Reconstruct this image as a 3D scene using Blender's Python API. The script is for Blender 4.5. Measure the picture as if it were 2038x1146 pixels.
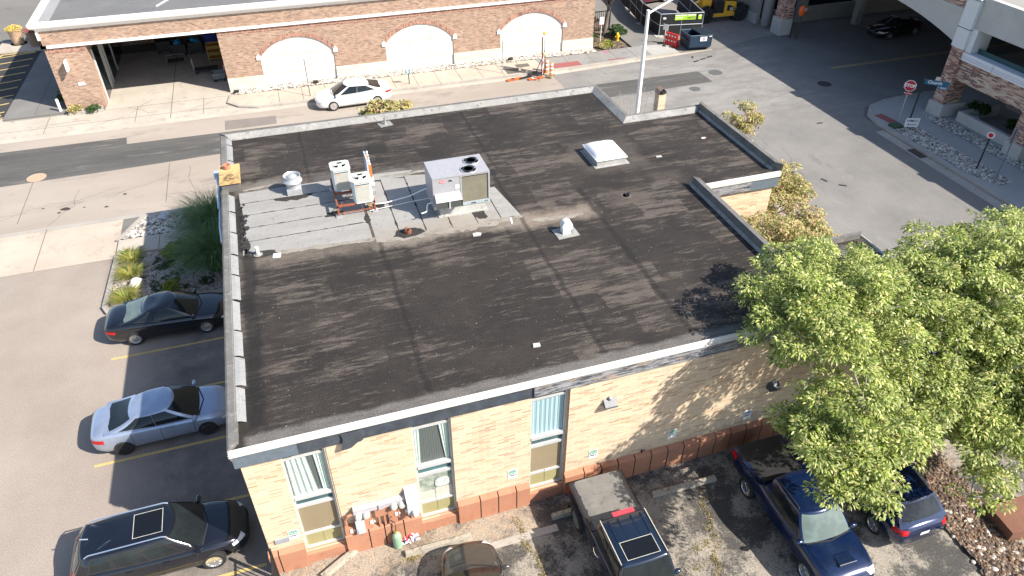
import bpy, bmesh, math, random
import numpy as np
from mathutils import Vector, Matrix
from mathutils.bvhtree import BVHTree
R = math.radians
PI = math.pi
rnd = random.Random(7)
for o in list(bpy.data.objects): bpy.data.objects.remove(o)
S = bpy.context.scene
C = S.collection

# ------------------------------------------------------------------ camera
cd = bpy.data.cameras.new('camera'); cam = bpy.data.objects.new('camera', cd); C.objects.link(cam)
ya, pi_, ro = R(18.09), R(37.8475), R(0.0911)
fw = Vector((math.sin(ya)*math.cos(pi_), math.cos(ya)*math.cos(pi_), -math.sin(pi_)))
rt = Vector((math.cos(ya), -math.sin(ya), 0)); up = rt.cross(fw)
rt, up = rt*math.cos(ro)+up*math.sin(ro), -rt*math.sin(ro)+up*math.cos(ro)
cam.matrix_world = Matrix((( rt.x, up.x, -fw.x, 3.037), (rt.y, up.y, -fw.y, -13.51), (rt.z, up.z, -fw.z, 20.0), (0,0,0,1)))
cd.lens = 25.683; cd.sensor_width = 36; cd.clip_end = 2000
S.camera = cam
# ------------------------------------------------------------------ light
SUN_EL, SUN_AZ = R(41), math.atan2(0.755, -0.656)      # azimuth clockwise from +Y
w = bpy.data.worlds.new('World'); S.world = w; w.use_nodes = True
nt = w.node_tree; nt.nodes.clear()
sky = nt.nodes.new('ShaderNodeTexSky'); sky.sky_type = 'NISHITA'; sky.sun_disc = False
sky.sun_elevation = SUN_EL; sky.sun_rotation = SUN_AZ
bg = nt.nodes.new('ShaderNodeBackground'); bg.inputs[1].default_value = 0.115
wo = nt.nodes.new('ShaderNodeOutputWorld')
nt.links.new(sky.outputs[0], bg.inputs[0]); nt.links.new(bg.outputs[0], wo.inputs[0])
sd = bpy.data.lights.new('sun', 'SUN'); sun = bpy.data.objects.new('sun', sd); C.objects.link(sun)
sd.energy = 5.0; sd.angle = R(0.5); sd.color = (1, .93, .83)
ce = math.cos(SUN_EL)
sun.rotation_euler = Vector((-.755*ce, .656*ce, -math.sin(SUN_EL))).to_track_quat('-Z', 'Y').to_euler()
S.view_settings.view_transform = 'Standard'; S.view_settings.look = 'None'
S.view_settings.exposure = 0.88; S.view_settings.gamma = 1

# ------------------------------------------------------------------ node helpers
class NT:
    def __init__(s, name):
        s.m = bpy.data.materials.new(name); s.m.use_nodes = True; s.t = s.m.node_tree
        s.b = s.t.nodes['Principled BSDF']; s._o = None
    def n(s, t, **k):
        x = s.t.nodes.new('ShaderNode'+t)
        for a, v in k.items(): setattr(x, a, v)
        return x
    def set(s, sock, v):
        if isinstance(v, bpy.types.NodeSocket): s.t.links.new(v, sock)
        elif isinstance(v, (tuple, list)) and len(v) == 3 and sock.type == 'RGBA': sock.default_value = (*v, 1)
        else: sock.default_value = v
    def obj(s):
        if s._o is None: s._o = s.n('TexCoord').outputs['Object']
        return s._o
    def math(s, op, a, b=0.0, c=None, clamp=False):
        x = s.n('Math', operation=op, use_clamp=clamp); s.set(x.inputs[0], a); s.set(x.inputs[1], b)
        if c is not None: s.set(x.inputs[2], c)
        return x.outputs[0]
    def noise(s, scale, detail=3, rough=.6, vec=None, sc=None, out=0):
        x = s.n('TexNoise'); x.inputs['Scale'].default_value = scale; x.inputs['Detail'].default_value = detail
        x.inputs['Roughness'].default_value = rough
        v = vec or s.obj()
        if sc: v = s.scale(v, sc)
        s.set(x.inputs['Vector'], v); return x.outputs[out]
    def scale(s, v, sc, rot=0, loc=(0,0,0)):
        x = s.n('Mapping'); s.set(x.inputs[0], v); x.inputs['Scale'].default_value = sc
        x.inputs['Rotation'].default_value = (0,0,rot); x.inputs['Location'].default_value = loc; return x.outputs[0]
    def ramp(s, f, *st):
        x = s.n('ValToRGB'); e = x.color_ramp.elements
        while len(e) < len(st): e.new(.5)
        for i, (p, c) in enumerate(st):
            e[i].position = p; e[i].color = (*c, 1) if isinstance(c, (tuple, list)) else (c, c, c, 1)
        s.set(x.inputs[0], f); return x.outputs[0]
    def mix(s, a, b, f, mode='MIX'):
        x = s.n('Mix', data_type='RGBA', blend_type=mode)
        s.set(x.inputs['Factor'], f); s.set(x.inputs[6], a); s.set(x.inputs[7], b); return x.outputs[2]
    def xyz(s, v=None):
        x = s.n('SeparateXYZ'); s.set(x.inputs[0], v or s.obj()); return x.outputs
    def box(s, x0, x1, y0, y1, soft=.1, wob=.25, wsc=1.2):
        """soft-edged rectangle mask in object x,y with a wobbly edge"""
        v = s.obj()
        if wob:
            nz = s.noise(wsc, 4, .7, out=1); sub = s.n('VectorMath', operation='SUBTRACT'); s.set(sub.inputs[0], nz); sub.inputs[1].default_value = (.5,.5,.5)
            scl = s.n('VectorMath', operation='SCALE'); s.set(scl.inputs[0], sub.outputs[0]); scl.inputs[3].default_value = wob*3
            ad = s.n('VectorMath', operation='ADD'); s.set(ad.inputs[0], v); s.set(ad.inputs[1], scl.outputs[0]); v = ad.outputs[0]
        X, Y, Z = s.xyz(v)
        d = s.math('MINIMUM', s.math('MINIMUM', s.math('SUBTRACT', X, x0), s.math('SUBTRACT', x1, X)), s.math('MINIMUM', s.math('SUBTRACT', Y, y0), s.math('SUBTRACT', y1, Y)))
        return s.math('DIVIDE', s.math('ADD', d, soft), 2*soft, clamp=True)
    def fin(s, col, rough=.85, bump=None, bstr=.3, bd=.02, **k):
        s.set(s.b.inputs['Base Color'], col); s.set(s.b.inputs['Roughness'], rough)
        for a, v in k.items(): s.set(s.b.inputs[a.replace('_', ' ')], v)
        if bump is not None:
            x = s.n('Bump'); x.inputs['Strength'].default_value = bstr; x.inputs['Distance'].default_value = bd
            s.set(x.inputs['Height'], bump); s.set(s.b.inputs['Normal'], x.outputs[0])
        return s.m
MATS = {}
def plain(name, col, rough=.6, metal=0, var=.12, vs=6, **k):
    if name in MATS: return MATS[name]
    t = NT(name); c = t.mix(tuple(x*(1-var) for x in col), tuple(min(1, x*(1+var)) for x in col), t.ramp(t.noise(vs, 5, .7), (.35, 0), (.65, 1)))
    MATS[name] = t.fin(c, rough, Metallic=metal, **k); return MATS[name]
def surf(name, c1, c2, big=.35, c3=None, grain=60, gamt=.35, rough=.9, bstr=.25, stretch=None):
    """mottled mineral surface: broad patches, mid stains and a fine grain"""
    t = NT(name)
    c = t.mix(c1, c2, t.ramp(t.noise(big, 6, .65, sc=stretch), (.35, 0), (.65, 1)))
    if c3: c = t.mix(c, c3, t.ramp(t.noise(big*3.1, 6, .75, sc=stretch), (.55, 0), (.68, 1)))
    g = t.noise(min(grain, 24), 4, .85)
    c = t.mix(c, t.mix((0,0,0), c, t.ramp(g, (.25, 1-gamt*1.6), (.75, 1))), 1.0)
    g2 = t.noise(grain*.3, 3, .8)
    c = t.mix(c, (1,1,1), t.ramp(g2, (.6, 0), (.8, gamt*.12)))
    MATS[name] = t.fin(c, rough, g, bstr, .01); return MATS[name]
def brick(name, cols, mortar, bw, bh, ms=.009, spread=.5, rough=.9, dark=None):
    t = NT(name); X, Y, Z = t.xyz()
    g = t.n('NewGeometry'); N = t.xyz(g.outputs['True Normal'])
    a = t.math('ABSOLUTE', N[0]); sel = t.math('GREATER_THAN', a, .5)
    u = t.math('ADD', t.math('MULTIPLY', Y, sel), t.math('MULTIPLY', X, t.math('SUBTRACT', 1, sel)))
    cv = t.n('CombineXYZ'); t.set(cv.inputs[0], u); t.set(cv.inputs[1], Z)
    b = t.n('TexBrick'); t.set(b.inputs['Vector'], cv.outputs[0]); b.inputs['Scale'].default_value = 1
    b.inputs['Brick Width'].default_value = bw; b.inputs['Row Height'].default_value = bh; b.inputs['Mortar Size'].default_value = ms
    b.inputs['Mortar Smooth'].default_value = .3; b.inputs['Bias'].default_value = 0
    t.set(b.inputs['Color1'], (0,0,0)); t.set(b.inputs['Color2'], (1,1,1)); t.set(b.inputs['Mortar'], (.5,.5,.5))
    c = t.ramp(b.outputs['Color'], *cols)
    c = t.mix(c, tuple(x*.75 for x in cols[len(cols)//2][1]), t.ramp(t.noise(.5, 5, .7), (.5, 0), (.75, .3)))
    c = t.mix(c, mortar, t.math('MULTIPLY', b.outputs['Fac'], .8))
    c = t.mix(c, tuple(x*.6 for x in mortar), t.math('MULTIPLY', t.ramp(t.noise(2.2, 6, .7, sc=(1,1,.22)), (.52,0), (.75,.6)), 1.0))
    c = t.mix(c, t.mix((0,0,0), c, .75), t.ramp(t.noise(60, 2, .8), (.5, 0), (.75, .6)))
    h = t.math('SUBTRACT', 1, b.outputs['Fac'])
    MATS[name] = t.fin(c, rough, h, .35, .01); return MATS[name]
def paint(name, col, metal=.35, rough=.28, coat=1.0):
    if name in MATS: return MATS[name]
    t = NT(name); c = t.mix(col, tuple(x*.8 for x in col), t.ramp(t.noise(1.5, 4, .6), (.4, 0), (.7, 1)))
    MATS[name] = t.fin(c, rough, Metallic=metal, Coat_Weight=coat, Coat_Roughness=.06); return MATS[name]

# ------------------------------------------------------------------ mesh helpers
class MB:
    def __init__(s): s.v = []; s.f = []; s.mi = []; s.cur = 0
    def m(s, i): s.cur = i; return s
    def add(s, vs, fs):
        n = len(s.v); s.v += [tuple(p) for p in vs]; s.f += [tuple(i+n for i in f) for f in fs]; s.mi += [s.cur]*len(fs); return s
    def box(s, x0, y0, z0, x1, y1, z1, rz=0, piv=None):
        vs = [(x,y,z) for z in (z0,z1) for x,y in ((x0,y0),(x1,y0),(x1,y1),(x0,y1))]
        if rz:
            px, py = piv if piv else ((x0+x1)/2, (y0+y1)/2); c_, s_ = math.cos(rz), math.sin(rz)
            vs = [(px+(x-px)*c_-(y-py)*s_, py+(x-px)*s_+(y-py)*c_, z) for x,y,z in vs]
        return s.add(vs, [(3,2,1,0),(4,5,6,7),(0,1,5,4),(1,2,6,5),(2,3,7,6),(3,0,4,7)])
    def quad(s, *p): return s.add(p, [tuple(range(len(p)))])
    def prism(s, poly, z0, z1):
        n = len(poly); vs = [(x,y,z0) for x,y in poly]+[(x,y,z1) for x,y in poly]
        return s.add(vs, [tuple(range(n-1,-1,-1)), tuple(range(n,2*n))]+[(i,(i+1)%n,n+(i+1)%n,n+i) for i in range(n)])
    def tube(s, pts, r, n=8, cap=True):
        """tapered tube along pts; r number or list"""
        pts = [Vector(p) for p in pts]; rs = r if isinstance(r, (list, tuple)) else [r]*len(pts)
        vs = []; a = None
        for i, p in enumerate(pts):
            d = (pts[min(i+1, len(pts)-1)]-pts[max(i-1, 0)]).normalized()
            if a is None: a = d.orthogonal().normalized()
            a = (a-d*a.dot(d)).normalized(); b = d.cross(a)
            vs += [p+(a*math.cos(2*PI*k/n)+b*math.sin(2*PI*k/n))*rs[i] for k in range(n)]
        fs = [(i*n+k, i*n+(k+1)%n, (i+1)*n+(k+1)%n, (i+1)*n+k) for i in range(len(pts)-1) for k in range(n)]
        if cap: fs += [tuple(range(n-1,-1,-1)), tuple((len(pts)-1)*n+k for k in range(n))]
        return s.add(vs, fs)
    def lathe(s, prof, c=(0,0,0), n=24, axis='z'):
        """prof list of (r,h)"""
        vs = []
        for r, h in prof:
            for k in range(n):
                a = 2*PI*k/n; x, y = r*math.cos(a), r*math.sin(a)
                vs.append((c[0]+x, c[1]+y, c[2]+h) if axis == 'z' else ((c[0]+x, c[1]+h, c[2]+y) if axis == 'y' else (c[0]+h, c[1]+x, c[2]+y)))
        m = len(prof)
        fs = [(i*n+k, i*n+(k+1)%n, (i+1)*n+(k+1)%n, (i+1)*n+k) for i in range(m-1) for k in range(n)]
        if prof[0][0] > 1e-4: fs.append(tuple(range(n-1,-1,-1)))
        if prof[-1][0] > 1e-4: fs.append(tuple((m-1)*n+k for k in range(n)))
        return s.add(vs, fs)
    def build(s, name, mats, parent=None, smooth=False, ang=35, loc=None, rz=0):
        me = bpy.data.meshes.new(name); me.from_pydata(s.v, [], s.f)
        for m in (mats if isinstance(mats, (list, tuple)) else [mats]): me.materials.append(m)
        me.polygons.foreach_set('material_index', s.mi)
        bm = bmesh.new(); bm.from_mesh(me)
        bmesh.ops.recalc_face_normals(bm, faces=bm.faces)
        if smooth:
            for f in bm.faces: f.smooth = True
            for e in bm.edges:
                if len(e.link_faces) != 2 or e.calc_face_angle(9) > R(ang): e.smooth = False
        bm.to_mesh(me); bm.free()
        o = bpy.data.objects.new(name, me); C.objects.link(o)
        if parent: o.parent = parent
        if loc: o.location = loc
        if rz: o.rotation_euler.z = rz
        return o
def tag(o, label=None, cat=None, group=None, kind=None):
    if label: o['label'] = label
    if cat: o['category'] = cat
    if group: o['group'] = group
    if kind: o['kind'] = kind
    return o
def thing(name, label, cat, loc=(0,0,0), rz=0, group=None):
    o = bpy.data.objects.new(name, None); C.objects.link(o); o.location = loc; o.rotation_euler = (0,0,rz); o.empty_display_size = .2
    return tag(o, label, cat, group)
def kids(o): return [c for c in bpy.data.objects if c.parent == o]
def dup(o, loc=None, rz=None, label=None, parent=None):
    c = o.copy(); C.objects.link(c)
    if parent: c.parent = parent
    if loc is not None: c.location = loc
    if rz is not None: c.rotation_euler.z = rz
    if label: c['label'] = label
    for ch in kids(o): dup(ch, parent=c)
    return c
def off(poly, d):
    n = len(poly); out = []
    for i in range(n):
        p0, p1, p2 = Vector(poly[i-1]), Vector(poly[i]), Vector(poly[(i+1)%n])
        a = (p1-p0).normalized(); b = (p2-p1).normalized(); na = Vector((-a.y, a.x)); nb = Vector((-b.y, b.x))
        k = 1+na.dot(nb); out.append(tuple(p1+(na+nb)*d/k))
    return out            # positive d = inward for counter-clockwise polygons
def edge_section(mb, poly, i, sec):
    """extrude section [(inward d, z)] along edge i, mitred; closed section"""
    n = len(poly); A = [off(poly, d)[i] for d, z in sec]; B = [off(poly, d)[(i+1)%n] for d, z in sec]; m = len(sec)
    vs = [(*A[k], sec[k][1]) for k in range(m)]+[(*B[k], sec[k][1]) for k in range(m)]
    mb.add(vs, [(k, (k+1)%m, m+(k+1)%m, m+k) for k in range(m)]+[tuple(range(m-1,-1,-1)), tuple(range(m,2*m))])
def text(body, size, m, name, parent=None, loc=(0,0,0), rot=(0,0,0), ext=.004, align='CENTER', xs=1, bold=0):
    cu = bpy.data.curves.new(name, 'FONT'); cu.body = body; cu.size = size; cu.extrude = ext; cu.align_x = align; cu.align_y = 'CENTER'
    cu.resolution_u = 3; cu.offset = bold
    to = bpy.data.objects.new(name, cu); C.objects.link(to); bpy.context.view_layer.update()
    me = bpy.data.meshes.new_from_object(to.evaluated_get(bpy.context.evaluated_depsgraph_get())); bpy.data.objects.remove(to)
    me.materials.clear(); me.materials.append(m)
    o = bpy.data.objects.new(name, me); C.objects.link(o); o.location = loc; o.rotation_euler = rot; o.scale = (xs,1,1)
    if parent: o.parent = parent
    return o

# ------------------------------------------------------------------ materials
m_asph_lot = surf('lot asphalt', (.155,.135,.12), (.19,.165,.145), .25, (.13,.115,.105), 70, .35)
m_street = surf('old street asphalt', (.38,.325,.27), (.46,.40,.34), .2, (.30,.26,.22), 60, .25, stretch=(.35,1,1))
t = NT('shade toned road asphalt')  # darker, greyer than the street: the shade here is put into the colour
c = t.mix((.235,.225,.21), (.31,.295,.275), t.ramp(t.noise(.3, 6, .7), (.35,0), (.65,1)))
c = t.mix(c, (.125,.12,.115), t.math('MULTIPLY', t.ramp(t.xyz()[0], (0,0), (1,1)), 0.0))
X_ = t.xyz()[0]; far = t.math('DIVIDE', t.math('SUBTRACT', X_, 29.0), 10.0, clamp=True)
c = t.mix(c, (.125,.12,.115), t.math('MULTIPLY', far, .2))  # darkens eastward: shade towards the garage, mixed into the colour
c = t.mix(c, (.40,.38,.35), t.math('MULTIPLY', t.box(24,38,23.5,34.5,2,1.2,.35), t.ramp(t.noise(.8, 8, .8, vec=t.scale(t.obj(), (.5,1.6,1), .5)), (.42,0), (.62,.85))))
c = t.mix(c, (.38,.365,.34), t.math('MULTIPLY', t.box(25,35,5,24,2.5,1.2,.35), t.ramp(t.noise(.7, 8, .8, vec=t.scale(t.obj(), (2.2,.45,1), .35)), (.55,0), (.7,.5))))
c = t.mix(c, (.09,.088,.085), t.math('MULTIPLY', t.ramp(t.noise(.45, 8, .75, vec=t.scale(t.obj(), (2.0,.5,1), .35)), (.58,0), (.68,.45)), 1.0))
g = t.noise(20, 4, .9); c = t.mix(c, t.mix((0,0,0), c, t.ramp(g, (.3,.35), (.65,1))), 1.0)
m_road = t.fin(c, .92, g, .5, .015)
m_patch = surf('asphalt patch', (.10,.097,.092), (.15,.145,.135), .5, (.26,.245,.22), 60, .4, stretch=(.2,1.6,1))
m_conc = surf('pavement concrete', (.46,.41,.345), (.56,.505,.43), .4, (.36,.31,.25), 60, .2)
m_conc_tan = surf('tan pavement concrete', (.49,.41,.33), (.57,.485,.395), .4, (.40,.33,.26), 60, .2)
m_kerb = surf('kerb concrete', (.40,.365,.32), (.48,.44,.39), .8, (.3,.27,.23), 50, .25)
m_ground = surf('outer ground', (.2,.19,.175), (.25,.24,.22), .1, (.16,.15,.14), 30, .3)
m_yellow = surf('worn yellow paint', (.70,.50,.17), (.78,.58,.24), 2, (.45,.36,.2), 50, .35)
m_white = plain('white paint', (.8,.79,.76), .5, var=.06)
m_fascia = plain('white fascia metal', (.60,.58,.54), .45, var=.08, vs=2)
m_darkf = plain('charcoal fascia metal', (.055,.065,.08), .4, var=.25, vs=3)
m_black = plain('black metal', (.02,.02,.022), .45, var=.2)
m_rub = plain('black rubber', (.02,.02,.02), .85, var=.2)
m_galv = plain('galvanised steel', (.5,.52,.54), .4, .5, var=.1)
m_alu = plain('aluminium frame', (.55,.56,.55), .4, .2, var=.08)
m_terra = surf('terracotta plinth paint', (.44,.20,.12), (.50,.24,.145), .7, (.37,.165,.10), 40, .15)
m_dark = plain('dark interior', (.012,.012,.013), .8)
def glass(name, col, rough=.08):
    if name in MATS: return MATS[name]
    t = NT(name); MATS[name] = t.fin(t.mix(col, tuple(c*1.8 for c in col), t.ramp(t.noise(1.3, 3, .6), (.4, 0), (.7, 1))), rough, Specular_IOR_Level=.5); return MATS[name]
m_glass = glass('car glass', (.010,.014,.016)); m_glass2 = glass('pale car glass', (.10,.13,.12))
m_red = plain('red lamp lens', (.5,.01,.015), .15); m_lamp = plain('clear lamp lens', (.7,.72,.75), .12, .1); m_amber = plain('amber lens', (.9,.25,.02), .2)
m_chrome = plain('chrome', (.75,.76,.78), .15, .9, var=.04)

def gravel(name, cols, sc=9):
    t = NT(name); v = t.n('TexVoronoi'); t.set(v.inputs['Vector'], t.obj()); v.inputs['Scale'].default_value = sc
    X = t.n('SeparateColor'); t.set(X.inputs[0], v.outputs['Color'])
    c = t.ramp(X.outputs[0], *cols); c = t.mix(c, (.05,.045,.04), t.ramp(v.outputs['Distance'], (.5, 0), (.9, .8)))
    h = t.math('SUBTRACT', 1, v.outputs['Distance']); MATS[name] = t.fin(c, .9, h, 1.0, .05); return MATS[name]
m_rocks = gravel('river rock', ((0,(.14,.12,.10)),(.35,(.40,.36,.31)),(.7,(.56,.51,.44)),(1,(.74,.71,.66))), 8)
m_mulchrock = gravel('pink gravel', ((0,(.22,.17,.15)),(.4,(.4,.33,.3)),(1,(.58,.52,.48))), 14)
m_mulch = gravel('wood mulch', ((0,(.06,.042,.032)),(.5,(.13,.088,.062)),(1,(.30,.22,.16))), 12)
# ================================================================== setting: ground sheets
def sheet(name, poly, z, mat, kind='structure'):
    mb = MB(); mb.quad(*[(x,y,z) for x,y in poly]); o = mb.build(name, mat); return tag(o, kind=kind)
def rect(x0, y0, x1, y1): return [(x0,y0),(x1,y0),(x1,y1),(x0,y1)]
def slab(name, poly, z0, z1, mat): mb = MB(); mb.prism(poly, z0, z1); return tag(mb.build(name, mat), kind='structure')
sheet('ground', rect(-400,-400,400,400), -.016, m_ground)
# parking lot on the left
t = NT('sealed lot asphalt')
c = t.mix((.34,.285,.24), (.42,.355,.30), t.ramp(t.noise(.25, 6, .65), (.35,0), (.65,1)))
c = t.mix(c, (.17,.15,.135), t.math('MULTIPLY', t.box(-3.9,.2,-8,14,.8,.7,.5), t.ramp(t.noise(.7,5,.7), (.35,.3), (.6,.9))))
c = t.mix(c, (.38,.34,.30), t.math('MULTIPLY', t.ramp(t.noise(.8,7,.8,sc=(1,.4,1)), (.55,0), (.7,.5)), 1.0))
vo = t.n('TexVoronoi'); t.set(vo.inputs['Vector'], t.noise(.8, 3, .6, out=1)); 
c = t.mix(c, (.12,.105,.095), t.ramp(t.noise(1.7, 8, .8), (.66,0), (.74,.6)))
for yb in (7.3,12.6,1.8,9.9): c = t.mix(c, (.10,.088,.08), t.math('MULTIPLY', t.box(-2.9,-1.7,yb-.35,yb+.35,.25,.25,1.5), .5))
g = t.noise(22, 4, .9); c = t.mix(c, t.mix((0,0,0), c, t.ramp(g, (.3,.5), (.65,1))), 1.0)
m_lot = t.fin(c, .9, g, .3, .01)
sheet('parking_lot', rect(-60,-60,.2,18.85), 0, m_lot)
# front car park: weathered asphalt with washed-in sand, cracks
t = NT('weathered car park asphalt'); n1 = t.noise(.55, 8, .72); n2 = t.noise(2.3, 8, .75)
c = t.mix((.30,.27,.23), (.46,.41,.34), t.ramp(n1, (.42,0), (.58,1)))
agg = t.math('ADD', t.noise(11, 6, .95), t.math('MULTIPLY', t.math('SUBTRACT', n1, .5), 1.5)); c = t.mix(c, (.062,.060,.060), t.ramp(agg, (.44,.85), (.52,0)))
c = t.mix(c, (.09,.085,.08), t.ramp(n2, (.54,0), (.62,.6)))
c = t.mix(c, (.56,.43,.31), t.math('MULTIPLY', t.box(.3,8.2,-1.1,.3,.3,.5,1.3), t.ramp(t.noise(3, 8, .8), (.38,0), (.6,.85))))
v = t.n('TexVoronoi', feature='DISTANCE_TO_EDGE'); t.set(v.inputs['Vector'], t.noise(1.1, 4, .6, out=1)); v.inputs['Scale'].default_value = 5
g = t.noise(20, 5, .92); c = t.mix(c, t.mix((0,0,0), c, t.ramp(g, (.34,.2), (.62,1))), 1.0)
m_park = t.fin(c, .95, g, .5, .015)
sheet('car_park', rect(.2,-60,20.6,.3), .001, m_park)
# streets
sheet('street', rect(-80,22.66,21.4,33.62), 0, m_street)
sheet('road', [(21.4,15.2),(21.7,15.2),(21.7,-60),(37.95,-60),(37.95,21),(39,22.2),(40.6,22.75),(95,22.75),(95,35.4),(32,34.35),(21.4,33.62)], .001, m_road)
sheet('yard_ground', [(0,18.3),(27,18.3),(27,22.66),(0,22.66)], .0005, m_conc)
sheet('street_patch', [(-7,28.1),(-14,27.9),(-30,27.6),(-30,32.6),(-13.5,32.4),(-6.6,32.3),(-6.5,31.35),(5,31.1),(31.7,31.07),(31.75,29.05),(24.7,28.8),(5,28.6)], .005, m_patch)
t = sheet('street_stain', [(-.9,32.9),(-.9,31.5),(2.2,31.5),(2.2,32.7)], .006, surf('faded patch', (.24,.215,.19), (.28,.25,.22), 1, None, 60, .3))
# far side: gutter, kerb, pavements
sheet('gutter', [(-80,33.62),(21.4,33.62),(32,34.35),(35,34.6),(35,34.8),(32,34.75),(21.4,34.3),(-80,34.3)], .004, m_conc)
slab('pavement', [(1.2,34.35),(21.2,34.35),(21.2,36.8),(-.3,36.8),(-.5,35.6),(.1,34.8)], 0, .11, m_conc_tan)
slab('pavement', [(21.2,34.3),(29.9,34.7),(29.9,36.8),(21.2,36.8)], 0, .112, surf('shade toned pavement concrete', (.27,.265,.25), (.34,.33,.31), .5, (.22,.215,.2), 50, .25))  # grey slabs; shade east of the building is put into their tone
slab('pavement', [(29.9,34.7),(32.1,34.85),(32.1,36.6),(29.9,36.8)], 0, .114, surf('new pavement concrete', (.42,.41,.385), (.48,.47,.44), .5, None, 50, .2))
slab('path', [(29.2,36.8),(32.1,36.6),(33.5,60),(29.6,60)], 0, .11, surf('path concrete', (.2,.19,.175), (.26,.25,.23), .5, None, 50, .25))
slab('kerb', [(1.2,34.15),(21.2,34.15),(32.1,34.65),(32.1,34.85),(21.2,34.35),(1.2,34.35),(.1,34.8),(-.5,35.6),(-.3,36.8),(-.5,36.8),(-.7,35.5),(0,34.65)], 0, .125, m_kerb)
sheet('driveway', [(-14.2,34.3),(1.2,34.3),(1.2,34.5),(-.35,35),(-.35,47.5),(-8.25,47.5),(-8.25,37),(-14.2,37)], .006, m_conc)
sheet('forecourt', rect(-80,34.3,-14.2,37.5), .0055, m_conc)
slab('lane_pavement', [(-14.2,37.2),(-10.3,37.2),(-10.3,70),(-13.6,70)], 0, .09, surf('lane concrete', (.2,.19,.18), (.25,.24,.225), .4, None, 50, .25))
sheet('hatched_bay', [(-40,37.5),(-14.25,37.5),(-14.05,50.4),(-40,51)], .004, surf('black asphalt', (.04,.04,.042), (.055,.055,.056), .5, None, 60, .3))
mb = MB()
for k in range(9):
    y = 38.2+k*1.42; mb.quad((-14.4,y+.35,.01),(-17.6,y-.5,.01),(-17.6,y-.35,.01),(-14.4,y+.5,.01))
mb.quad((-14.5,50.0,.0105),(-16.8,49.9,.0105),(-16.8,50.1,.0105),(-14.5,50.2,.0105)); mb.quad((-16.8,49.9,.0103),(-19,44,.0103),(-18.8,44,.0103),(-16.6,49.9,.0103)); mb.quad((-14.3,37.6,.0107),(-16.5,37.6,.0107),(-16.5,37.72,.0107),(-14.3,37.72,.0107))
tag(mb.build('yellow_hatching', m_yellow), kind='structure')
tag(text('ZED', .55, m_yellow, 'road_lettering', loc=(-15,38.05,.012), ext=.001, bold=.02), kind='structure')
# red painted squares and tactile pads
m_tact = plain('red tactile paving', (.28,.09,.085), .8)
mb = MB(); mb.box(21.9,34.5,.113,24.1,35.35,.122); mb.box(26.3,34.75,.05,27.7,34.9,.13)
tag(mb.build('tactile_paving', m_tact), kind='structure')
mb = MB(); mb.box(26.6,36.2,.113,26.7,36.6,.118); mb.box(26.8,36.2,.113,26.9,36.6,.118); mb.box(27,36.2,.113,27.05,36.6,.118)
tag(mb.build('spray_mark', plain('magenta spray paint', (.5,.1,.2), .8)), kind='structure')
# pavement joints
m_joint = plain('dark joint', (.12,.105,.09), .95)  # plain dark tone of the joints and cracks
mb = MB()
for k in range(13): mb.box(2.6+k*1.55,34.36,.1105,2.63+k*1.55,36.78,.1145)
for x in (23.3,25.2,27.1,28.6): mb.box(x,34.6,.1125,x+.03,36.78,.1165)
for x in (-4.2,): mb.box(x,34.4,.006,x+.04,47.4,.0095)
for x in (-11.5,-6.3,-2.2): mb.box(x,34.4,.0062,x+.03,37,.0096)
for y in (36.9,35.2,40.8): mb.box(-8.2 if y>37 else -14,y,.0064,-.4,y+.03,.0098)
for k in range(9): mb.box(-60+k*7,23.6+.0*k,.0005,-59.97+k*7,28,.0035)
for x in (-9.5,-14.2,-20): mb.box(x,18.9,.004,x+.03,22.6,.0075)
for k in range(4): mb.box(-13.4,40+k*3,.0905,-10.6,40.03+k*3,.0935)
mb.box(-12.4,37.3,.0907,-12.37,60,.0938)
tag(mb.build('pavement_joint', m_joint), kind='structure')
# thin cracks
mb = MB(); rc = random.Random(3)
def crack(x, y, dx, dy, n, z, w_=.02):
    a = math.atan2(dy, dx)
    for i in range(n):
        b = a+rc.uniform(-.5,.5); l = rc.uniform(.25,.6); x2, y2 = x+l*math.cos(b), y+l*math.sin(b); nx, ny = -math.sin(b)*w_/2, math.cos(b)*w_/2
        mb.quad((x-nx,y-ny,z),(x2-nx,y2-ny,z),(x2+nx,y2+ny,z),(x+nx,y+ny,z)); x, y = x2, y2
for a in ((-9.5,22.9,.3,1,9),(-2.4,23,0,1,10),(-7,25,1,.4,9),(-12,24,1,.2,14),(-4,24.4,1,0,8)): crack(*a, .0045)
for a in ((-6.6,36,.5,.6,5),(-3,35,1,0,6),(-12,35.4,1,.1,7),(-5.5,35.6,-.5,.5,4),(-8.5,34.8,1,.5,5),(-1.6,36.4,-.6,-.3,4)): crack(*a, .0085, .03)
for a in ((26,18,1,.3,10),(29,14,.4,1,12),(30,23,1,.1,14)): crack(*a, .0045, .025)
tag(mb.build('surface_crack', m_joint), kind='structure')
mb = MB()
for x,y,r in ((-8.9,24.4,.2),(-9.15,24.1,.09),(-6.9,24,.09),(-6.1,25.1,.09),(-8.0,24.3,.06),(-10,24.8,.06)):
    mb.quad(*[(x+r*rc.uniform(.7,1.2)*1.3*math.cos(a*PI/4),y+r*rc.uniform(.7,1.1)*math.sin(a*PI/4),.0065) for a in range(8)])
tag(mb.build('pothole', plain('pothole dark', (.05,.035,.03), .95)), kind='structure')
mb = MB()
for k,(x,y) in enumerate(((32.3,32.8),(33,33.05),(33.7,33.3))): mb.box(x,y,.004,x+.55,y+.16,.012,rz=.3)
for x,y in ((30.8,14),(30.2,14.8),(32.5,33.6),(34.5,21)): mb.box(x,y,.004,x+.4,y+.14,.011,rz=x)
tag(mb.build('tar_blot', m_rub), kind='structure')
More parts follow.
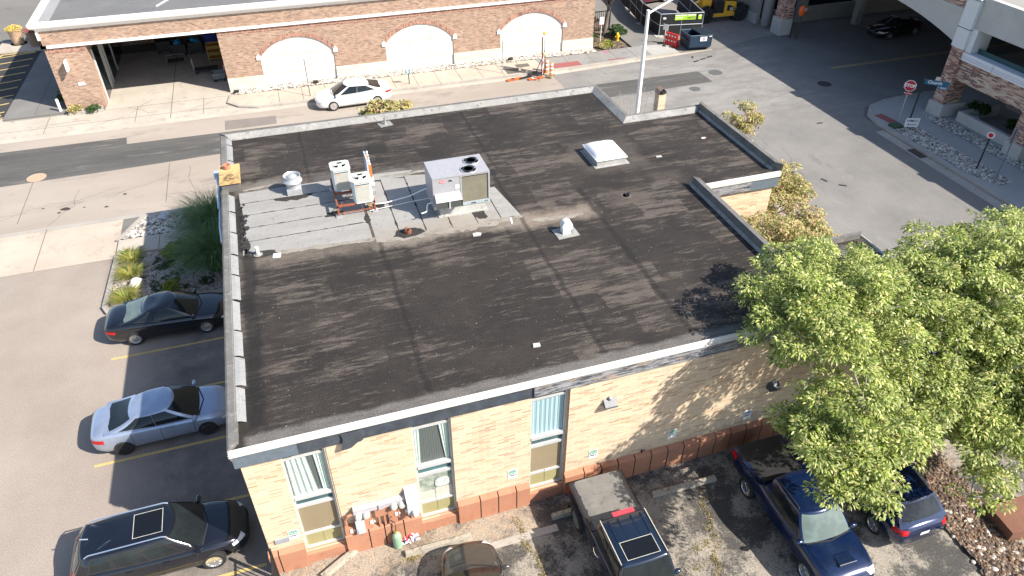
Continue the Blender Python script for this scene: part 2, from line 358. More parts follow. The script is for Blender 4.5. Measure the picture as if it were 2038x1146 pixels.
# near side of the street
sheet('apron', rect(-80,18.86,-5.95,22.66), .003, m_conc_tan)
sheet('near_gutter', rect(-80,22.4,.2,22.75), .006, m_kerb)
slab('near_pavement', [(-5.95,18.9),(.3,18.9),(.3,20.25),(-5.95,20.25)], 0, .11, m_conc)
mb = MB(); mb.box(-4.1,18.95,.1,-4.07,20.2,.1135); mb.box(-2.6,18.95,.1,-2.57,20.2,.1135); tag(mb.build('slab_joint', m_joint), kind='structure')
slab('near_kerb', [(-5.95,20.25),(-4.9,22.1),(.3,22.1),(.3,22.32),(-5.05,22.32),(-6.1,20.3)], 0, .13, m_kerb)
def mound(name, poly, z, mat, amp=.05, step=.12, seed=1, kind='structure'):
    """bumpy ground patch inside a polygon"""
    xs = [p[0] for p in poly]; ys = [p[1] for p in poly]; r = random.Random(seed); mb = MB(); idx = {}
    def ins(x, y):
        c = False
        for i in range(len(poly)):
            (x1,y1),(x2,y2) = poly[i-1], poly[i]
            if (y1 > y) != (y2 > y) and x < (x2-x1)*(y-y1)/(y2-y1)+x1: c = not c
        return c
    nx, ny = int((max(xs)-min(xs))/step)+1, int((max(ys)-min(ys))/step)+1
    for i in range(nx+1):
        for j in range(ny+1): idx[i,j] = len(mb.v); mb.v.append((min(xs)+i*step+r.uniform(-.3,.3)*step, min(ys)+j*step+r.uniform(-.3,.3)*step, z+r.uniform(0,amp)))
    for i in range(nx):
        for j in range(ny):
            if ins(min(xs)+(i+.5)*step, min(ys)+(j+.5)*step): mb.f.append((idx[i,j],idx[i+1,j],idx[i+1,j+1],idx[i,j+1])); mb.mi.append(0)
    return tag(mb.build(name, mat), kind=kind)
mound('rock_bed', [(-5.9,20.3),(-4.9,22.1),(.3,22.1),(.3,20.3)], .06, m_rocks, .08)
mound('gravel_bed', rect(-5.85,14.75,.2,18.85), .07, m_mulchrock, .05)
P_isl = [(-6.15,14.9),(-5.95,14.45),(.2,14.45),(.2,14.7),(-5.8,14.72),(-5.93,15),(-5.78,18.9),(-6.0,18.9)]
slab('island_kerb', P_isl, 0, .15, m_kerb)
mound('rock_strip', [(-.2,36.62),(26.2,36.62),(26.2,37.48),(-.2,37.48)], .10, m_rocks, .09, .1)
mound('planting_bed', [(26.25,36.85),(28.9,36.85),(29.3,42),(29.4,56),(26.25,56)], .08, m_mulch, .06)
slab('bed_kerb', [(-10.35,36.7),(-8.3,36.7),(-8.3,36.9),(-10.35,36.9)], 0, .16, m_kerb)
mound('planting_bed', [(-10.3,36.9),(-8.4,36.9),(-8.4,37.45),(-10.3,37.45)], .07, m_mulchrock, .05)
# construction apron
sheet('construction_yard', [(32.1,34.85),(35.5,34.7),(41.6,36.2),(41.6,60),(33.5,60)], .008, surf('dusty yard', (.28,.26,.235), (.36,.335,.305), .35, (.2,.185,.165), 40, .4, stretch=(1,.4,1)))
# east corner island
ISL = [(38.2,21.0),(37.85,19.6),(37.8,14),(38.1,-30),(60,-30),(60,22.6),(43,22.85),(40.8,22.65),(39.3,22.15)]
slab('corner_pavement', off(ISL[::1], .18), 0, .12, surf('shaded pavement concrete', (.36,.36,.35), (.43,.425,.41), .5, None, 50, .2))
mb = MB(); A = ISL; B = off(ISL, .3)
n = len(A); mb.add([(*p,0) for p in A]+[(*p,.13) for p in A]+[(*p,.13) for p in B]+[(*p,0) for p in B], [(i,(i+1)%n,n+(i+1)%n,n+i) for i in range(n)]+[(n+i,n+(i+1)%n,2*n+(i+1)%n,2*n+i) for i in range(n)]+[(2*n+i,2*n+(i+1)%n,3*n+(i+1)%n,3*n+i) for i in range(n)])
tag(mb.build('corner_kerb', m_kerb), kind='structure')
sheet('corner_gutter', [(37.8,19),(37.2,19),(37.1,5),(37.2,-30),(38,-30),(37.8,5)], .005, m_kerb)
mound('corner_rock_bed', [(38.35,19.1),(39.9,19.1),(39.9,11.3),(38.9,11.3),(38.3,13)], .1, m_rocks, .08, .1)
mound('corner_rock_bed', [(41.3,19.6),(42.6,19.6),(42.6,11),(41.5,11)], .1, m_rocks, .08, .1)
mb = MB(); mb.box(38.6,19.5,.118,39.25,20.8,.126,rz=.12); tag(mb.build('tactile_pad', m_tact), kind='structure')
mb = MB(); mb.box(37.3,15.3,.006,38.2,16.4,.02); tag(mb.build('storm_drain', plain('rusty drain iron', (.06,.045,.035), .9)), kind='structure')
mb = MB()
for dy in (-.12,.08): mb.box(41.3,28.62+dy,.005,80,28.70+dy,.009)
tag(mb.build('yellow_centre_line', m_yellow), kind='structure')
# lot stripes (measured along the lot)
mb = MB()
for y in (11.45,8.78,5.93,3.12,.38,-2.4,-5.1,-7.9): mb.box(-5.5,y-.05,.003,-.15,y+.06,.006)
tag(mb.build('bay_line', m_yellow), kind='structure')
# ground east of the building
sheet('east_yard', rect(20.6,-60,27,15.2), .002, m_park)
mound('east_mulch', rect(21.75,3.6,26.2,15), .05, m_mulchrock, .06, .2)
mound('courtyard_mulch', rect(17.95,3.4,21.75,8.1), .05, m_mulch, .06, .2)
mound('front_rock_bed', [(20.0,-7.5),(21.9,-7.5),(22.2,-.2),(20.4,-.2)], .05, m_mulch, .07, .12)

# ================================================================== the tan brick building
bld = thing('brick_building', 'tan brick building with a black flat roof filling the middle of the view', 'building')
PLY = [(0,0),(21.6,0),(21.6,3.3),(17.85,3.3),(17.85,8.17),(21.6,8.17),(21.6,14.7),(17.85,14.7),(17.85,18.37),(0,18.37)]
m_tan = brick('tan roman brick', ((0,(.38,.23,.125)),(.12,(.50,.335,.20)),(.3,(.59,.43,.275)),(.7,(.645,.49,.325)),(1,(.70,.55,.37))), (.66,.57,.46), .38, .068, .011)
WX = ((1.10,2.24),(4.58,5.70),(8.07,9.22)); WZ0, WZ1 = .5, 4.86
mb = MB(); inner = off(PLY, .12); inner = [(x, .42 if y < .3 else y) for x,y in inner]; mb.prism(inner, 0, 4.87)
xs = [.12]+[v for p in WX for v in p]+[21.48]
for i in range(0, len(xs), 2): mb.box(xs[i], .10, 0, xs[i+1], .44, 4.87)
for a, b in WX: mb.box(a-.01, .12, 0, b+.01, .43, .46)
bwall = mb.build('wall', m_tan, bld)
# plinth: bevelled painted blocks between dark reveals
mb = MB(); cuts = []
def plinth_run(x0, x1, joints):
    e = [x0]+joints+[x1]
    for i in range(len(e)-1):
        a = e[i]+(.018 if i else 0); b = e[i+1]-(.018 if i < len(e)-2 else 0)
        mb.add([(a,-.06,0),(b,-.06,0),(b,-.06,.86),(a,-.06,.86),(a,.11,.98),(b,.11,.98),(a,.11,0),(b,.11,0)], [(0,1,2,3),(3,2,5,4),(0,3,4,6),(1,7,5,2)])
plinth_run(.05, 1.08, [.33]); plinth_run(2.26, 4.56, [2.95,3.42,3.62,4.0]); plinth_run(5.72, 8.05, [6.42,7.0,7.6]); plinth_run(9.24, 21.5, [9.9+.6*k for k in range(19)])
for a, b in WX: mb.add([(a-.02,.02,0),(b+.02,.02,0),(b+.02,.02,.40),(a-.02,.02,.40),(a-.02,.2,.48),(b+.02,.2,.48)], [(0,1,2,3),(3,2,5,4)])
mb.build('plinth', m_terra, bld)
mb = MB()
for x in [.33,2.95,3.42,3.62,4.0,6.42,7.0,7.6]+[9.9+.6*k for k in range(19)]: mb.box(x-.022,-.05,.02,x+.022,.105,.84)
mb.build('plinth_joint', m_dark, bld)
# soffit under fascia and fascia itself
mb = MB(); outer = off(PLY, .05); mb.prism(outer, 4.82, 5.44); mb.build('dark_fascia', m_darkf, bld)
# peeled stretch of fascia: weathered boards
t = NT('weathered peeling boards'); n1 = t.noise(3, 8, .8, sc=(.5,1,3.5)); n2 = t.noise(1.2, 8, .8, sc=(.6,1,2.5))
c = t.mix((.30,.30,.31), (.05,.055,.065), t.ramp(n1, (.45,0), (.56,1))); c = t.mix(c, (.42,.27,.16), t.ramp(n2, (.55,0), (.62,.85)))
m_peel = t.fin(c, .9, n1, .5, .02)
mb = MB()
for k in range(7): z = 4.885+k*.055; mb.box(8.12,-.005+.012*(k%2)*.6,z,16.6,.06,z+.05)
mb.box(17.95,8.155,4.88,20.3,8.2,5.26); mb.build('peeling_board', m_peel, bld)
mb = MB(); mb.box(.0,.02,4.84,1.6,.055,5.25); mb.box(20.3,8.16,4.85,21.62,8.21,5.25)
mb.build('fascia_panel', plain('bluegrey fascia sheet', (.12,.15,.18), .4), bld)
# torn, hanging fascia sheet
mb = MB(); r = random.Random(5); nx, nz = 6, 5
for i in range(nx+1):
    for j in range(nz+1):
        x = 2.72+i*.1; d = j/nz; hang = .52-.3*max(0, x-2.85)/.5
        mb.v.append((x+.04*math.sin(j+i), .045-.04-.05*d*abs(math.sin(i*.7+1))-.05*d+r.uniform(-.008,.008), 5.22-d*hang-.04*r.random()*d))
for i in range(nx):
    for j in range(nz): a = i*(nz+1)+j; mb.f.append((a,a+nz+1,a+nz+2,a+1)); mb.mi.append(0)
mb.build('torn_flashing', plain('loose dark flashing', (.07,.08,.095), .35, .3), bld, smooth=True)
# parapets per edge
cap = MB(); wh = MB(); fl = MB()
WS = [(.0,5.30),(-.03,5.31),(-.03,5.50),(-.015,5.55),(.02,5.56),(.04,5.48),(.04,5.30)]
for e in (0,1,4): edge_section(wh, PLY, e, WS)
edge_section(wh, PLY, 0, [(-.05,5.345),(-.05,5.36),(-.031,5.365),(-.031,5.34)]); edge_section(wh, PLY, 0, [(-.05,5.43),(-.05,5.445),(-.031,5.45),(-.031,5.425)])
for e in (2,6,7,8): edge_section(cap, PLY, e, [(-.02,5.2),(-.03,5.66),(.0,5.70),(.14,5.70),(.16,5.45),(.06,5.2)])
for e in (3,5): edge_section(cap, PLY, e, [(-.02,5.2),(-.03,5.84),(.02,5.88),(.2,5.88),(.22,5.45),(.06,5.2)])
edge_section(cap, PLY, 9, [(-.02,5.2),(-.03,5.60),(.02,5.63),(.24,5.63),(.25,5.45),(.06,5.2)])
wh.build('white_coping', m_fascia, bld)
cap.build('parapet', surf('grey coping', (.15,.145,.135), (.24,.23,.215), 1.2, (.33,.31,.285), 40, .35, stretch=(1,1,1)), bld)
for e in (6,7,8): edge_section(fl, PLY, e, [(.142,5.46),(.142,5.69),(.17,5.71),(.42,5.53),(.44,5.46)])
for e in (5,3): edge_section(fl, PLY, e, [(.222,5.46),(.222,5.60),(.3,5.52),(.32,5.46)])
fo = fl.build('flashing', surf('silver flashing', (.30,.295,.28), (.42,.41,.39), 1.3, (.14,.13,.12), 40, .35), bld)
# left cant strips: separate felt pieces with dark laps
fl = MB(); r = random.Random(9); y = .9
while y < 18:
    l = min(r.uniform(1.2,1.55), 18.1-y)
    if not (13.2 < y+l*.5 < 14.9):
        j = r.uniform(-.04,.04); fl.add([(.20,y,5.634),(.20,y+l-.03,5.634),(.34+j,y+l-.06,5.59),(.34+j,y+.02,5.59),(.47+j,y+l-.08,5.508),(.47+j,y+.03,5.508)], [(0,3,2,1),(3,5,4,2)])
    y += l
fl.build('cant_strip', surf('grey mineral felt', (.30,.305,.305), (.36,.365,.36), .8, (.22,.22,.215), 60, .3), bld)

# ---- roof membrane
t = NT('black roof coating')
s1 = t.noise(1.35, 10, .80, vec=t.scale(t.obj(), (.5,3.2,1), .06)); s2 = t.noise(.33, 6, .65); s3 = t.noise(2.4, 6, .8, vec=t.scale(t.obj(), (.5,2.2,1), .1))
c = t.mix((.031,.0255,.022), (.052,.0425,.036), t.ramp(t.noise(.5, 5, .7), (.4,0), (.65,1)))
dv = t.n('VectorMath', operation='SCALE'); t.set(dv.inputs[0], t.noise(1.3, 4, .7, out=1)); dv.inputs[3].default_value = .5
da = t.n('VectorMath', operation='ADD'); t.set(da.inputs[0], t.obj()); t.set(da.inputs[1], dv.outputs[0])
bk = t.n('TexBrick'); t.set(bk.inputs['Vector'], da.outputs[0]); bk.inputs['Scale'].default_value = 1; bk.inputs['Brick Width'].default_value = 1.75; bk.inputs['Row Height'].default_value = 1.15; bk.inputs['Mortar Size'].default_value = 0.0; bk.offset = .35
t.set(bk.inputs['Color1'], (0,0,0)); t.set(bk.inputs['Color2'], (1,1,1)); cell = t.ramp(bk.outputs['Color'], (.45,0), (.85,1))
thr = t.math('ADD', t.math('ADD', s1, t.math('MULTIPLY', cell, .085)), t.math('MULTIPLY', t.math('SUBTRACT', s2, .5), .35))
dust = t.ramp(thr, (.535,0), (.64,1))
c = t.mix(c, (.185,.152,.126), t.math('MULTIPLY', dust, .72))
c = t.mix(c, (.16,.135,.115), t.math('MULTIPLY', t.math('MULTIPLY', t.ramp(s3, (.56,0), (.70,1)), t.ramp(s2, (.38,.2), (.55,1))), .6))
rdg = t.ramp(t.noise(3, 8, .85, vec=t.scale(t.obj(), (.4,2,1), .1)), (.3,.45), (.56,1))
for bx, col, k in (((5.0,10.6,7.7,8.35), (.34,.29,.24), .95), ((.5,5.0,7.9,8.7), (.22,.185,.15), .8), ((10.3,13.2,7.4,8.3), (.36,.29,.23), .85), ((.6,2.2,13.1,13.9), (.26,.235,.21), .8), ((6,9.5,12.6,13.3), (.26,.235,.21), .6), ((3.5,4.6,12.9,13.7), (.2,.18,.16), .6), ((14.1,16.9,10.3,13.3), (.12,.10,.085), .6), ((14.2,15.6,7.8,9), (.13,.105,.085), .6), ((16.5,17.7,8.7,9.6), (.13,.11,.09), .5)):
    c = t.mix(c, col, t.math('MULTIPLY', t.math('MULTIPLY', t.box(*bx, .25, .4, 1.1), rdg), k))
for x, y0, y1, w_ in ((5.25,.5,8.2,.16),(10.45,.4,12,.16),(13.3,.5,9.5,.2),(10.7,12,17.8,.12),(3.3,13.8,18,.1)):
    c = t.mix(c, (.015,.013,.012), t.math('MULTIPLY', t.box(x-w_*.5,x+w_*.5,y0,y1,.05,.10,.9), .6))
for y in (.6,): c = t.mix(c, (.22,.205,.19), t.math('MULTIPLY', t.math('MULTIPLY', t.box(.4,21.4,-.2,.42,.07,.12,1.2), t.ramp(t.noise(5, 6, .8, sc=(.3,1,1)), (.3,.45), (.6,1))), .9))
X = t.xyz()
c = t.mix(c, (.0145,.013,.012), t.math('MULTIPLY', t.box(.55,.95,.6,13,.08,.2,1.4), .8))
c = t.mix(c, (.24,.235,.225), t.math('MULTIPLY', t.box(17.3,21.4,.4,2.9,.2,.5,.8), t.ramp(t.noise(2.2, 6, .8), (.35,.3), (.6,1))))
sp = t.n('TexVoronoi'); t.set(sp.inputs['Vector'], t.obj()); sp.inputs['Scale'].default_value = 5.5
spr = t.n('SeparateColor'); t.set(spr.inputs[0], sp.outputs['Color'])
msk = t.math('MULTIPLY', t.math('LESS_THAN', sp.outputs['Distance'], .075), t.math('GREATER_THAN', spr.outputs[0], .6))
c = t.mix(c, (.55,.50,.40), t.math('MULTIPLY', msk, t.ramp(t.noise(.4, 3, .6), (.42,0), (.55,1))))
g = t.noise(20, 5, .92); c = t.mix(c, t.mix((0,0,0), c, t.ramp(g, (.34,.3), (.62,1))), 1.0)
c = t.mix(c, (.12,.105,.09), t.ramp(g, (.62,0), (.75,.5)))
m_roof = t.fin(c, .8, g, .6, .02, Specular_IOR_Level=.35)
mb = MB(); ip = off(PLY, .06); mb.prism(ip, 5.30, 5.5); mb.build('roof', m_roof, bld)
# ---- grey felt sheets around the units
t = NT('grey mineral cap sheet'); g = t.noise(24, 4, .9)
c = t.mix((.315,.305,.285), (.385,.375,.355), t.ramp(t.noise(.7, 6, .7, sc=(.5,2,1)), (.35,0), (.65,1)))
c = t.mix(c, (.20,.195,.18), t.ramp(t.noise(2.4, 7, .8), (.56,0), (.68,.7)))
c = t.mix(c, (.34,.29,.235), t.math('MULTIPLY', t.box(5.2,9.6,7.9,8.9,.3,.4,1.3), .6))
c = t.mix(c, t.mix((0,0,0), c, t.ramp(g, (.3,.6), (.7,1))), 1.0); m_felt = t.fin(c, .85, g, .4, .01)
mb = MB(); r = random.Random(4); ys = [8.75,9.6,10.5,11.4,12.3,13.15]
for i in range(5):
    a, b = ys[i]+.02, ys[i+1]-.02; xr = 5.05+r.uniform(-.05,.05) if i < 4 else 4.1
    pts = [(.68+r.uniform(-.08,.1),a),( xr,a-.12*(i==0)*4),(xr,b),(.66+r.uniform(-.08,.1),b)]
    mb.prism(pts, 5.495, 5.508+.002*i)
cx = [5.1,6.0,6.95,7.9,8.85,9.75,10.55]
for i in range(6):
    mb.prism([(cx[i]+.02,8.2+r.uniform(-.06,.06)),(cx[i+1]-.02,8.2+r.uniform(-.06,.06)),(cx[i+1]-.02-(.35 if i > 4 else 0),10.6 if i > 3 else 12.4),(cx[i]+.02,10.6 if i > 3 else 12.6)], 5.495, 5.510+.001*(i%2))
mb.prism([(4.15,12.32),(5.05,12.32),(5.05,13.2),(4.2,13.35)], 5.495, 5.509); mb.prism([(5.1,12.62),(6.9,12.5),(7.4,12.95),(5.1,13.15)], 5.495, 5.5085)
mb.build('felt_patch', m_felt, bld)
# tar smears around the felt
mb = MB(); r = random.Random(8)
def blob(x, y, rx, ry, z): mb.quad(*[(x+rx*r.uniform(.6,1.15)*math.cos(a*PI/8), y+ry*r.uniform(.6,1.15)*math.sin(a*PI/8), z) for a in range(16)])
for a in ((6.3,8.45,.75,.33),(3.95,10.5,.45,.22),(5.55,10.5,.4,.3),(2.7,12.3,.75,.42),(1.25,8.7,.5,.25),(5.05,9.8,.12,.35),(9.1,8.9,.28,.4),(.75,12.6,.12,.5),(.75,9.4,.14,.6)): blob(*a, 5.5155)
for k in range(26): blob(r.uniform(.62,.8), 8.8+k*.17, r.uniform(.05,.14), r.uniform(.08,.2), 5.5157)
for y in (9.6,10.5,11.4,12.3):
    for k in range(9): blob(.9+k*.5+r.uniform(-.2,.2), y, r.uniform(.08,.28), r.uniform(.012,.04), 5.5158)
for x in (6.0,6.95,7.9): 
    for k in range(7): blob(x, 8.6+k*.55, r.uniform(.02,.05), r.uniform(.1,.3), 5.5158)
mb.build('tar_smear', surf('roof tar', (.028,.025,.022), (.05,.045,.04), 2, (.09,.08,.07), 40, .4), bld)
# pale cement dust washed against the felt
m_dust = surf('washed cement dust', (.30,.265,.22), (.42,.38,.325), 1.6, (.16,.14,.12), 18, .35)
mb = MB(); r = random.Random(31)
def drift(x0, x1, yc, h0, z, st=.16):
    n = int((x1-x0)/st); up_, dn = [], []
    for i in range(n+1):
        x = x0+(x1-x0)*i/n; e = max(0, math.sin(PI*i/n))**.35; hh = h0*e*r.uniform(.45,1.2)+.01; c0 = yc(x)+r.uniform(-.03,.03); up_.append((x,c0+hh*.4)); dn.append((x,c0-hh))
    for i in range(n): mb.quad((*dn[i],z),(*dn[i+1],z),(*up_[i+1],z),(*up_[i],z))
drift(5.2, 10.6, lambda x: 8.22+.05*math.sin(x*2), .32, 5.5145); drift(.9, 5.2, lambda x: 8.66-.05*(x-1), .20, 5.5144); drift(.7, 2.1, lambda x: 13.32+.12*(x-.7), .16, 5.5144); drift(6.0, 9.9, lambda x: 12.75, .18, 5.5143); drift(10.7, 12.8, lambda x: 7.9-.1*(x-10.7), .2, 5.5042)
mb.build('dust_drift', m_dust, bld)
# ---- chimneys
mb = MB(); mb.box(.03,13.38,5.3,.70,14.74,5.86); ch = mb.build('chimney', surf('dark flashed chimney', (.12,.115,.11), (.2,.19,.18), 1, None, 30, .3), bld)
mb = MB(); mb.box(-.02,13.32,5.86,.76,14.80,5.95)
t = NT('mossy chimney cap'); c = t.mix((.62,.40,.17), (.50,.36,.16), t.ramp(t.noise(2,5,.7), (.4,0), (.6,1))); c = t.mix(c, (.10,.07,.025), t.math('MULTIPLY', t.ramp(t.noise(6,6,.8), (.42,0), (.58,1)), t.box(0,.75,13.3,14.1,.2,.2,3)))
mb.build('chimney_cap', t.fin(c, .9), ch)
mb = MB(); mb.lathe([(.14,5.96),(.15,6.12),(.11,6.12),(.10,5.98)], (.30,14.5,0)); mb.build('chimney_pot', plain('terracotta pot', (.5,.2,.12), .8), ch, smooth=True)
mb = MB(); mb.box(19.37,14.75,4,19.73,15.15,6.42)
ch2 = mb.build('chimney', m_tan, bld)
mb = MB(); mb.add([(19.34,14.72,6.42),(19.76,14.72,6.42),(19.76,15.18,6.42),(19.34,15.18,6.42),(19.42,14.74,6.60),(19.42,15.16,6.60),(19.55,14.74,6.70),(19.55,15.16,6.70),(19.68,14.74,6.60),(19.68,15.16,6.60)], [(0,4,5,3),(1,2,9,8),(4,6,7,5),(6,8,9,7),(5,7,9,2,3)])
mb.build('chimney_pot', plain('sooty terracotta', (.42,.27,.19), .9), ch2)
mb = MB(); mb.box(19.45,14.715,6.44,19.65,14.9,6.6); mb.build('flue_opening', m_dark, ch2)
# metal duct on the left wall beside the chimney
mb = MB(); mb.tube([(-.25,15.4,5.4),(-.2,15.1,5.4),(-.18,14.7,5.2)], .08, 8); mb.tube([(-.14,14.4,5.3),(-.18,13.4,5.35),(-.16,12.6,5.3)], .07, 8); mb.tube([(-.14,12.5,5.25),(-.16,11.4,5.2),(-.1,10.3,5.2)], .06, 8); mb.box(-.32,15.0,5.3,-.1,15.35,5.5)
mb.build('duct', plain('shade tinted duct metal', (.45,.55,.68), .4, .2), bld, smooth=True)  # white metal; the bluish shade on it is put into the colour

# ---- windows
m_pan = surf('tan window panel', (.27,.215,.13), (.30,.24,.15), 1, None, 60, .15)
m_pan2 = surf('olive window panel', (.33,.30,.14), (.37,.33,.16), 1, None, 60, .1)
m_wg = glass('building glass', (.03,.075,.085), .05)
tc = NT('blind fabric'); X, Y, Z = tc.xyz(); st = tc.math('SINE', tc.math('MULTIPLY', X, 90)); c = tc.mix((.13,.11,.07), (.02,.10,.17), tc.ramp(st, (.4,0), (.6,1))); m_blind = tc.fin(c, .6)
tc = NT('striped sheer curtain'); X, Y, Z = tc.xyz(); st = tc.math('SINE', tc.math('MULTIPLY', X, 110)); c = tc.mix((.38,.50,.52), (.16,.32,.38), tc.ramp(st, (.4,0), (.6,1))); m_sheer = tc.fin(c, .5)
m_curt = plain('pale curtain', (.52,.62,.56), .7, var=.1)
def curtain(mb, x0, x1, z0, z1, y, amp, n, sl=0, sr=0):
    N = n*4; vs = []
    for i in range(N+1):
        f = i/N
        for z, k in ((z1, 0), (z0, 1)): vs.append((x0+(x1-x0)*f+(sl*(1-f)+sr*f)*k, y-amp*math.sin(f*n*2*PI)-amp, z))
    mb.add(vs, [(2*i,2*i+1,2*i+3,2*i+2) for i in range(N)])
for wi, (a, b) in enumerate(WX):
    wn = thing('window', None, None, (0,0,0)); wn.parent = bld
    y = .24
    mb = MB()
    for x in (a, b-.06): mb.box(x, y-.05, WZ0, x+.06, y+.07, WZ1)
    for z, h in ((.48,.07),(1.14,.07),(2.42,.10),(2.80,.13),(4.50,.08)): mb.box(a+.061, y-.045-(.03 if h > .1 else 0), z, b-.061, y+.065, z+h)
    if wi == 1: mb.box(a+.06,y-.02,.50,b-.06,y+.05,.52)
    mb.build('frame', m_alu, wn)
    mb = MB(); mb.box(a+.05,y+.02,4.55,b-.05,y+.03,WZ1)
    if wi != 1: mb.box(a+.05,y+.02,1.2,b-.05,y+.03,2.45)
    mb.build('panel', m_pan, wn)
    mb = MB(); mb.box(a+.05,y+.02,.52,b-.05,y+.03,1.16); mb.box((a+b)/2-.008,y+.01,.55,(a+b)/2+.008,y+.02,1.15)
    mb.build('lower_panel', m_pan2, wn)
    mb = MB(); mb.box(a+.05,y+.035,2.5,b-.05,y+.04,2.82); mb.build('vent_pane', m_wg, wn)
    mb = MB()
    if wi == 0: mb.box(a+.06,y+.05,2.93,b-.06,y+.055,4.52)
    elif wi == 1: mb.box(a+.06,y+.05,2.93,b-.06,y+.055,4.52)
    else: mb.box(a+.06,y+.05,2.93,b-.06,y+.055,4.52)
    mb.build('blind', m_blind, wn)
    mb = MB()
    if wi == 0: curtain(mb, a+.08, a+.62, 2.93, 4.50, y+.045, .03, 4, 0, .12); curtain(mb, a+.80, b-.07, 2.93, 4.50, y+.045, .02, 3, .06)
    elif wi == 1: curtain(mb, a+.07, a+.24, 2.93, 4.50, y+.045, .02, 2, 0, -.06); curtain(mb, b-.35, b-.07, 2.93, 4.50, y+.045, .02, 3, .15)
    else: curtain(mb, a+.07, b-.07, 2.93, 4.50, y+.045, .012, 7)
    mb.build('curtain', m_sheer if wi == 2 else m_curt, wn)
    if wi == 1:      # clear lower pane with a pale scene behind it
        tc = NT('dusty pane'); c = tc.mix((.20,.24,.20), (.42,.44,.38), tc.ramp(tc.noise(3.5,6,.75), (.42,0), (.6,1))); 
        mb = MB(); mb.box(a+.06,y+.02,1.2,b-.06,y+.025,2.44); mb.build('clear_pane', tc.fin(c, .06), wn)
        mb = MB(); mb.box(a+.07,y+.012,1.22,a+.5,y+.018,1.62); mb.box(a+.53,y+.012,1.22,b-.07,y+.018,1.66); mb.build('window_shelf', plain('pale shelf behind pane', (.5,.47,.4), .7), wn)
        mb = MB(); mb.lathe([(.02,0),(.20,.01),(.24,.1),(.22,.28),(.14,.36),(.01,.37)], (a+.75,y+.0,1.75), 14); ob = mb.build('window_item', plain('white object behind pane', (.5,.54,.5), .4, var=.3), wn, smooth=True); ob.scale = (1,.08,1); ob.location.y = y*.92
    mb = MB(); mb.box((a+b)/2-.02,y-.055,1.21,(a+b)/2+.16,y-.04,1.26)
    mb.build('catch', m_white, wn)
mb = MB(); mb.box(18.1,8.19,3.4,18.9,8.24,4.84); mb.build('side_window', m_wg, bld)
mb = MB(); mb.box(18.9,8.16,3.3,19.0,8.22,4.86); mb.build('side_frame', plain('brown frame', (.2,.12,.05), .6), bld)
# ---- meters, pipes and boxes fixed to the front wall
mb = MB(); mb.box(2.62,-.10,1.86,4.28,.09,2.02); mb.box(3.35,-.14,1.87,3.5,-.10,2.05)
trough = mb.build('cable_trough', plain('grey painted steel', (.42,.40,.42), .5), bld)
mb = MB()
for x, z0, z1 in ((2.42,.98,1.28),(2.98,1.02,1.62),(3.72,1.0,1.7),(4.0,1.02,1.66)): mb.box(x-.13,-.08,z0,x+.13,.1,z1)
mb.box(3.22,-.06,1.45,3.9,.1,1.86); mb.box(4.3,-.06,1.05,4.52,.1,1.5)
for x in (3.32,3.48,4.28,4.38): mb.box(x-.03,-.03,.1,x+.03,.06,1.5)
mb.box(2.30,-.03,1.25,2.40,.06,1.62)
mb.build('conduit', m_terra, bld)
mb = MB(); mb.tube([(2.35,-.03,1.45),(2.36,-.05,1.7),(2.45,-.05,1.83),(2.62,-.03,1.86)], .045, 8); mb.build('conduit_bend', m_terra, bld, smooth=True)
for x, z in ((2.74,1.80),(2.97,1.78),(3.78,1.85),(4.02,1.84)):
    mb = MB(); mb.lathe([(.11,.05),(.12,-.02),(.10,-.14),(.07,-.17),(.0,-.175)], (x,-.06,z), 14, 'y'); mb.build('meter', plain('meter glass grey', (.50,.50,.46), .2, var=.2), bld, smooth=True)
for x, z in ((2.47,1.15),(3.08,1.32),(3.83,1.40),(4.13,1.42)):
    mb = MB(); mb.box(x-.04,-.10,z-.07,x+.04,-.078,z+.07); mb.tube([(x+.09,-.09,z-.02),(x+.09,-.09,z+.05)], .02, 6); mb.build('meter_label', m_white, bld)
mb = MB(); mb.box(2.62,-.17,1.02,2.88,.08,1.58); mb.box(2.66,-.19,1.04,2.84,-.17,1.3); mb.build('switch_box', plain('pale meter box', (.55,.60,.66), .35, .2), bld)
mb = MB(); mb.add([(4.15,-.28,1.42),(4.52,-.28,1.42),(4.52,-.28,2.02),(4.15,-.28,2.02),(4.15,.1,2.30),(4.52,.1,2.30),(4.15,.1,1.42),(4.52,.1,1.42)], [(0,1,2,3),(3,2,5,4),(0,3,4,6),(1,7,5,2),(0,6,7,1)])
cb = mb.build('cabinet', plain('galvanised cabinet', (.60,.64,.68), .4, .2), bld)
mb = MB(); mb.lathe([(.085,0),(.085,-.16),(.06,-.2),(0,-.2)], (4.36,-.28,1.6), 14, 'y'); mb.build('round_meter', m_white, cb, smooth=True)
# wall lamps
for x, z, c in ((10.56,3.75,plain('dull lamp steel', (.13,.14,.15), .5, .2)),(16.53,2.6,m_darkf)):
    wl = thing('wall_lamp', None, None, (x,.1,z)); wl.parent = bld
    mb = MB(); mb.add([(-.2,0,.22),(.2,0,.22),(.2,-.22,.05),(-.2,-.22,.05),(-.2,0,-.05),(.2,0,-.05),(.2,-.22,-.02),(-.2,-.22,-.02)], [(0,1,2,3),(3,2,6,7),(0,3,7,4),(1,5,6,2),(4,7,6,5)]); mb.build('lamp_housing', c, wl)
    mb = MB(); mb.lathe([(.05,0),(.05,.09),(.02,.12),(0,.12)], (0,-.05,.2), 10); mb.build('photocell', m_galv, wl, smooth=True)
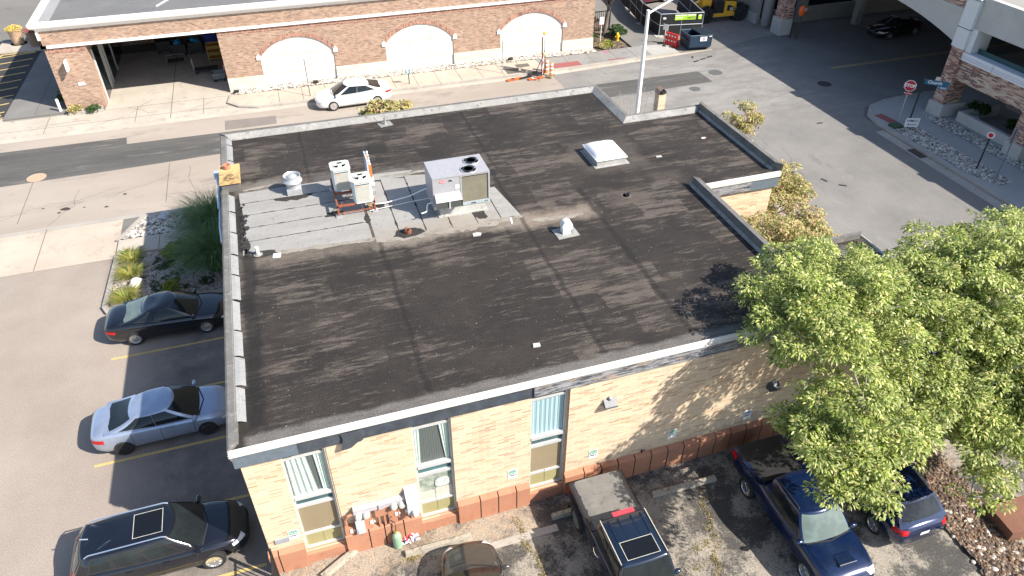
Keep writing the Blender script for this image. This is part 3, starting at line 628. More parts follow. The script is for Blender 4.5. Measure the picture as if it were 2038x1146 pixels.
# parking signs on the wall
def wsign(x, z, blue=False, wdt=.30, h=.40):
    s_ = thing('parking_sign', ('blue and white' if blue else None), None, (x,.098,z)); s_.parent = bld
    mb = MB(); mb.box(-wdt/2,-.012,-h/2,wdt/2,0,h/2); mb.build('sign_plate', m_white, s_)
    mb = MB(); mb.box(-wdt/2+.02,-.016,.02,wdt/2-.02,-.012,h/2-.06); mb.build('sign_band', plain('blue sign paint',(.05,.12,.35),.5) if blue else plain('green sign paint',(.03,.30,.17),.5), s_)
    mn = plain('navy lettering', (.03,.03,.12), .6)
    text('VISITORS' if not blue else 'RESERVED', .062, m_white, 'lettering', s_, (0,-.017,.075), (PI/2,0,0), .001, bold=.002)
    text('ONLY', .085, mn, 'lettering', s_, (0,-.014,-.05), (PI/2,0,0), .001, bold=.004)
    if not blue: text('PARKING', .05, mn, 'lettering', s_, (0,-.014,.172), (PI/2,0,0), .001, bold=.002)
for x, z in ((.88,1.47),(7.51,1.58),(10.21,1.52),(13.04,1.47)): wsign(x, z)
wsign(15.87, 1.46, True); wsign(18.2, 1.5, True, .4, .45)
mb = MB(); mb.box(.33,.06,1.24,.72,.098,1.44); mb.build('cover_plate', plain('grey cover plate', (.3,.32,.34), .5), bld)
mb = MB(); mb.box(8.85,.05,4.9,8.9,.11,5.2); mb.tube([(5.72,.15,.5),(5.72,.15,4.86)], .02, 6); mb.tube([(9.25,.12,.5),(9.25,.12,4.86)], .035, 6); mb.tube([(2.27,.12,.5),(2.27,.12,4.86)], .025, 6); mb.build('conduit_run', plain('brown conduit', (.12,.07,.045), .6), bld)
mb = MB(); mb.box(11.95,.06,.95,12.0,.11,1.08); mb.box(12.05,.07,1.0,12.1,.11,1.03); mb.build('tap', m_black, bld)
# ================================================================== vehicles
def lin(tbl, x): return float(np.interp(x, [p[0] for p in tbl], [p[1] for p in tbl]))
def smooth_tbl(tbl, xs, n=2):
    y = np.interp(xs, [p[0] for p in tbl], [p[1] for p in tbl])
    for _ in range(n): y[1:-1] = (y[:-2]+2*y[1:-1]+y[2:])/4
    return y
def wheel(parent, x, y, r, side, spokes, rimcol, wdt=.22, n=22):
    mb = MB(); prof = [(r*.62,-wdt/2),(r*.93,-wdt/2),(r,-wdt/2+.035),(r,wdt/2-.035),(r*.93,wdt/2),(r*.70,wdt/2),(r*.66,wdt/2-.03),(.0,wdt/2-.07)]
    mb.lathe([(a, b*side) for a, b in prof], (0,0,0), n, 'y')
    wo_ = mb.build('wheel', m_rub, parent, smooth=True, loc=(x,y,r))
    mb = MB(); ro = r*.68; yo = side*(wdt/2-.02)
    mb.lathe([(ro,0),(ro,side*.022),(ro*.88,side*.02),(ro*.88,-side*.02)], (0,yo,0), n, 'y')
    for k in range(spokes):
        a = 2*PI*k/spokes; ca, sa = math.cos(a), math.sin(a); h = .16 if spokes < 7 else .09; h *= ro/.23*.55
        def P(u, v): return (ca*u-sa*v, yo+side*.008, sa*u+ca*v)
        def Q(u, v): return (ca*u-sa*v, yo-side*.02, sa*u+ca*v)
        mb.add([P(.02,-h*.5),P(ro*.93,-h),P(ro*.93,h),P(.02,h*.5),Q(.02,-h*.5),Q(ro*.93,-h),Q(ro*.93,h),Q(.02,h*.5)], [(0,1,2,3),(4,7,6,5),(0,4,5,1),(2,6,7,3),(1,5,6,2)])
    mb.lathe([(ro*.28,0),(ro*.26,side*.02),(0,side*.024)], (0,yo,0), 12, 'y')
    mb.build('rim', rimcol, wo_, smooth=True)
def car(name, label, loc, head, sp, col, cat='car', group=None):
    """sp: dict with L W wb r, top/plan/under tables (x,value), cabin xf0 xf1 xr1 xr0 w0 w1 zr, pillars, etc. +x is forward"""
    root = thing(name, label, cat, loc, R(head), group)
    L, W = sp['L'], sp['W']; hx = L/2; hw = W/2
    xs = np.concatenate([[-hx,-hx+.03,-hx+.08],np.linspace(-hx+.18,hx-.18,46),[hx-.08,hx-.03,hx]])
    zt = smooth_tbl(sp['top'], xs, 2); pl = smooth_tbl(sp['plan'], xs, 1)*hw; ub = np.interp(xs, [p[0] for p in sp['under']], [p[1] for p in sp['under']])
    secs = []
    boxy = sp.get('boxy', 0)
    for x, z, w_, b in zip(xs, zt, pl, ub):
        h = z-b; k = boxy
        half = [(0,b),(.55*w_,b),(.90*w_,b+.02),(.975*w_,b+.10*h+.03),(w_,b+.34*h),((1-.0*k)*w_,b+.55*h),((.975+.02*k)*w_,z-.21*h*(1-.5*k)),((.93+.055*k)*w_,z-.10*h*(1-.6*k)),((.84+.11*k)*w_,z-.035*h*(1-.6*k)),(.68*w_,z+.004),(.38*w_,z+.026*(1-.5*k)),(0,z+.034*(1-.5*k))]
        secs.append([(x,y_,z_) for y_,z_ in half]+[(x,-y_,z_) for y_,z_ in half[-2:0:-1]])
    m = len(secs[0]); bm_v = [p for s_ in secs for p in s_]
    mb = MB(); mb.add(bm_v, [(i*m+k,i*m+(k+1)%m,(i+1)*m+(k+1)%m,(i+1)*m+k) for i in range(len(xs)-1) for k in range(m)]+[tuple(range(m-1,-1,-1)),tuple((len(xs)-1)*m+k for k in range(m))])
    body = mb.build('body', [col, m_dark], root, smooth=True, ang=50)
    bvh = BVHTree.FromPolygons([v.co.copy() for v in body.data.vertices], [tuple(p.vertices) for p in body.data.polygons])
    # wheel wells
    r = sp['r']; ax = sp.get('axo', 0); XW = (ax+sp['wb']/2, ax-sp['wb']/2)
    cm = MB()
    for x in XW:
        for s_ in (-1, 1): cm.lathe([(0,0),(r+.055,0),(r+.055,s_*.5),(0,s_*.5)], (x, s_*(hw-.27), r+.01), 20, 'y')
    cut = cm.build('cutter', m_dark)
    md = body.modifiers.new('b', 'BOOLEAN'); md.object = cut; md.operation = 'DIFFERENCE'; md.solver = 'EXACT'
    bpy.context.view_layer.update()
    me = bpy.data.meshes.new_from_object(body.evaluated_get(bpy.context.evaluated_depsgraph_get())); body.modifiers.clear(); body.data = me
    bpy.data.objects.remove(cut)
    # cabin
    ztop = lambda x: float(np.interp(x, xs, zt))
    c_ = sp['cab']; xf0, xf1, xr1, xr0, w0, w1, zr = (c_[k] for k in ('xf0','xf1','xr1','xr0','w0','w1','zr'))
    bulge = c_.get('bulge', .10); zdrop = c_.get('rear', .05)
    def base(x): return ztop(x)+.0
    def P(side, u, t):
        te = t**.92
        xf = xf0+(xf1-xf0)*te; xr = xr0+(xr1-xr0)*t**.85; w_ = (w0+(w1-w0)*t)+.03*math.sin(PI*t)
        cr = .10
        if side == 'f': y = u*(w_-.03); x = xf-bulge*abs(u)**2.2*(1+.3*t)
        elif side == 'r': y = -u*(w_-.04); x = xr+bulge*.6*abs(u)**2.2
        else:
            s_ = 1 if side == 'l' else -1; x0, x1 = xf-bulge*(1+.3*t), xr+bulge*.6
            x = x0+(x1-x0)*u; y = s_*(w_-.03-.05*max(0, u-.5)*2*c_.get('taper', 1)+.03*math.sin(PI*min(1,max(0,u))))
        zb_ = base(x)-.015; xm = (x-xr1)/(xf1-xr1); zr_ = zr-zdrop*max(0, 1-xm)**1.6
        return Vector((x, y, zb_+(zr_-zb_)*t))
    ring = [('f', u) for u in np.linspace(-1, 1, 13)]+[('l', u) for u in np.linspace(.02, .98, 17)]+[('r', u) for u in np.linspace(-1, 1, 11)]+[('s', u) for u in np.linspace(.98, .02, 17)]
    tl = [0,.12,.3,.5,.7,.85,.95,1.0]; N_ = len(ring); vs = [P(a, u, t_) for t_ in tl for a, u in ring]
    cxm = (xf1+xr1)/2
    for sc, dz in ((.95,.016),(.86,.030),(.65,.045),(.35,.055)):
        for a, u in ring: p = P(a, u, 1); vs.append(Vector((cxm+(p.x-cxm)*sc, p.y*sc, p.z+dz)))
    nr = len(tl)+4; fs = [(i*N_+k, i*N_+(k+1)%N_, (i+1)*N_+(k+1)%N_, (i+1)*N_+k) for i in range(nr-1) for k in range(N_)]+[tuple((nr-1)*N_+k for k in range(N_))]
    mb = MB(); mb.add(vs, fs); cab = mb.build('cabin', c_.get('mat', col), root, smooth=True, ang=60)
    def pane(nm, side, u0, u1, t0, t1, mat, nu=10, nt_=6, o_=.008, parent=cab, frame=True):
        mb = MB(); g = []
        for j in range(nt_+1):
            for i in range(nu+1):
                u = u0+(u1-u0)*i/nu; t_ = t0+(t1-t0)*j/nt_
                if isinstance(side, tuple): pass
                p = P(side, u, t_); e = 1e-3; du = P(side, u+e, t_)-p; dt = P(side, u, t_+e)-p; nn = du.cross(dt).normalized()
                if nn.dot(Vector((p.x-cxm if side in 'fr' else 0, p.y if side in 'ls' else 0, .3))) < 0: nn = -nn
                g.append(p+nn*o_)
        mb.add(g, [(j*(nu+1)+i, j*(nu+1)+i+1, (j+1)*(nu+1)+i+1, (j+1)*(nu+1)+i) for j in range(nt_) for i in range(nu)])
        return mb.build(nm, mat, parent, smooth=True)
    gm = sp.get('glass', m_glass)
    pane('windshield', 'f', -.93, .93, .02, .93, sp.get('wsmat', gm))
    pane('rear_window', 'r', -.86, .86, c_.get('rw0', .15), .90, sp.get('rwmat', gm))
    for s_ in 'ls':
        for (a, b) in sp['sidewin']:
            pane('window_trim', s_, a-.012, b+.012, .06, .91, m_rub, o_=.006); pane('side_window', s_, a, b, .12, .86, sp.get('swmat', gm), o_=.010)
    # decals cast onto the body
    def cast(o_, d):
        h = bvh.ray_cast(o_, d); return h
    def decal(nm, mat, face, q, nu=8, nv=4, o_=.008, parent=body):
        """q: four (a,b) corners; face f/r: a=y,b=z; l/s: a=x,b=z; t: a=x,b=y"""
        mb = MB(); g = []
        for j in range(nv+1):
            for i in range(nu+1):
                u, v = i/nu, j/nv; a = (q[0][0]*(1-u)+q[1][0]*u)*(1-v)+(q[3][0]*(1-u)+q[2][0]*u)*v; b = (q[0][1]*(1-u)+q[1][1]*u)*(1-v)+(q[3][1]*(1-u)+q[2][1]*u)*v
                if face == 'f': O, D = Vector((6, a, b)), Vector((-1,0,0))
                elif face == 'r': O, D = Vector((-6, a, b)), Vector((1,0,0))
                elif face == 'l': O, D = Vector((a, 5, b)), Vector((0,-1,0))
                elif face == 's': O, D = Vector((a, -5, b)), Vector((0,1,0))
                elif face in ('fl','fs','rl','rs'):
                    sx = -1 if face[0] == 'f' else 1; sy = -1 if face[1] == 'l' else 1; D = Vector((sx*.75, sy*.66, -.12)).normalized()
                    O = Vector((-sx*(hx-.1), -sy*(hw-.1), b))+Vector((-D.y, D.x, 0)).normalized()*a*(1 if sx*sy > 0 else -1)-D*3
                else: O, D = Vector((a, b, 5)), Vector((0,0,-1))
                p, nn, _, _ = cast(O, D)
                if p is None: return None
                if nn.dot(D) > 0: nn = -nn
                g.append(p+nn*o_)
        mb.add(g, [(j*(nu+1)+i, j*(nu+1)+i+1, (j+1)*(nu+1)+i+1, (j+1)*(nu+1)+i) for j in range(nv) for i in range(nu)])
        return mb.build(nm, mat, parent, smooth=True)
    zh = sp['zlamp']; zk = sp['ztail']; lw = sp.get('lampw', .22)
    for f_ in ('fl','fs'): decal('headlight', m_lamp, f_, [(-lw,zh[0]),(lw,zh[0]+.02),(lw,zh[1]),(-lw,zh[1]-.03)], 8, 3)
    for f_ in ('rl','rs'): decal('taillight', m_red, f_, [(-lw*1.05,zk[0]),(lw,zk[0]+.02),(lw,zk[1]),(-lw*1.05,zk[1])], 8, 3)
    decal('grille', sp.get('grille', m_rub), 'f', [(-.42*W*.8,zh[0]-.06),(.42*W*.8,zh[0]-.06),(.38*W*.8,zh[1]-.02),(-.38*W*.8,zh[1]-.02)] if sp.get('bigg') else [(-.36*W*.7,zh[0]-.18),(.36*W*.7,zh[0]-.18),(.33*W*.7,zh[0]-.02),(-.33*W*.7,zh[0]-.02)])
    decal('lower_grille', m_rub, 'f', [(-.32*W,.24),(.32*W,.24),(.34*W,.34),(-.34*W,.34)])
    decal('license_plate', m_white, 'r', [(-.16,zk[0]-.14),(.16,zk[0]-.14),(.16,zk[0]-.0),(-.16,zk[0]-.0)], 2, 2, .012)
    zm = (ztop(0)+.2)/2
    for f_ in 'ls':
        zt_ = ztop(ax)
        for x in sp['doors']: decal('door_seam', m_rub, f_, [(x-.008,.30),(x+.008,.30),(x+.008,zt_-.06),(x-.008,zt_-.06)], 1, 8, .003)
        for x in sp['handles']: decal('door_handle', sp.get('hmat', col), f_, [(x-.09,zt_-.20),(x+.09,zt_-.20),(x+.09,zt_-.165),(x-.09,zt_-.165)], 3, 1, .025)
        decal('sill', m_rub, f_, [(XW[1]+r+.1,.20),(XW[0]-r-.1,.20),(XW[0]-r-.1,.27),(XW[1]+r+.1,.27)], 6, 1, .004)
    hxf = min(hx-.25, xf0+(hx-xf0)*.8)
    decal('cowl', m_rub, 't', [(xf0-bulge*.8,-hw*.80),(xf0+.03,0),(xf0+.07,0),(xf0-bulge*.8+.05,-hw*.80)], 8, 1, .008); decal('cowl', m_rub, 't', [(xf0+.03,0),(xf0-bulge*.8,hw*.80),(xf0-bulge*.8+.05,hw*.80),(xf0+.07,0)], 8, 1, .008)
    for s_ in (-1, 1): decal('bonnet_seam', m_rub, 't', [(xf0+.05,s_*hw*.80),(hxf,s_*hw*.66),(hxf,s_*hw*.654),(xf0+.05,s_*hw*.793)], 8, 1, .003)
    for s_ in (-1, 1):
        mb = MB(); X0 = xf0-(xf0-xf1)*.22-.05; Z0 = ztop(X0)+.10
        mb.lathe([(0,-.13),(.055,-.12),(.085,-.05),(.085,.03),(.06,.10),(0,.12)], (0,0,0), 10, 'y'); mo = mb.build('mirror', sp.get('mmat', col), body, smooth=True, loc=(X0,s_*(hw+.01),Z0-.04)); mo.scale = (.9,1,.85)
    for x in XW:
        for s_ in (-1, 1): wheel(root, x, s_*(hw-.105), r, s_, sp.get('spokes', 5), sp.get('rim', m_chrome))
    mb = MB(); mb.box(XW[1]-.3, -hw+.28, .16, XW[0]+.3, hw-.28, .40); mb.build('underbody', m_dark, root)
    return root, body, cab, P, decal, ztop, pane
SED = dict(L=4.63, W=1.80, wb=2.70, r=.325, axo=-.02, zlamp=(.58,.70), ztail=(.70,.86),
    top=[(-2.32,.80),(-2.28,.98),(-2.0,1.06),(-1.5,1.05),(0,.97),(.9,.93),(1.5,.86),(2.0,.74),(2.25,.64),(2.32,.52)],
    plan=[(-2.32,.66),(-2.26,.80),(-2.05,.91),(-1.5,.975),(-.8,1),(1,1),(1.55,.98),(1.9,.91),(2.12,.79),(2.25,.62),(2.32,.42)],
    under=[(-2.32,.42),(-2.2,.28),(-1.9,.2),(1.9,.18),(2.2,.2),(2.32,.3)],
    cab=dict(xf0=1.30,xf1=.42,xr1=-.95,xr0=-1.92,w0=.855,w1=.625,zr=1.40,bulge=.20,rear=.09,taper=1.1),
    sidewin=[(.07,.43),(.46,.74),(.765,.87)], doors=(.95,-.10,-1.02), handles=(.12,-.85), spokes=10)
m_silver = paint('silver blue paint', (.40,.47,.60), .55, .3)
m_blackp = paint('black car paint', (.008,.010,.017), .2, .15)
m_whitep = paint('white car paint', (.80,.80,.80), 0, .25)
m_bluep = paint('dark blue car paint', (.006,.020,.075), .35, .15)
m_grayp = paint('brown grey car paint', (.05,.047,.046), .4, .18)
m_rimd = plain('dark alloy', (.06,.06,.065), .35, .6)
civ = dict(SED); civ.update(rim=m_rimd, glass=m_glass)
car('silver_sedan', 'silver blue four-door sedan with black wheels parked nose-in beside the building', (-3.12,7.06,0), 1.5, civ, m_silver, 'car')
sol = dict(SED); sol.update(L=4.86, W=1.81, wb=2.72, sidewin=[(.08,.56),(.59,.82)], doors=(.95,-.55), handles=(-.30,), spokes=6, rim=m_chrome, rwmat=m_glass2, ztail=(.68,.80))
sol['top'] = [(-2.43,.78),(-2.38,.96),(-2.1,1.03),(-1.5,1.04),(0,.96),(1,.90),(1.7,.82),(2.1,.72),(2.36,.62),(2.43,.5)]
sol['plan'] = [(x*1.05, v) for x, v in SED['plan']]; sol['under'] = [(x*1.05, v) for x, v in SED['under']]
sol['cab'] = dict(xf0=1.22,xf1=.34,xr1=-.90,xr0=-1.90,w0=.85,w1=.62,zr=1.39,bulge=.22,rear=.10,taper=1.4)
car('black_coupe', 'black two-door coupe with silver wheels parked next to the planted island', (-3.15,12.9,0), -1.5, sol, m_blackp, 'car')
mal = dict(SED); mal.update(L=4.92, W=1.85, wb=2.83, r=.335, spokes=5, rim=m_chrome, ztail=(.78,.92))
mal['top'] = [(x*1.06, z+.02) for x, z in SED['top']]; mal['plan'] = [(x*1.063, v) for x, v in SED['plan']]; mal['under'] = [(x*1.063, v) for x, v in SED['under']]
mal['cab'] = dict(xf0=1.38,xf1=.48,xr1=-1.0,xr0=-2.05,w0=.875,w1=.64,zr=1.44,bulge=.20,rear=.10,taper=1.1)
car('white_sedan', 'white four-door sedan parked at the kerb across the street', (7.26,33.2,0), 181, mal, m_whitep, 'car')
SUV = dict(L=4.82, W=1.86, wb=2.74, r=.345, axo=-.03, zlamp=(.72,.86), ztail=(.85,1.10),
    top=[(-2.41,.85),(-2.37,1.05),(-2.1,1.14),(-1.5,1.13),(0,1.06),(.9,1.05),(1.5,1.0),(2.05,.90),(2.32,.78),(2.41,.6)],
    plan=[(-2.41,.80),(-2.3,.91),(-2.0,.975),(-1.4,1),(1,1),(1.5,.985),(1.95,.91),(2.2,.78),(2.34,.62),(2.41,.45)],
    under=[(-2.41,.45),(-2.2,.3),(-1.9,.24),(1.9,.22),(2.25,.26),(2.41,.36)],
    cab=dict(xf0=1.30,xf1=.52,xr1=-2.0,xr0=-2.34,w0=.875,w1=.66,zr=1.62,bulge=.18,rear=.06,taper=.7,rw0=.2),
    sidewin=[(.10,.36),(.385,.66),(.69,.88)], doors=(.98,-.02,-.98), handles=(.16,-.82), spokes=10, rim=m_chrome, wsmat=m_glass, rwmat=m_glass2)
def roof_items(cab, P, zr, x0, x1, w_, mat=m_chrome, rails=True, sun=None):
    if rails:
        for s_ in (-1, 1):
            mb = MB(); mb.tube([(x0,s_*w_,zr-.02),(x0+.12,s_*w_,zr+.05),(x1-.12,s_*w_,zr+.055),(x1,s_*w_,zr)], .02, 6); mb.build('roof_rail', mat, cab, smooth=True)
    if sun:
        a, b, h, z = sun; o_ = .012
        mb = MB(); pts = [(a,-h),(b,-h),(b,h),(a,h)]
        inn = off([(a,-h),(b,-h),(b,h),(a,h)], .016)
        mb.add([(*p,z+.012) for p in pts]+[(*p,z+.012) for p in inn], [(i,(i+1)%4,4+(i+1)%4,4+i) for i in range(4)]); mb.build('sunroof_trim', plain('sunroof trim', (.55,.53,.47), .4), cab)
        mb = MB(); mb.quad(*[(*p,z+.010) for p in inn]); mb.build('sunroof', plain('tinted sunroof', (.006,.007,.009), .25), cab)
o, b, cab, P, decal, zt, pane = car('black_wagon', 'black crossover wagon with roof rails and sunroof parked in the lower left corner', (-2.92,1.62,0), .5, SUV, m_blackp, 'car')
roof_items(cab, P, 1.62, -1.8, .35, .60, sun=(-.55,.25,.42,1.665)); mb = MB(); mb.tube([(-1.75,0,1.64),(-1.95,0,1.72)], .02, 6); mb.build('antenna', m_chrome, cab)
gry = dict(SED); gry.update(zlamp=(.62,.74), L=4.6, grille=m_rub)
car('grey_sedan', 'dark brown-grey sedan seen only from its bonnet at the bottom edge', (5.42,-3.42,0), 84, gry, m_grayp, 'car')
q5 = dict(SUV); q5.update(L=4.66, W=1.9, rwmat=m_glass, wsmat=m_glass, spokes=5, ztail=(.88,1.05))
q5['top'] = [(x*.967, z) for x, z in SUV['top']]; q5['plan'] = [(x*.967, v) for x, v in SUV['plan']]; q5['under'] = [(x*.967, v) for x, v in SUV['under']]
q5['cab'] = dict(xf0=1.2,xf1=.42,xr1=-1.7,xr0=-2.24,w0=.89,w1=.67,zr=1.64,bulge=.14,rear=.05,taper=.9,rw0=.2)
o, b, cab, P, decal, zt, pane = car('blue_crossover', 'dark blue crossover with its rear towards the viewer half hidden by the tree', (18.78,-2.85,0), 90, q5, m_bluep, 'car')
roof_items(cab, P, 1.64, -1.4, .25, .62)
# ---- pickups
def pickup(name, label, loc, head, sp, col, covmat, seams, x0, x1, cz, hoodscoop=False, flares=False, roofribs=False):
    o, body, cab, P, decal, zt, pane = car(name, label, loc, head, sp, col, 'pickup truck')
    hw = sp['W']/2
    mb = MB(); mb.box(x0+.03, -hw+.06, cz-.16, x1, hw-.06, cz-.02); mb.build('bed', col, o)
    N = 28; mb = MB(); g = []
    for i in range(N+1):
        x = x0+(x1-x0)*i/N; dd = min(abs(x-(x0+(x1-x0)*s_)) for s_ in seams); dz = -.012*math.exp(-(dd/.04)**2)
        for j in range(9):
            y = (-1+2*j/8)*(hw-.05); e = 1 if j in (0, 8) else 0; g.append((x, y, cz+dz+.02*(1-(j/4-1)**2)-.05*e+.003*math.sin(i*2.1+j)))
    mb.add(g, [(i*9+j, i*9+j+1, (i+1)*9+j+1, (i+1)*9+j) for i in range(N) for j in range(8)]); mb.build('bed_cover', covmat, o, smooth=True)
    mb = MB()
    for s_ in (-1, 1): mb.box(x0, s_*(hw-.035)-.03, cz-.05, x1, s_*(hw-.035)+.03, cz-.012)
    mb.box(x0-.01, -hw+.06, cz-.05, x0+.05, hw-.06, cz-.010); mb.build('bed_rail', m_black if flares else col, o)
    if flares:
        for x in (sp['axo']+sp['wb']/2, sp['axo']-sp['wb']/2):
            for s_ in (-1, 1):
                mb = MB(); r = sp['r']+.06; pr = []
                for k in range(9):
                    a = PI*(k/8)*.92+.06*PI; pr += [(x+r*math.cos(a), s_*(hw-.02), r*math.sin(a)+sp['r']), (x+(r+.02)*math.cos(a), s_*(hw+.09), (r+.02)*math.sin(a)+sp['r']), (x+(r+.10)*math.cos(a), s_*(hw+.07), (r+.09)*math.sin(a)+sp['r']), (x+(r+.12)*math.cos(a), s_*(hw-.04), (r+.11)*math.sin(a)+sp['r'])]
                mb.add(pr, [(k*4+j, k*4+j+1, k*4+j+5, k*4+j+4) for k in range(8) for j in range(3)]); mb.build('fender', m_rub, body, smooth=True)
    return o, body, cab, P, decal, zt
JP = dict(L=5.54, W=1.80, wb=3.49, r=.41, axo=-.25, boxy=1, zlamp=(.85,1.05), ztail=(.85,1.15), lampw=.10,
    top=[(-2.77,1.15),(-2.7,1.26),(-.75,1.26),(-.6,1.24),(.9,1.22),(1.1,1.20),(2.3,1.14),(2.6,1.08),(2.77,.9)],
    plan=[(-2.77,.95),(-2.6,1),(-.2,1),(1.0,.95),(1.6,.86),(2.6,.82),(2.77,.78)],
    under=[(-2.77,.6),(-2.4,.45),(2.4,.42),(2.77,.5)],
    cab=dict(xf0=1.08,xf1=.72,xr1=-.86,xr0=-.92,w0=.86,w1=.74,zr=1.83,bulge=.04,rear=.0,taper=.1,rw0=.15),
    sidewin=[(.07,.46),(.52,.92)], doors=(.95,.05,-.85), handles=(.2,-.68), spokes=8, rim=plain('silver grey alloy', (.3,.3,.3), .4, .5))
m_cover = surf('weathered grey tonneau', (.19,.182,.168), (.235,.225,.205), 1.2, (.13,.12,.105), 35, .2)
o, body, cab, P, decal, zt = pickup('jeep_style_pickup', 'navy pickup with a faded grey canvas bed cover backed towards the wall', (10.02,-3.30,0), -90, JP, paint('navy truck paint', (.010,.020,.042), .3, .2), m_cover, (.32,.62), -2.72, -.95, 1.30, flares=True)
mb = MB(); zr = 1.885
for y in (-.5,-.2,.2,.5): mb.box(-.75,y-.018,zr-.03,-.05,y+.018,zr+.008)
mb.build('roof_rib', paint('navy truck paint', (.010,.020,.042)), cab)
mb = MB(); mb.box(-.98,-.62,1.78,-.86,.62,1.85); mb.build('spoiler', m_black, cab)
mb = MB(); mb.box(-.99,-.28,1.80,-.85,.40,1.862); mb.build('brake_light', plain('faded red lens', (.55,.06,.08), .4), cab)
roof_items(cab, P, 1.83, 0, 0, 0, rails=False, sun=(.0,.58,.50,1.885))
mb = MB()
for s_ in (-1, 1): mb.box(-.85,s_*.70-.012,1.85,.62,s_*.70+.012,1.868)
mb.build('drip_rail', plain('pale drip rail', (.5,.46,.38), .5), cab)
for s_ in (-1, 1):
    mb = MB(); mb.tube([(-.6,s_*.93,.98),(-.5,s_*.97,.98),(-.35,s_*.97,.98),(-.27,s_*.93,.98)], .02, 6); mb.build('step_hook', m_chrome, body)
DK = dict(L=5.15, W=1.83, wb=3.12, r=.37, axo=.10, boxy=.6, zlamp=(.82,.98), ztail=(.85,1.08), lampw=.2,
    top=[(-2.575,1.05),(-2.5,1.16),(-.95,1.16),(-.7,1.12),(.9,1.10),(1.3,1.10),(2.0,1.04),(2.35,.96),(2.5,.85),(2.575,.6)],
    plan=[(-2.575,.93),(-2.4,.97),(-.9,.97),(-.6,1),(1.2,1),(1.9,.97),(2.3,.90),(2.5,.8),(2.575,.72)],
    under=[(-2.575,.55),(-2.3,.36),(2.3,.32),(2.575,.4)],
    cab=dict(xf0=1.32,xf1=.72,xr1=-.80,xr0=-.93,w0=.87,w1=.67,zr=1.68,bulge=.14,rear=.03,taper=.4,rw0=.25),
    sidewin=[(.10,.47),(.50,.84)], doors=(1.0,.10,-.80), handles=(.25,-.62), spokes=5, rim=m_chrome, wsmat=m_glass2)
o, body, cab, P, decal, zt = pickup('blue_pickup', 'dark blue pickup with a black bed cover and bonnet scoop parked under the tree', (15.72,-3.33,0), -90, DK, m_bluep, plain('black vinyl', (.018,.018,.02), .6), (.5,), -2.5, -.98, 1.20)
mb = MB(); z = 1.10; mb.add([(1.75,-.28,z-.03),(1.75,.28,z-.03),(2.12,.30,z-.08),(2.12,-.30,z-.08),(1.8,-.22,z+.03),(1.8,.22,z+.03),(2.12,.27,z+.02),(2.12,-.27,z+.02)], [(4,5,6,7),(0,1,5,4),(1,2,6,5),(3,0,4,7)]); mb.build('bonnet_scoop', m_bluep, body)
mb = MB(); mb.box(2.11,-.26,1.03,2.125,.26,1.11); mb.build('scoop_opening', m_dark, body)
mb = MB(); mb.tube([(2.13,-.28,1.13),(2.14,.28,1.13)], .012, 6); mb.build('scoop_trim', m_chrome, body)
for s_ in (-1, 1): roof_items(cab, P, 1.67, -.6, .5, .60, mat=m_black) if s_ == 1 else None
# car under the bridge, pale vehicle inside the garage
dk = dict(SED); car('dark_sedan', 'black car driving in the shade under the brick garage bridge', (50.6,33.3,0), 186, dk, m_blackp, 'car')
vn = dict(SUV); vn['cab'] = dict(SUV['cab'], zr=1.95, xr1=-2.2, xf1=.7)
car('white_van', 'white van parked on the deck inside the brick garage', (46.4,15.4,3.95), 160, vn, m_whitep, 'van')
# ================================================================== long red brick building across the street
m_redb = brick('red brown brick', ((0,(.17,.10,.075)),(.2,(.26,.155,.105)),(.5,(.335,.205,.14)),(.8,(.39,.245,.17)),(1,(.44,.31,.23))), (.45,.37,.30), .24, .08, .012)
m_stone = surf('cast stone', (.62,.57,.49), (.70,.66,.58), .5, (.60,.46,.31), 30, .12, stretch=(.5,1,1.6))
m_panelw = surf('white cast panel', (.66,.63,.57), (.74,.72,.67), .5, (.60,.56,.50), 30, .1)
rb = thing('brick_depot', 'long red brick building with three blind white arches and a drive-through bay', 'building')
def prism_xz(mb, pts, y0, y1):
    n = len(pts); mb.add([(x,y0,z) for x,z in pts]+[(x,y1,z) for x,z in pts], [tuple(range(n)), tuple(range(2*n-1,n-1,-1))]+[(i,n+i,n+(i+1)%n,(i+1)%n) for i in range(n)])
ARC = ((1.92,6.78),(10.36,15.24),(18.78,23.66)); SPR, RISE = 2.12, 1.15
def arc(a, b, n=18, sp=SPR, ri=RISE, grow=0):
    h = (b-a)/2; Rr = (h*h+ri*ri)/(2*ri); cz = sp+ri-Rr; th = math.asin(h/Rr); cx = (a+b)/2
    return [(cx+(Rr+grow)*math.sin(-th+2*th*k/n), cz+(Rr+grow)*math.cos(-th+2*th*k/n)) for k in range(n+1)]
pts = [(-.45,.92)]
for a, b in ARC: pts += [(a,.92)]+arc(a, b)+[(b,.92)]
pts += [(26.15,.92),(26.15,4.09),(-.45,4.09)]
mb = MB(); prism_xz(mb, pts, 37.5, 37.9)
mb.box(-10.5,37.5,0,-8.2,38.2,4.09); mb.box(-10.5,37.5,4.24,26.15,37.9,5.22); mb.box(-10.5,37.9,0,-10.1,64,5.22); mb.box(25.75,37.9,0,26.15,64,5.22); mb.box(-8.6,38.2,0,-8.21,49.4,4.09)
mb.box(-.44,37.9,0,-.1,49.4,4.09); mb.box(-8.6,49.4,0,0,49.8,4.4)
mb.build('wall', m_redb, rb)
mb = MB()
for a, b in ARC: n_ = 18; A = arc(a, b, n_); B = arc(a, b, n_, grow=.26); mb.add([(x,37.488,z) for x,z in A]+[(x,37.488,z) for x,z in B], [(i,i+1,n_+2+i,n_+1+i) for i in range(n_)])
mb.box(-10.4,37.49,3.75,-8.25,37.4995,4.05); mb.box(-.4,37.49,3.82,26.1,37.4995,4.05)
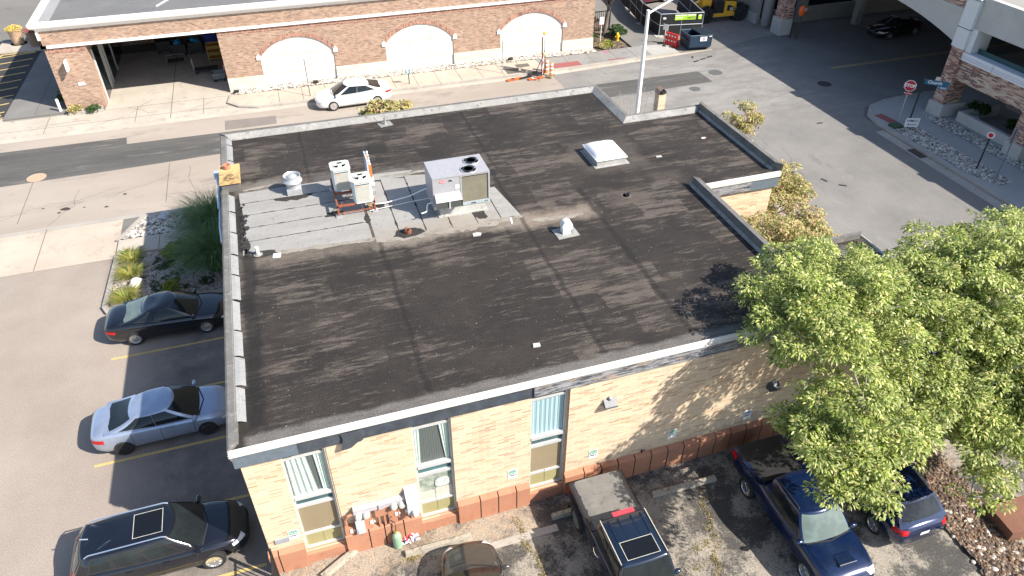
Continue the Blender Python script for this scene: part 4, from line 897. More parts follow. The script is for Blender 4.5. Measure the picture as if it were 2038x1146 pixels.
mb.build('soldier_course', brick('soldier brick', ((0,(.12,.055,.04)),(.5,(.36,.16,.11)),(1,(.46,.24,.17))), (.42,.34,.27), .085, .26, .011), rb)
mb = MB()
for a, b in ARC: prism_xz(mb, [(a+.0,.0)]+arc(a, b)+[(b,.0)], 37.56, 37.7)
pw = mb.build('arch_panel', m_panelw, rb)
mb = MB(); e = [-.45]+[v for p in ARC for v in p]+[26.17]
for i in range(0, len(e), 2):
    mb.box(e[i],37.42,0,e[i+1],37.6,.34); mb.box(e[i],37.44,.34,e[i+1],37.6,.93)
    mid = (e[i]+e[i+1])/2
    for x0, x1 in (((e[i]+.25,mid-.15),(mid+.15,e[i+1]-.25)) if e[i+1]-e[i] > 1.5 else ((e[i]+.2,e[i+1]-.2),)): mb.box(x0,37.425,.42,x1,37.45,.82)
mb.build('stone_base', m_stone, rb)
mb = MB()
for a, b in ARC:
    for x in (a, b): s_ = 1 if x == b else -1; x0, x1 = sorted((x-.02*s_, x+.26*s_)); prism_xz(mb, [(x0,1.98),(x1,1.98),(x1,2.22),((x0+x1)/2,2.38),(x0,2.22)], 37.43, 37.56)
mb.build('impost_block', m_white, rb)
mb = MB()
for a, b in ARC:
    w3 = (b-a)/3
    for x in (a+w3, b-w3): mb.box(x-.015,37.552,.02,x+.015,37.57,3.14)
    mb.box(a,37.5525,2.10,b,37.57,2.13); mb.box(a,37.553,.90,b,37.57,.93)
for x in (.15,8.55,17,24.9): mb.box(x-.008,37.495,.95,x+.008,37.52,3.75)
mb.build('panel_joint', plain('tan sealant', (.45,.36,.26), .8), rb)
# white band and cornice
mb = MB(); mb.box(-10.62,37.38,4.09,26.27,37.9,4.24); mb.box(-10.62,37.38,4.09,-10.3,64,4.24)
RP = [(-10.5,37.5),(26.15,37.5),(26.15,64),(-10.5,64)]
for ed in (0,3,1): edge_section(mb, RP, ed, [(0,5.10),(-.08,5.16),(-.12,5.26),(-.3,5.36),(-.34,5.44),(-.36,5.62),(.10,5.64),(.14,5.3)])
mb.box(-10.6,37.35,4.62,-10.47,37.53,5.1)
mb.build('cornice', m_white, rb)
mb = MB(); mb.prism(off(RP, .1), 5.0, 5.38); mb.build('roof', surf('grey roof membrane', (.155,.155,.155), (.19,.19,.188), .4, (.13,.13,.13), 30, .2), rb)
mb = MB(); edge_section(mb, RP, 3, [(.142,5.3),(.142,5.6),(.6,5.385)]); mb.build('gutter_slope', surf('sloped membrane', (.22,.225,.23), (.25,.255,.26), .8, None, 30, .1), rb)
mb = MB(); mb.tube([(-3.8,39.6,5.4),(-3.2,40.8,5.4),(-2.6,42,5.4),(-2.2,44,5.4),(-2.3,46,5.4)], .05, 6); mb.build('roof_cable', m_white, rb)
mb = MB(); mb.box(-8.2,38.4,.05,-8.15,40.6,3.4); mb.box(-8.2,41.8,.05,-8.15,44.2,2.6); mb.box(-8.2,45,.05,-8.14,48,2.6); mb.build('dark_doorway', m_glass, rb)
mb = MB()
for y in (38.35,40.6,41.1,41.75,44.2): mb.box(-8.2,y,.0,-8.10,y+.09,3.5)
mb.build('door_frame', m_alu, rb)
mb = MB(); mb.box(-7.6,49.2,.5,-5.4,49.38,2.6); mb.build('back_door', plain('maroon door paint', (.12,.02,.025), .6), rb)
mb = MB(); mb.box(-9.6,36.95,2.7,-9.5,37.48,3.32); mb.box(-9.58,37.3,2.8,-9.52,37.5,2.9); mb.build('projecting_sign', m_white, rb)
mb = MB(); mb.box(-9.35,37.46,1.6,-8.95,37.5,1.78); mb.build('wall_plaque', m_white, rb)
# floodlights at the foot of the wall
fl0 = thing('floodlight', 'black floodlight on the rocks at the bay corner of the red brick wall', 'floodlight', (-.05,36.95,.1), group='floodlights along the rock strip')
mb = MB(); mb.box(-.16,-.10,.05,.16,.12,.2); mb.box(-.05,-.05,-.05,.05,.05,.06); mb.build('lamp_body', m_black, fl0)
dup(fl0, (5.2,37.0,.1), .1, 'black floodlight on the rocks under the left blind arch')
dup(fl0, (19.4,37.0,.1), .5, 'black floodlight on the rocks under the right blind arch')

# ---- things in the drive-through bay
def cart(name, label, x, y, bag=None, col=m_black, rz=0):
    o = thing(name, label, 'cart', (x,y,.01), rz)
    mb = MB(); mb.box(-.5,-.38,.18,.5,.38,.26)
    for a in (-.5,.44): mb.box(a,-.38,.26,a+.06,.38,.95)
    mb.box(-.44,-.38,.26,.44,-.33,.9); mb.box(-.44,.33,.26,.44,.38,.9); mb.build('bin_body', col, o)
    mb = MB()
    for a in (-.42,.42):
        for b in (-.3,.3): mb.lathe([(0,-.03),(.09,-.03),(.09,.03),(0,.03)], (a,b,.09), 10, 'y')
    mb.build('caster', m_rub, o, smooth=True)
    if bag:
        r = random.Random(int(x*10)); mb = MB()
        for k in range(3): mb.lathe([(0,-.22),(.16,-.18),(.24,0),(.17,.14),(.05,.2),(0,.22)], (r.uniform(-.2,.2), r.uniform(-.18,.18), .78+.08*k), 9)
        for i in range(len(mb.v)): v = mb.v[i]; mb.v[i] = (v[0]+r.uniform(-.03,.03), v[1]+r.uniform(-.03,.03), v[2]+r.uniform(-.03,.03))
        mb.build('bag', bag, o, smooth=True)
    return o
m_bbag = plain('blue plastic bag', (.02,.25,.5), .3)
cart('laundry_cart', 'black cart of blue bags in the brick bay, the left of two', -3.9, 46.0, m_bbag)
cart('laundry_cart', 'black cart of blue bags in the brick bay, the right of two', -2.7, 46.1, m_bbag)
cart('dark_bin', 'plain dark bin left of the blue-bag carts in the bay', -5.0, 47.0, None)
o = thing('blue_bin', 'deep blue plastic bin at the right end of the bay', 'bin', (-1.5,47.0,0)); mb = MB()
for a in ((-.6,-.45,.1,-.54,.45,1.1),(.54,-.45,.1,.6,.45,1.1),(-.54,-.45,.1,.54,-.39,1.1),(-.54,.39,.1,.54,.45,1.1),(-.6,-.45,.04,.6,.45,.1)): mb.box(*a)
mb.build('bin_shell', plain('deep blue plastic', (.01,.05,.35), .4), o); mb = MB(); mb.box(-.64,-.5,1.1,-.5,.5,1.16); mb.box(.5,-.5,1.1,.64,.5,1.16); mb.build('rim', plain('blue rim', (.01,.04,.28), .4), o)
o = thing('wooden_shelf', 'wooden crate shelf standing in front of the deep blue bin', 'shelf', (-1.35,44.2,0)); mb = MB()
for z in (.15,.6,1.05): mb.box(-.5,-.35,z,.5,.35,z+.05)
mb.build('shelf', plain('golden plywood', (.45,.27,.07), .7), o); mb = MB()
for a in (-.5,.44):
    for b in (-.35,.29): mb.box(a,b,0,a+.06,b+.06,1.2)
mb.box(-.5,.34,.0,.5,.36,1.2); mb.build('frame', plain('golden plywood', (.45,.27,.07)), o)
o = thing('platform_trolley', 'flat trolley with a tube handle on the bay floor', 'trolley', (-2.0,41.9,0), .05); mb = MB(); mb.box(-.8,-.4,.2,.8,.4,.25); mb.build('deck', plain('dark trolley deck', (.05,.05,.055), .6), o)
mb = MB(); mb.tube([(-.8,-.35,.22),(-.85,-.35,1.0),(-.85,.35,1.0),(-.8,.35,.22)], .02, 6); mb.build('handle', m_galv, o); mb = MB()
for a in (-.65,.65):
    for b in (-.3,.3): mb.lathe([(0,-.03),(.1,-.03),(.1,.03),(0,.03)], (a,b,.1), 10, 'y')
mb.build('caster', m_rub, o)
o = thing('platform_trolley', 'silver tube-framed trolley at the back of the bay', 'trolley', (-4.1,44.3,0), .05); mb = MB(); mb.box(-.6,-.35,.2,.6,.35,.24); mb.build('deck', plain('dark trolley deck', (.05,.05,.055)), o); mb = MB(); mb.tube([(-.6,-.35,.22),(-.6,-.35,.75),(.6,-.35,.75),(.6,-.35,.22)], .02, 6); mb.build('handle', m_galv, o)
o = thing('tub_cart', 'small grey tub cart by the right corner of the bay', 'cart', (-1.1,39.9,0)); mb = MB(); mb.add([(-.38,-.28,.2),(.38,-.28,.2),(.38,.28,.2),(-.38,.28,.2),(-.45,-.36,.62),(.45,-.36,.62),(.45,.36,.62),(-.45,.36,.62),(-.36,-.27,.4),(.36,-.27,.4),(.36,.27,.4),(-.36,.27,.4)], [(3,2,1,0),(0,1,5,4),(1,2,6,5),(2,3,7,6),(3,0,4,7),(4,5,9,8),(5,6,10,9),(6,7,11,10),(7,4,8,11),(8,9,10,11)]); mb.build('tub', plain('grey plastic tub', (.16,.17,.18), .5), o)
mb = MB()
for a in (-.3,.3):
    for b in (-.22,.22): mb.lathe([(0,-.03),(.1,-.03),(.1,.03),(0,.03)], (a,b,.1), 10, 'y')
mb.build('caster', m_rub, o)
m_orange = plain('orange plastic', (.85,.13,.02), .5)
def cone(label, x, y, col=m_orange, s_=1, z=0):
    o = thing('traffic_cone', label, 'traffic cone', (x,y,z)); mb = MB(); mb.box(-.17*s_,-.17*s_,0,.17*s_,.17*s_,.03); mb.lathe([(.13*s_,.03),(.03*s_,.7*s_),(0,.7*s_)], (0,0,0), 14); mb.build('cone_body', col, o, smooth=True)
    mb = MB(); mb.lathe([(.102*s_,.25*s_),(.082*s_,.38*s_)], (0,0,0), 14); mb.lathe([(.073*s_,.46*s_),(.058*s_,.55*s_)], (0,0,0), 14); mb.build('reflective_band', m_white, o, smooth=True)
cone('orange and white cone just inside the bay corner', -.75, 41.2)
# ================================================================== parking garage on the right
m_gb = brick('mixed garage brick', ((0,(.07,.03,.035)),(.25,(.24,.09,.075)),(.45,(.42,.24,.17)),(.7,(.60,.45,.34)),(1,(.68,.55,.42))), (.55,.45,.37), .42, .085, .010)
m_gb2 = brick('mixed pier brick', ((0,(.08,.03,.03)),(.35,(.28,.10,.08)),(.6,(.46,.26,.19)),(1,(.62,.47,.36))), (.5,.4,.33), .30, .085, .010)
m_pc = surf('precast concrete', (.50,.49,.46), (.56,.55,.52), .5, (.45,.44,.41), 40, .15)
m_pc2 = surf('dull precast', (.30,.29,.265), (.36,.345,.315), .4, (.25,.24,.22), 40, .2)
ga = thing('parking_garage', 'brick and concrete parking garage that bridges over the road at the right edge', 'building')
PX = 42.5
mb = MB()
for y0 in (19.3,13.3,7.3,1.3): mb.box(42.15,y0-.1,0,43.95,y0+1.05,.92)
mb.box(41.6,35.75,0,42.75,36.95,1.25)
mb.build('pier_base', m_pc, ga)
mb = MB()
for y0 in (19.4,13.4,7.4,1.4): mb.box(42.3,y0,.92,43.6,y0+.85,4.40)
mb.box(41.72,35.85,1.25,42.6,36.85,7.5)
mb.build('brick_pier', m_gb2, ga)
mb = MB()
for y0 in (19.4,13.4,7.4,1.4): mb.box(42.22,y0-.03,4.40,43.3,y0+.9,7.44); mb.box(42.4,y0-.45,4.3,43.6,y0-.03,5.66)
mb.build('column', plain('pale column precast', (.66,.67,.67), .7, var=.04), ga)
mb = MB()
for z in (5.55,7.2):
    for y0 in (19.4,13.4,7.4,1.4): mb.box(42.2,y0-.05,z,43.32,y0+.92,z+.03)
mb.build('column_groove', plain('navy groove', (.01,.015,.03), .6), ga)
mb = MB(); e = [-2,1.4,2.25,7.4,8.25,13.4,14.25,19.4]
for i in range(0, 8, 2): mb.box(42.5,e[i],2.56,42.9,e[i+1],3.80)
mb.build('brick_spandrel', m_gb, ga)
mb = MB()
for i in range(0, 8, 2):
    mb.box(42.36,e[i],3.80,42.95,e[i+1],4.27)
mb.build('white_ledge', plain('white ledge paint', (.72,.73,.75), .5, var=.04), ga)
mb = MB()
for i in range(0, 8, 2):
    for z in (3.93,4.05): mb.box(42.35,e[i],z,42.37,e[i+1],z+.015)
mb.box(42.35,17.1,3.82,42.37,17.12,4.26)
mb.build('ledge_line', plain('ledge shadow line', (.25,.27,.32), .6), ga)
mb = MB()
for i in range(0, 8, 2):
    mb.box(42.45,e[i],5.66,42.85,e[i+1],7.44)
mb.build('concrete_spandrel', m_pc, ga)
# arch over the road: beam with curved soffit between the piers
def prism_yz(mb, pts, x0, x1):
    n = len(pts); mb.add([(x0,y,z) for y,z in pts]+[(x1,y,z) for y,z in pts], [tuple(range(n-1,-1,-1)), tuple(range(n,2*n))]+[(i,(i+1)%n,n+(i+1)%n,n+i) for i in range(n)])
mb = MB(); sof = [(20.3+(35.9-20.3)*k/20,) for k in range(21)]; sof = [(y[0], 5.62-.0185*(y[0]-28.1)**2) for y in sof]
prism_yz(mb, sof+[(35.9,6.33),(20.3,6.33)], 42.5, 43.1); mb.build('arch_beam', m_pc, ga)
mb = MB(); mb.box(42.40,20.3,6.33,43.0,35.9,6.50); mb.build('moulding', m_pc, ga)
mb = MB(); mb.box(42.5,20.3,6.50,43.0,35.9,7.1); mb.build('brick_parapet', m_gb, ga)
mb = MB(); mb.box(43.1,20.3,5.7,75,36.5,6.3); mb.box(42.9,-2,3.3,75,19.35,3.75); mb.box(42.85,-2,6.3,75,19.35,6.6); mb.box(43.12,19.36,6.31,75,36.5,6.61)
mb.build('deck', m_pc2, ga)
# inner north wall of the underpass with dark openings
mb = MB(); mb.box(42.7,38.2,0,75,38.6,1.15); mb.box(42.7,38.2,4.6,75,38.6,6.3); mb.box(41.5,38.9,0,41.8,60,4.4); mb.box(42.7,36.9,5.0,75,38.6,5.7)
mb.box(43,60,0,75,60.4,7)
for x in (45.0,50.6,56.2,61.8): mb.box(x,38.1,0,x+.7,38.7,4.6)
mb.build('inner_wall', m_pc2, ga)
mb = MB(); mb.box(41.45,38.95,0,41.499,60,.75); mb.build('wall_kerb', m_pc, ga)
mb = MB(); mb.box(42.75,40.0,0,75,40.2,6); mb.box(47,13,3.76,47.2,19,6.8) if False else None; mb.build('dark_backing', m_dark, ga)
mb = MB(); mb.lathe([(.42,0),(.42,4.6)], (42.1,38.4,0), 20)
for x in (49.2,57): mb.box(x,36.1,0,x+.55,36.65,5.8)
mb.build('support_column', m_pc2, ga, smooth=True)
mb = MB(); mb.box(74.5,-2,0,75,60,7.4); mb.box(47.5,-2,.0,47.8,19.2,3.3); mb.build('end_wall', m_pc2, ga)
mb = MB()
for i in range(0, 8, 2): mb.box(42.96,e[i]+.01,3.76,43.0,e[i+1]-.01,4.55)
mb.build('safety_mesh', plain('teal safety mesh', (.02,.075,.08), .6), ga)
mb = MB(); mb.box(42.9,14.25,.0,43.15,18.6,.75); mb.box(43.15,18.35,.0,46,18.6,.75); mb.build('planter_wall', m_pc, ga)
# ================================================================== signs and poles on the corner island
def post(mb, x, y, z0, z1, r=.035, n=8): mb.tube([(x,y,z0),(x,y,z1)], r, n)
st = thing('stop_sign', 'red octagonal stop sign on a grey post at the right-hand corner', 'sign', (39.0,19.25,.12))
mb = MB(); post(mb, 0, 0, 0, 2.75, .03); mb.build('post', m_galv, st)
# plates face the road to the south-west
def plate(parent, pts, z, rz, mat, th=.01, yo=0, name='plate'):
    mb = MB(); prism_xz(mb, pts, -th, 0); o = mb.build(name, mat, parent); o.location = (0,0,z); o.rotation_euler.z = rz
    if yo: o.location = (-math.sin(rz)*-yo, -math.cos(rz)*yo if False else -yo*math.cos(rz), z)
    return o
def octo(r): return [(r*math.cos(PI/8+k*PI/4), r*math.sin(PI/8+k*PI/4)) for k in range(8)]
def face_grp(parent, z, rz): e_ = thing('sign_face', None, None, (0,0,z), rz); e_.parent = parent; return e_
g_ = face_grp(st, 2.52, R(-50))
m_signred = plain('sign red', (.45,.01,.03), .4)
mb = MB(); prism_xz(mb, octo(.36), -.06, -.05); mb.build('border', m_white, g_)
mb = MB(); prism_xz(mb, octo(.325), -.066, -.06); mb.build('red_face', m_signred, g_)
text('STOP', .27, m_white, 'lettering', g_, (0,-.068,.0), (PI/2,0,0), .002, xs=.95, bold=.012)
mb = MB(); prism_xz(mb, [(-.2,-.54),(.2,-.54),(.2,-.40),(-.2,-.40)], -.06, -.05); mb.build('lower_plate', m_signred, g_)
text('ALL WAY', .10, m_white, 'lettering', g_, (0,-.062,-.47), (PI/2,0,0), .002, bold=.003)
cs = thing('street_sign', 'black post with a teal Church street-name sign beside the stop sign', 'sign', (39.35,18.75,.12))
mb = MB(); post(mb, 0, 0, 0, 3.15, .045); mb.lathe([(.06,3.15),(.05,3.22),(0,3.24)], (0,0,0), 10); mb.build('post', m_black, cs)
m_teal = plain('teal sign', (.01,.12,.22), .4); g2 = face_grp(cs, 2.95, R(-42))
mb = MB(); prism_xz(mb, [(.06,-.16),(1.36,-.16),(1.36,.14),(.06,.14)], -.01, .01); prism_xz(mb, [(.80,-.36),(1.38,-.36),(1.38,-.165),(.80,-.165)], -.012, .008); mb.build('name_plate', m_teal, g2)
text('Church', .26, m_white, 'lettering', g2, (.62,-.013,-.01), (PI/2,0,0), .002, bold=.006); text('1 WAY', .16, m_white, 'lettering', g2, (1.08,-.015,-.265), (PI/2,0,0), .002, bold=.004)
mb = MB(); prism_xz(mb, [(.56,.14),(.86,.14),(.82,.36),(.6,.36)], -.008, .012); mb.build('top_plate', m_stone, g2)
ys = thing('yard_sign', 'small white yard sign with a left arrow at the foot of the street-name post', 'sign', (39.15,18.35,.15))
mb = MB(); post(mb, -.3, 0, 0, .25, .01, 5); post(mb, .3, 0, 0, .25, .01, 5); mb.build('stake', m_galv, ys); g3 = face_grp(ys, .48, R(-20))
mb = MB(); prism_xz(mb, [(-.42,-.28),(.42,-.28),(.42,.28),(-.42,.28)], -.03, -.02); mb.build('board', m_white, g3)
m_navy = plain('navy print', (.02,.06,.2), .5)
text('WMCC', .22, m_navy, 'lettering', g3, (0,-.032,.10), (PI/2,0,0), .002, bold=.004)
mb = MB(); prism_xz(mb, [(-.28,-.13),(-.18,-.07),(-.18,-.11),(.26,-.11),(.26,-.15),(-.18,-.15),(-.18,-.19)], -.034, -.031); mb.build('arrow', m_navy, g3)
ub = thing('utility_box', 'low green utility box at the island corner beside the stop sign', 'utility box', (38.7,19.0,.1)); mb = MB(); mb.box(-.35,-.3,0,.35,.3,.12); mb.build('box_base', plain('dark green box', (.04,.08,.05), .6), ub); mb = MB(); mb.box(-.32,-.27,.12,.32,.27,.17); mb.build('lid', plain('green lid', (.05,.10,.06), .6), ub)
bp = thing('parking_sign_post', 'black post with a small round no-parking sign in the white rocks', 'sign', (39.2,13.15,.1)); mb = MB(); post(mb, 0, 0, 0, 2.15, .045); mb.build('post', m_black, bp)
g4 = face_grp(bp, 2.1, R(-60)); mb = MB(); prism_xz(mb, [(.19*math.cos(k*PI/8),.19*math.sin(k*PI/8)) for k in range(16)], -.07, -.06); mb.build('disc', m_white, g4); mb = MB(); mb.lathe([(.10,-.005),(.13,-.005),(.13,0),(.10,0)], (0,-.07,0), 16, 'y'); mb.box(-.09,-.077,-.015,.09,-.071,.015); mb.build('ring', m_signred, g4)
bp = thing('blue_sign_post', 'thin steel-blue sign post with its sign seen from behind at the right edge', 'sign', (39.4,12.0,.1)); mb = MB(); post(mb, 0, 0, 0, 3.1, .035); mb.build('post', plain('steel blue post', (.16,.22,.30), .5, .3), bp)
g5 = face_grp(bp, 2.6, R(15)); mb = MB(); prism_xz(mb, [(-.22,-.5),(.22,-.5),(.22,.35),(-.22,.35)], .05, .06); mb.build('plate', plain('dull plate back', (.20,.21,.21), .5), g5)
fp = thing('flagged_post', 'dark post carrying an orange helmet by the brick pier of the garage', 'post', (42.55,34.75,.01)); mb = MB(); post(mb, 0, 0, 0, 1.9, .045); mb.build('post', plain('olive dark post', (.05,.055,.03), .6), fp)
mb = MB(); mb.lathe([(.0,-.42),(.2,-.36),(.30,-.1),(.28,.15),(.17,.32),(0,.38)], (0,0,2.2), 12); ob = mb.build('orange_cover', m_orange, fp, smooth=True); ob.scale = (1,.6,1); mb = MB(); mb.box(.05,-.22,2.2,.26,-.15,2.42); mb.build('pale_patch', m_galv, fp)
bpp = thing('bare_post', 'plain dark post standing between the orange-topped post and the brick pier', 'post', (42.35,35.3,.01)); mb = MB(); post(mb, 0, 0, 0, 2.2, .04); mb.build('post', m_black, bpp); mb = MB(); mb.box(-.1,-.1,0,.1,.1,.04); mb.build('foot', m_black, bpp)
def rock(name, label, x, y, z, s_, mat, seed, group=None):
    r = random.Random(seed); bm = bmesh.new(); bmesh.ops.create_icosphere(bm, subdivisions=3, radius=1)
    ph = [r.uniform(0,6) for _ in range(6)]
    for v in bm.verts:
        k = 1+.16*math.sin(v.co.x*2.3+ph[0])*math.sin(v.co.y*2.9+ph[1])+.1*math.sin(v.co.z*4+ph[2]+v.co.x*3)+r.uniform(-.02,.02); v.co *= k; v.co.x *= s_[0]; v.co.y *= s_[1]; v.co.z *= s_[2]
    for f in bm.faces: f.smooth = True
    me = bpy.data.meshes.new(name); bm.to_mesh(me); bm.free(); me.materials.append(mat); o = bpy.data.objects.new(name, me); C.objects.link(o); o.location = (x,y,z); o.rotation_euler.z = r.uniform(0,3)
    return tag(o, label, 'rock', group)
m_rk = surf('boulder', (.36,.34,.31), (.5,.48,.44), 3, (.25,.24,.22), 30, .3)
rock('boulder', 'grey boulder in the rocks beside the corner garage pier', 43.7, 18.1, .25, (.5,.42,.35), m_rk, 2)
# manholes
def manhole(x, y, r, label, col=(.12,.12,.115)):
    mb = MB(); mb.lathe([(r,0),(r,.008),(r*.8,.010),(r*.78,.004),(0,.006)], (0,0,0), 20); o = mb.build('manhole_cover', plain('manhole iron '+str(round(col[0],2)), col, .7, .2, var=.3, vs=15), loc=(x,y,.006)); tag(o, label, 'manhole cover', 'manhole covers in the road')
manhole(32.8,30.5,.5,'pale manhole cover just above the end of the dark asphalt strip'); manhole(29.9,28.3,.38,'small manhole cover behind the roof corner chimney'); manhole(38.95,26.3,.48,'dark manhole cover in the open road near the garage', (.05,.05,.05)); manhole(-10.9,28.5,.5,'tan manhole cover at the left below the dark asphalt strip', (.5,.36,.25))
# ================================================================== street lamp and poles
lp = thing('street_lamp', 'tall white street lamp behind the roof notch', 'street lamp', (21.7,21.0,0))
mb = MB(); mb.tube([(0,0,0),(0,0,4),(0,0,8.2)], [.15,.125,.085], 14); mb.build('pole', m_white, lp, smooth=True)
mb = MB(); mb.tube([(0,0,8.02),(.5,.05,8.22),(1.3,.1,8.55),(2.6,.2,8.95)], [.06,.055,.05,.04], 8); mb.build('arm', m_white, lp, smooth=True)
mb = MB(); mb.lathe([(0,-.1),(.18,-.06),(.2,.02),(.1,.1),(0,.12)], (0,0,0), 12); ob = mb.build('lamp_head', m_galv, lp, smooth=True, loc=(3.0,.22,8.98)); ob.scale = (2.2,1,1)
mb = MB(); mb.box(-.2,-.2,0,.2,.2,.12); mb.build('base_plate', m_galv, lp)
def polesign(x, y, h, label, w_=.3, ph=.45, back=True, mat=None, pm=None, rz=0, cat='sign'):
    o = thing('sign_post', label, cat, (x,y,.11), rz); mb = MB(); mb.tube([(0,0,0),(0,0,h)], .028, 6); mb.build('post', pm or m_galv, o)
    mb = MB(); mb.box(-w_/2,-.035,h-ph,w_/2,-.028,h); mb.build('plate', mat or m_white, o); return o
polesign(4.62,34.92,2.55,'edge-on sign post beside the nose of the white sedan', .05, .5, pm=plain('dark grey post', (.10,.10,.11), .5), mat=plain('dark grey post', (.1,.1,.11)))
polesign(18.1,34.83,2.3,'grey post with a narrow pale sign left of the construction signs', .10, .8, rz=1.2)
o = polesign(27.25,38.5,1.95,'white notice board on a pale post beside the street tree', .36, .55, pm=m_white)
mb = MB(); mb.box(-.2,-.033,1.37,.2,-.030,1.40); mb.build('red_line', m_signred, o)
for k in range(5):
    mb = MB(); mb.box(-.13,-.0375,1.86-k*.09,.13-.03*(k%2),-.0355,1.885-k*.09); mb.build('text_line', m_navy, o)
pm = thing('parking_meter', 'parking meter on the pavement behind the white sedan', 'parking meter', (11.35,34.9,.11)); mb = MB(); post(mb, 0, 0, 0, .75, .03); mb.build('post', m_black, pm)
for dx in (-.12,.12): mb = MB(); mb.lathe([(.04,.72),(.09,.78),(.09,.95),(.05,1.02),(0,1.04)], (dx,0,0), 10); mb.build('meter_head', plain('teal meter', (.25,.42,.42), .4), pm, smooth=True)
# construction signs leaning back to back, barrels, debris
cs = thing('construction_sign', 'tall narrow road-works board between two dark posts at the kerb', 'sign', (20.75,33.75,0), R(58))
mb = MB(); mb.box(-.36,-.03,0,-.30,.03,2.85); mb.box(.30,-.03,0,.36,.03,2.85); mb.build('post', m_black, cs)
mb = MB(); mb.box(-.30,-.01,1.75,.30,.01,2.8); mb.build('grey_board', plain('grey sign back', (.50,.51,.52), .5), cs)
mb = MB(); mb.box(-.30,-.012,.15,.30,.012,.62); mb.box(-.30,-.012,.72,.30,.012,1.15); mb.box(-.30,-.012,1.22,.30,.012,1.6); mb.build('striped_board', m_white, cs)
mb = MB()
for z in (.2,.8,1.28):
    for k in range(3): prism_xz(mb, [(-.28+k*.19,z),(-.18+k*.19,z),(-.08+k*.19,z+.3),(-.18+k*.19,z+.3)], -.018, -.0125); prism_xz(mb, [(-.28+k*.19,z),(-.18+k*.19,z),(-.08+k*.19,z+.3),(-.18+k*.19,z+.3)], .0125, .018)
mb.build('red_stripe', m_signred, cs)
mb = MB(); mb.lathe([(0,-.1),(.1,-.06),(.1,.06),(0,.1)], (.2,0,2.95), 10); mb.lathe([(0,-.08),(.08,-.05),(.08,.05),(0,.08)], (-.3,-.1,1.7), 10); mb.build('warning_light', plain('amber light', (.9,.5,.02), .4), cs, smooth=True)
def barrel(label, x, y, s_=1):
    o = thing('traffic_barrel', label, 'barrel', (x,y,.0)); mb = MB(); mb.lathe([(.30*s_,0),(.28*s_,.05),(.24*s_,.1),(.2*s_,.95),(.1*s_,1.0),(0,1.0)], (0,0,0), 14); mb.build('drum', plain('faded orange drum', (.62,.22,.08), .6), o, smooth=True)
    mb = MB()
    for z in (.25,.55,.8): k = .24-.04*(z-.1)/.85; mb.lathe([((k+.006)*s_,z),((k)*s_,z+.13)], (0,0,0), 14)
    mb.build('white_band', m_white, o, smooth=True)
barrel('orange and white traffic barrel behind the road-works board', 21.2, 34.2, .7); barrel('orange and white traffic barrel on the kerb side of the road-works board', 21.3, 33.5, .6)
for k, (x, y, rz, lb) in enumerate(((18.6,33.6,.15,'orange barrier plank lying flat left of the toppled scooter'),(20.1,33.3,.1,'small striped plank lying at the foot of the road-works board'))):
    o = thing('barrier_plank', lb, 'plank', (x,y,.05), rz); mb = MB(); mb.box(-.6,-.12,0,.6,.12,.06); mb.build('plank', m_orange, o); mb = MB(); mb.box(-.3,-.121,.061,0,.121,.064); mb.build('stripe', m_white if k else m_rub, o)
def scooter(label, x, y, rz, lie=0):
    o = thing('scooter', label, 'scooter', (x,y,.02), rz)
    mb = MB(); mb.box(-.35,-.07,.12,.35,.07,.18); mb.build('deck', m_black, o); mb = MB(); mb.tube([(.4,0,.15),(.55,0,1.05)], .025, 6); mb.tube([(.55,-.25,1.05),(.55,.25,1.05)], .018, 6); mb.build('handlebar', m_black, o)
    for a in (-.42,.45): mb = MB(); mb.lathe([(0,-.025),(.1,-.025),(.1,.025),(0,.025)], (a,0,.1), 12, 'y'); mb.build('wheel', m_rub, o, smooth=True)
    if lie: o.rotation_euler.x = lie; o.location.z = .08
scooter('black scooter lying on its side left of the road-works board', 19.4, 33.75, .2, 1.45); scooter('black scooter leaning upright beside the road-works board', 20.0, 33.95, .5, .35)
o = thing('sandbag_base', 'low sandbags and feet under the road-works board', 'sandbag', (20.9,33.3,0)); r = random.Random(2)
for k in range(4): mb = MB(); mb.lathe([(0,-.07),(.12,-.05),(.16,0),(.12,.05),(0,.07)], (0,0,0), 9); ob = mb.build('sandbag', plain('dark sandbag', (.14,.13,.08), .8), o, smooth=True, loc=(r.uniform(-.5,.5), r.uniform(-.2,.2), .07)); ob.scale = (1.5,1,1); ob.rotation_euler.z = r.uniform(0,3)
tag(MB().box(-.5,-.45,0,.5,.45,.01).build('pavement_patch', plain('dark pavement patch', (.12,.11,.09), .9), loc=(18.9,34.95,.112)), kind='structure'); tag(MB().box(-.5,-.3,0,.5,.3,.01).build('pavement_patch', plain('dark pavement patch', (.12,.11,.09)), loc=(19.9,35.75,.112)), kind='structure')
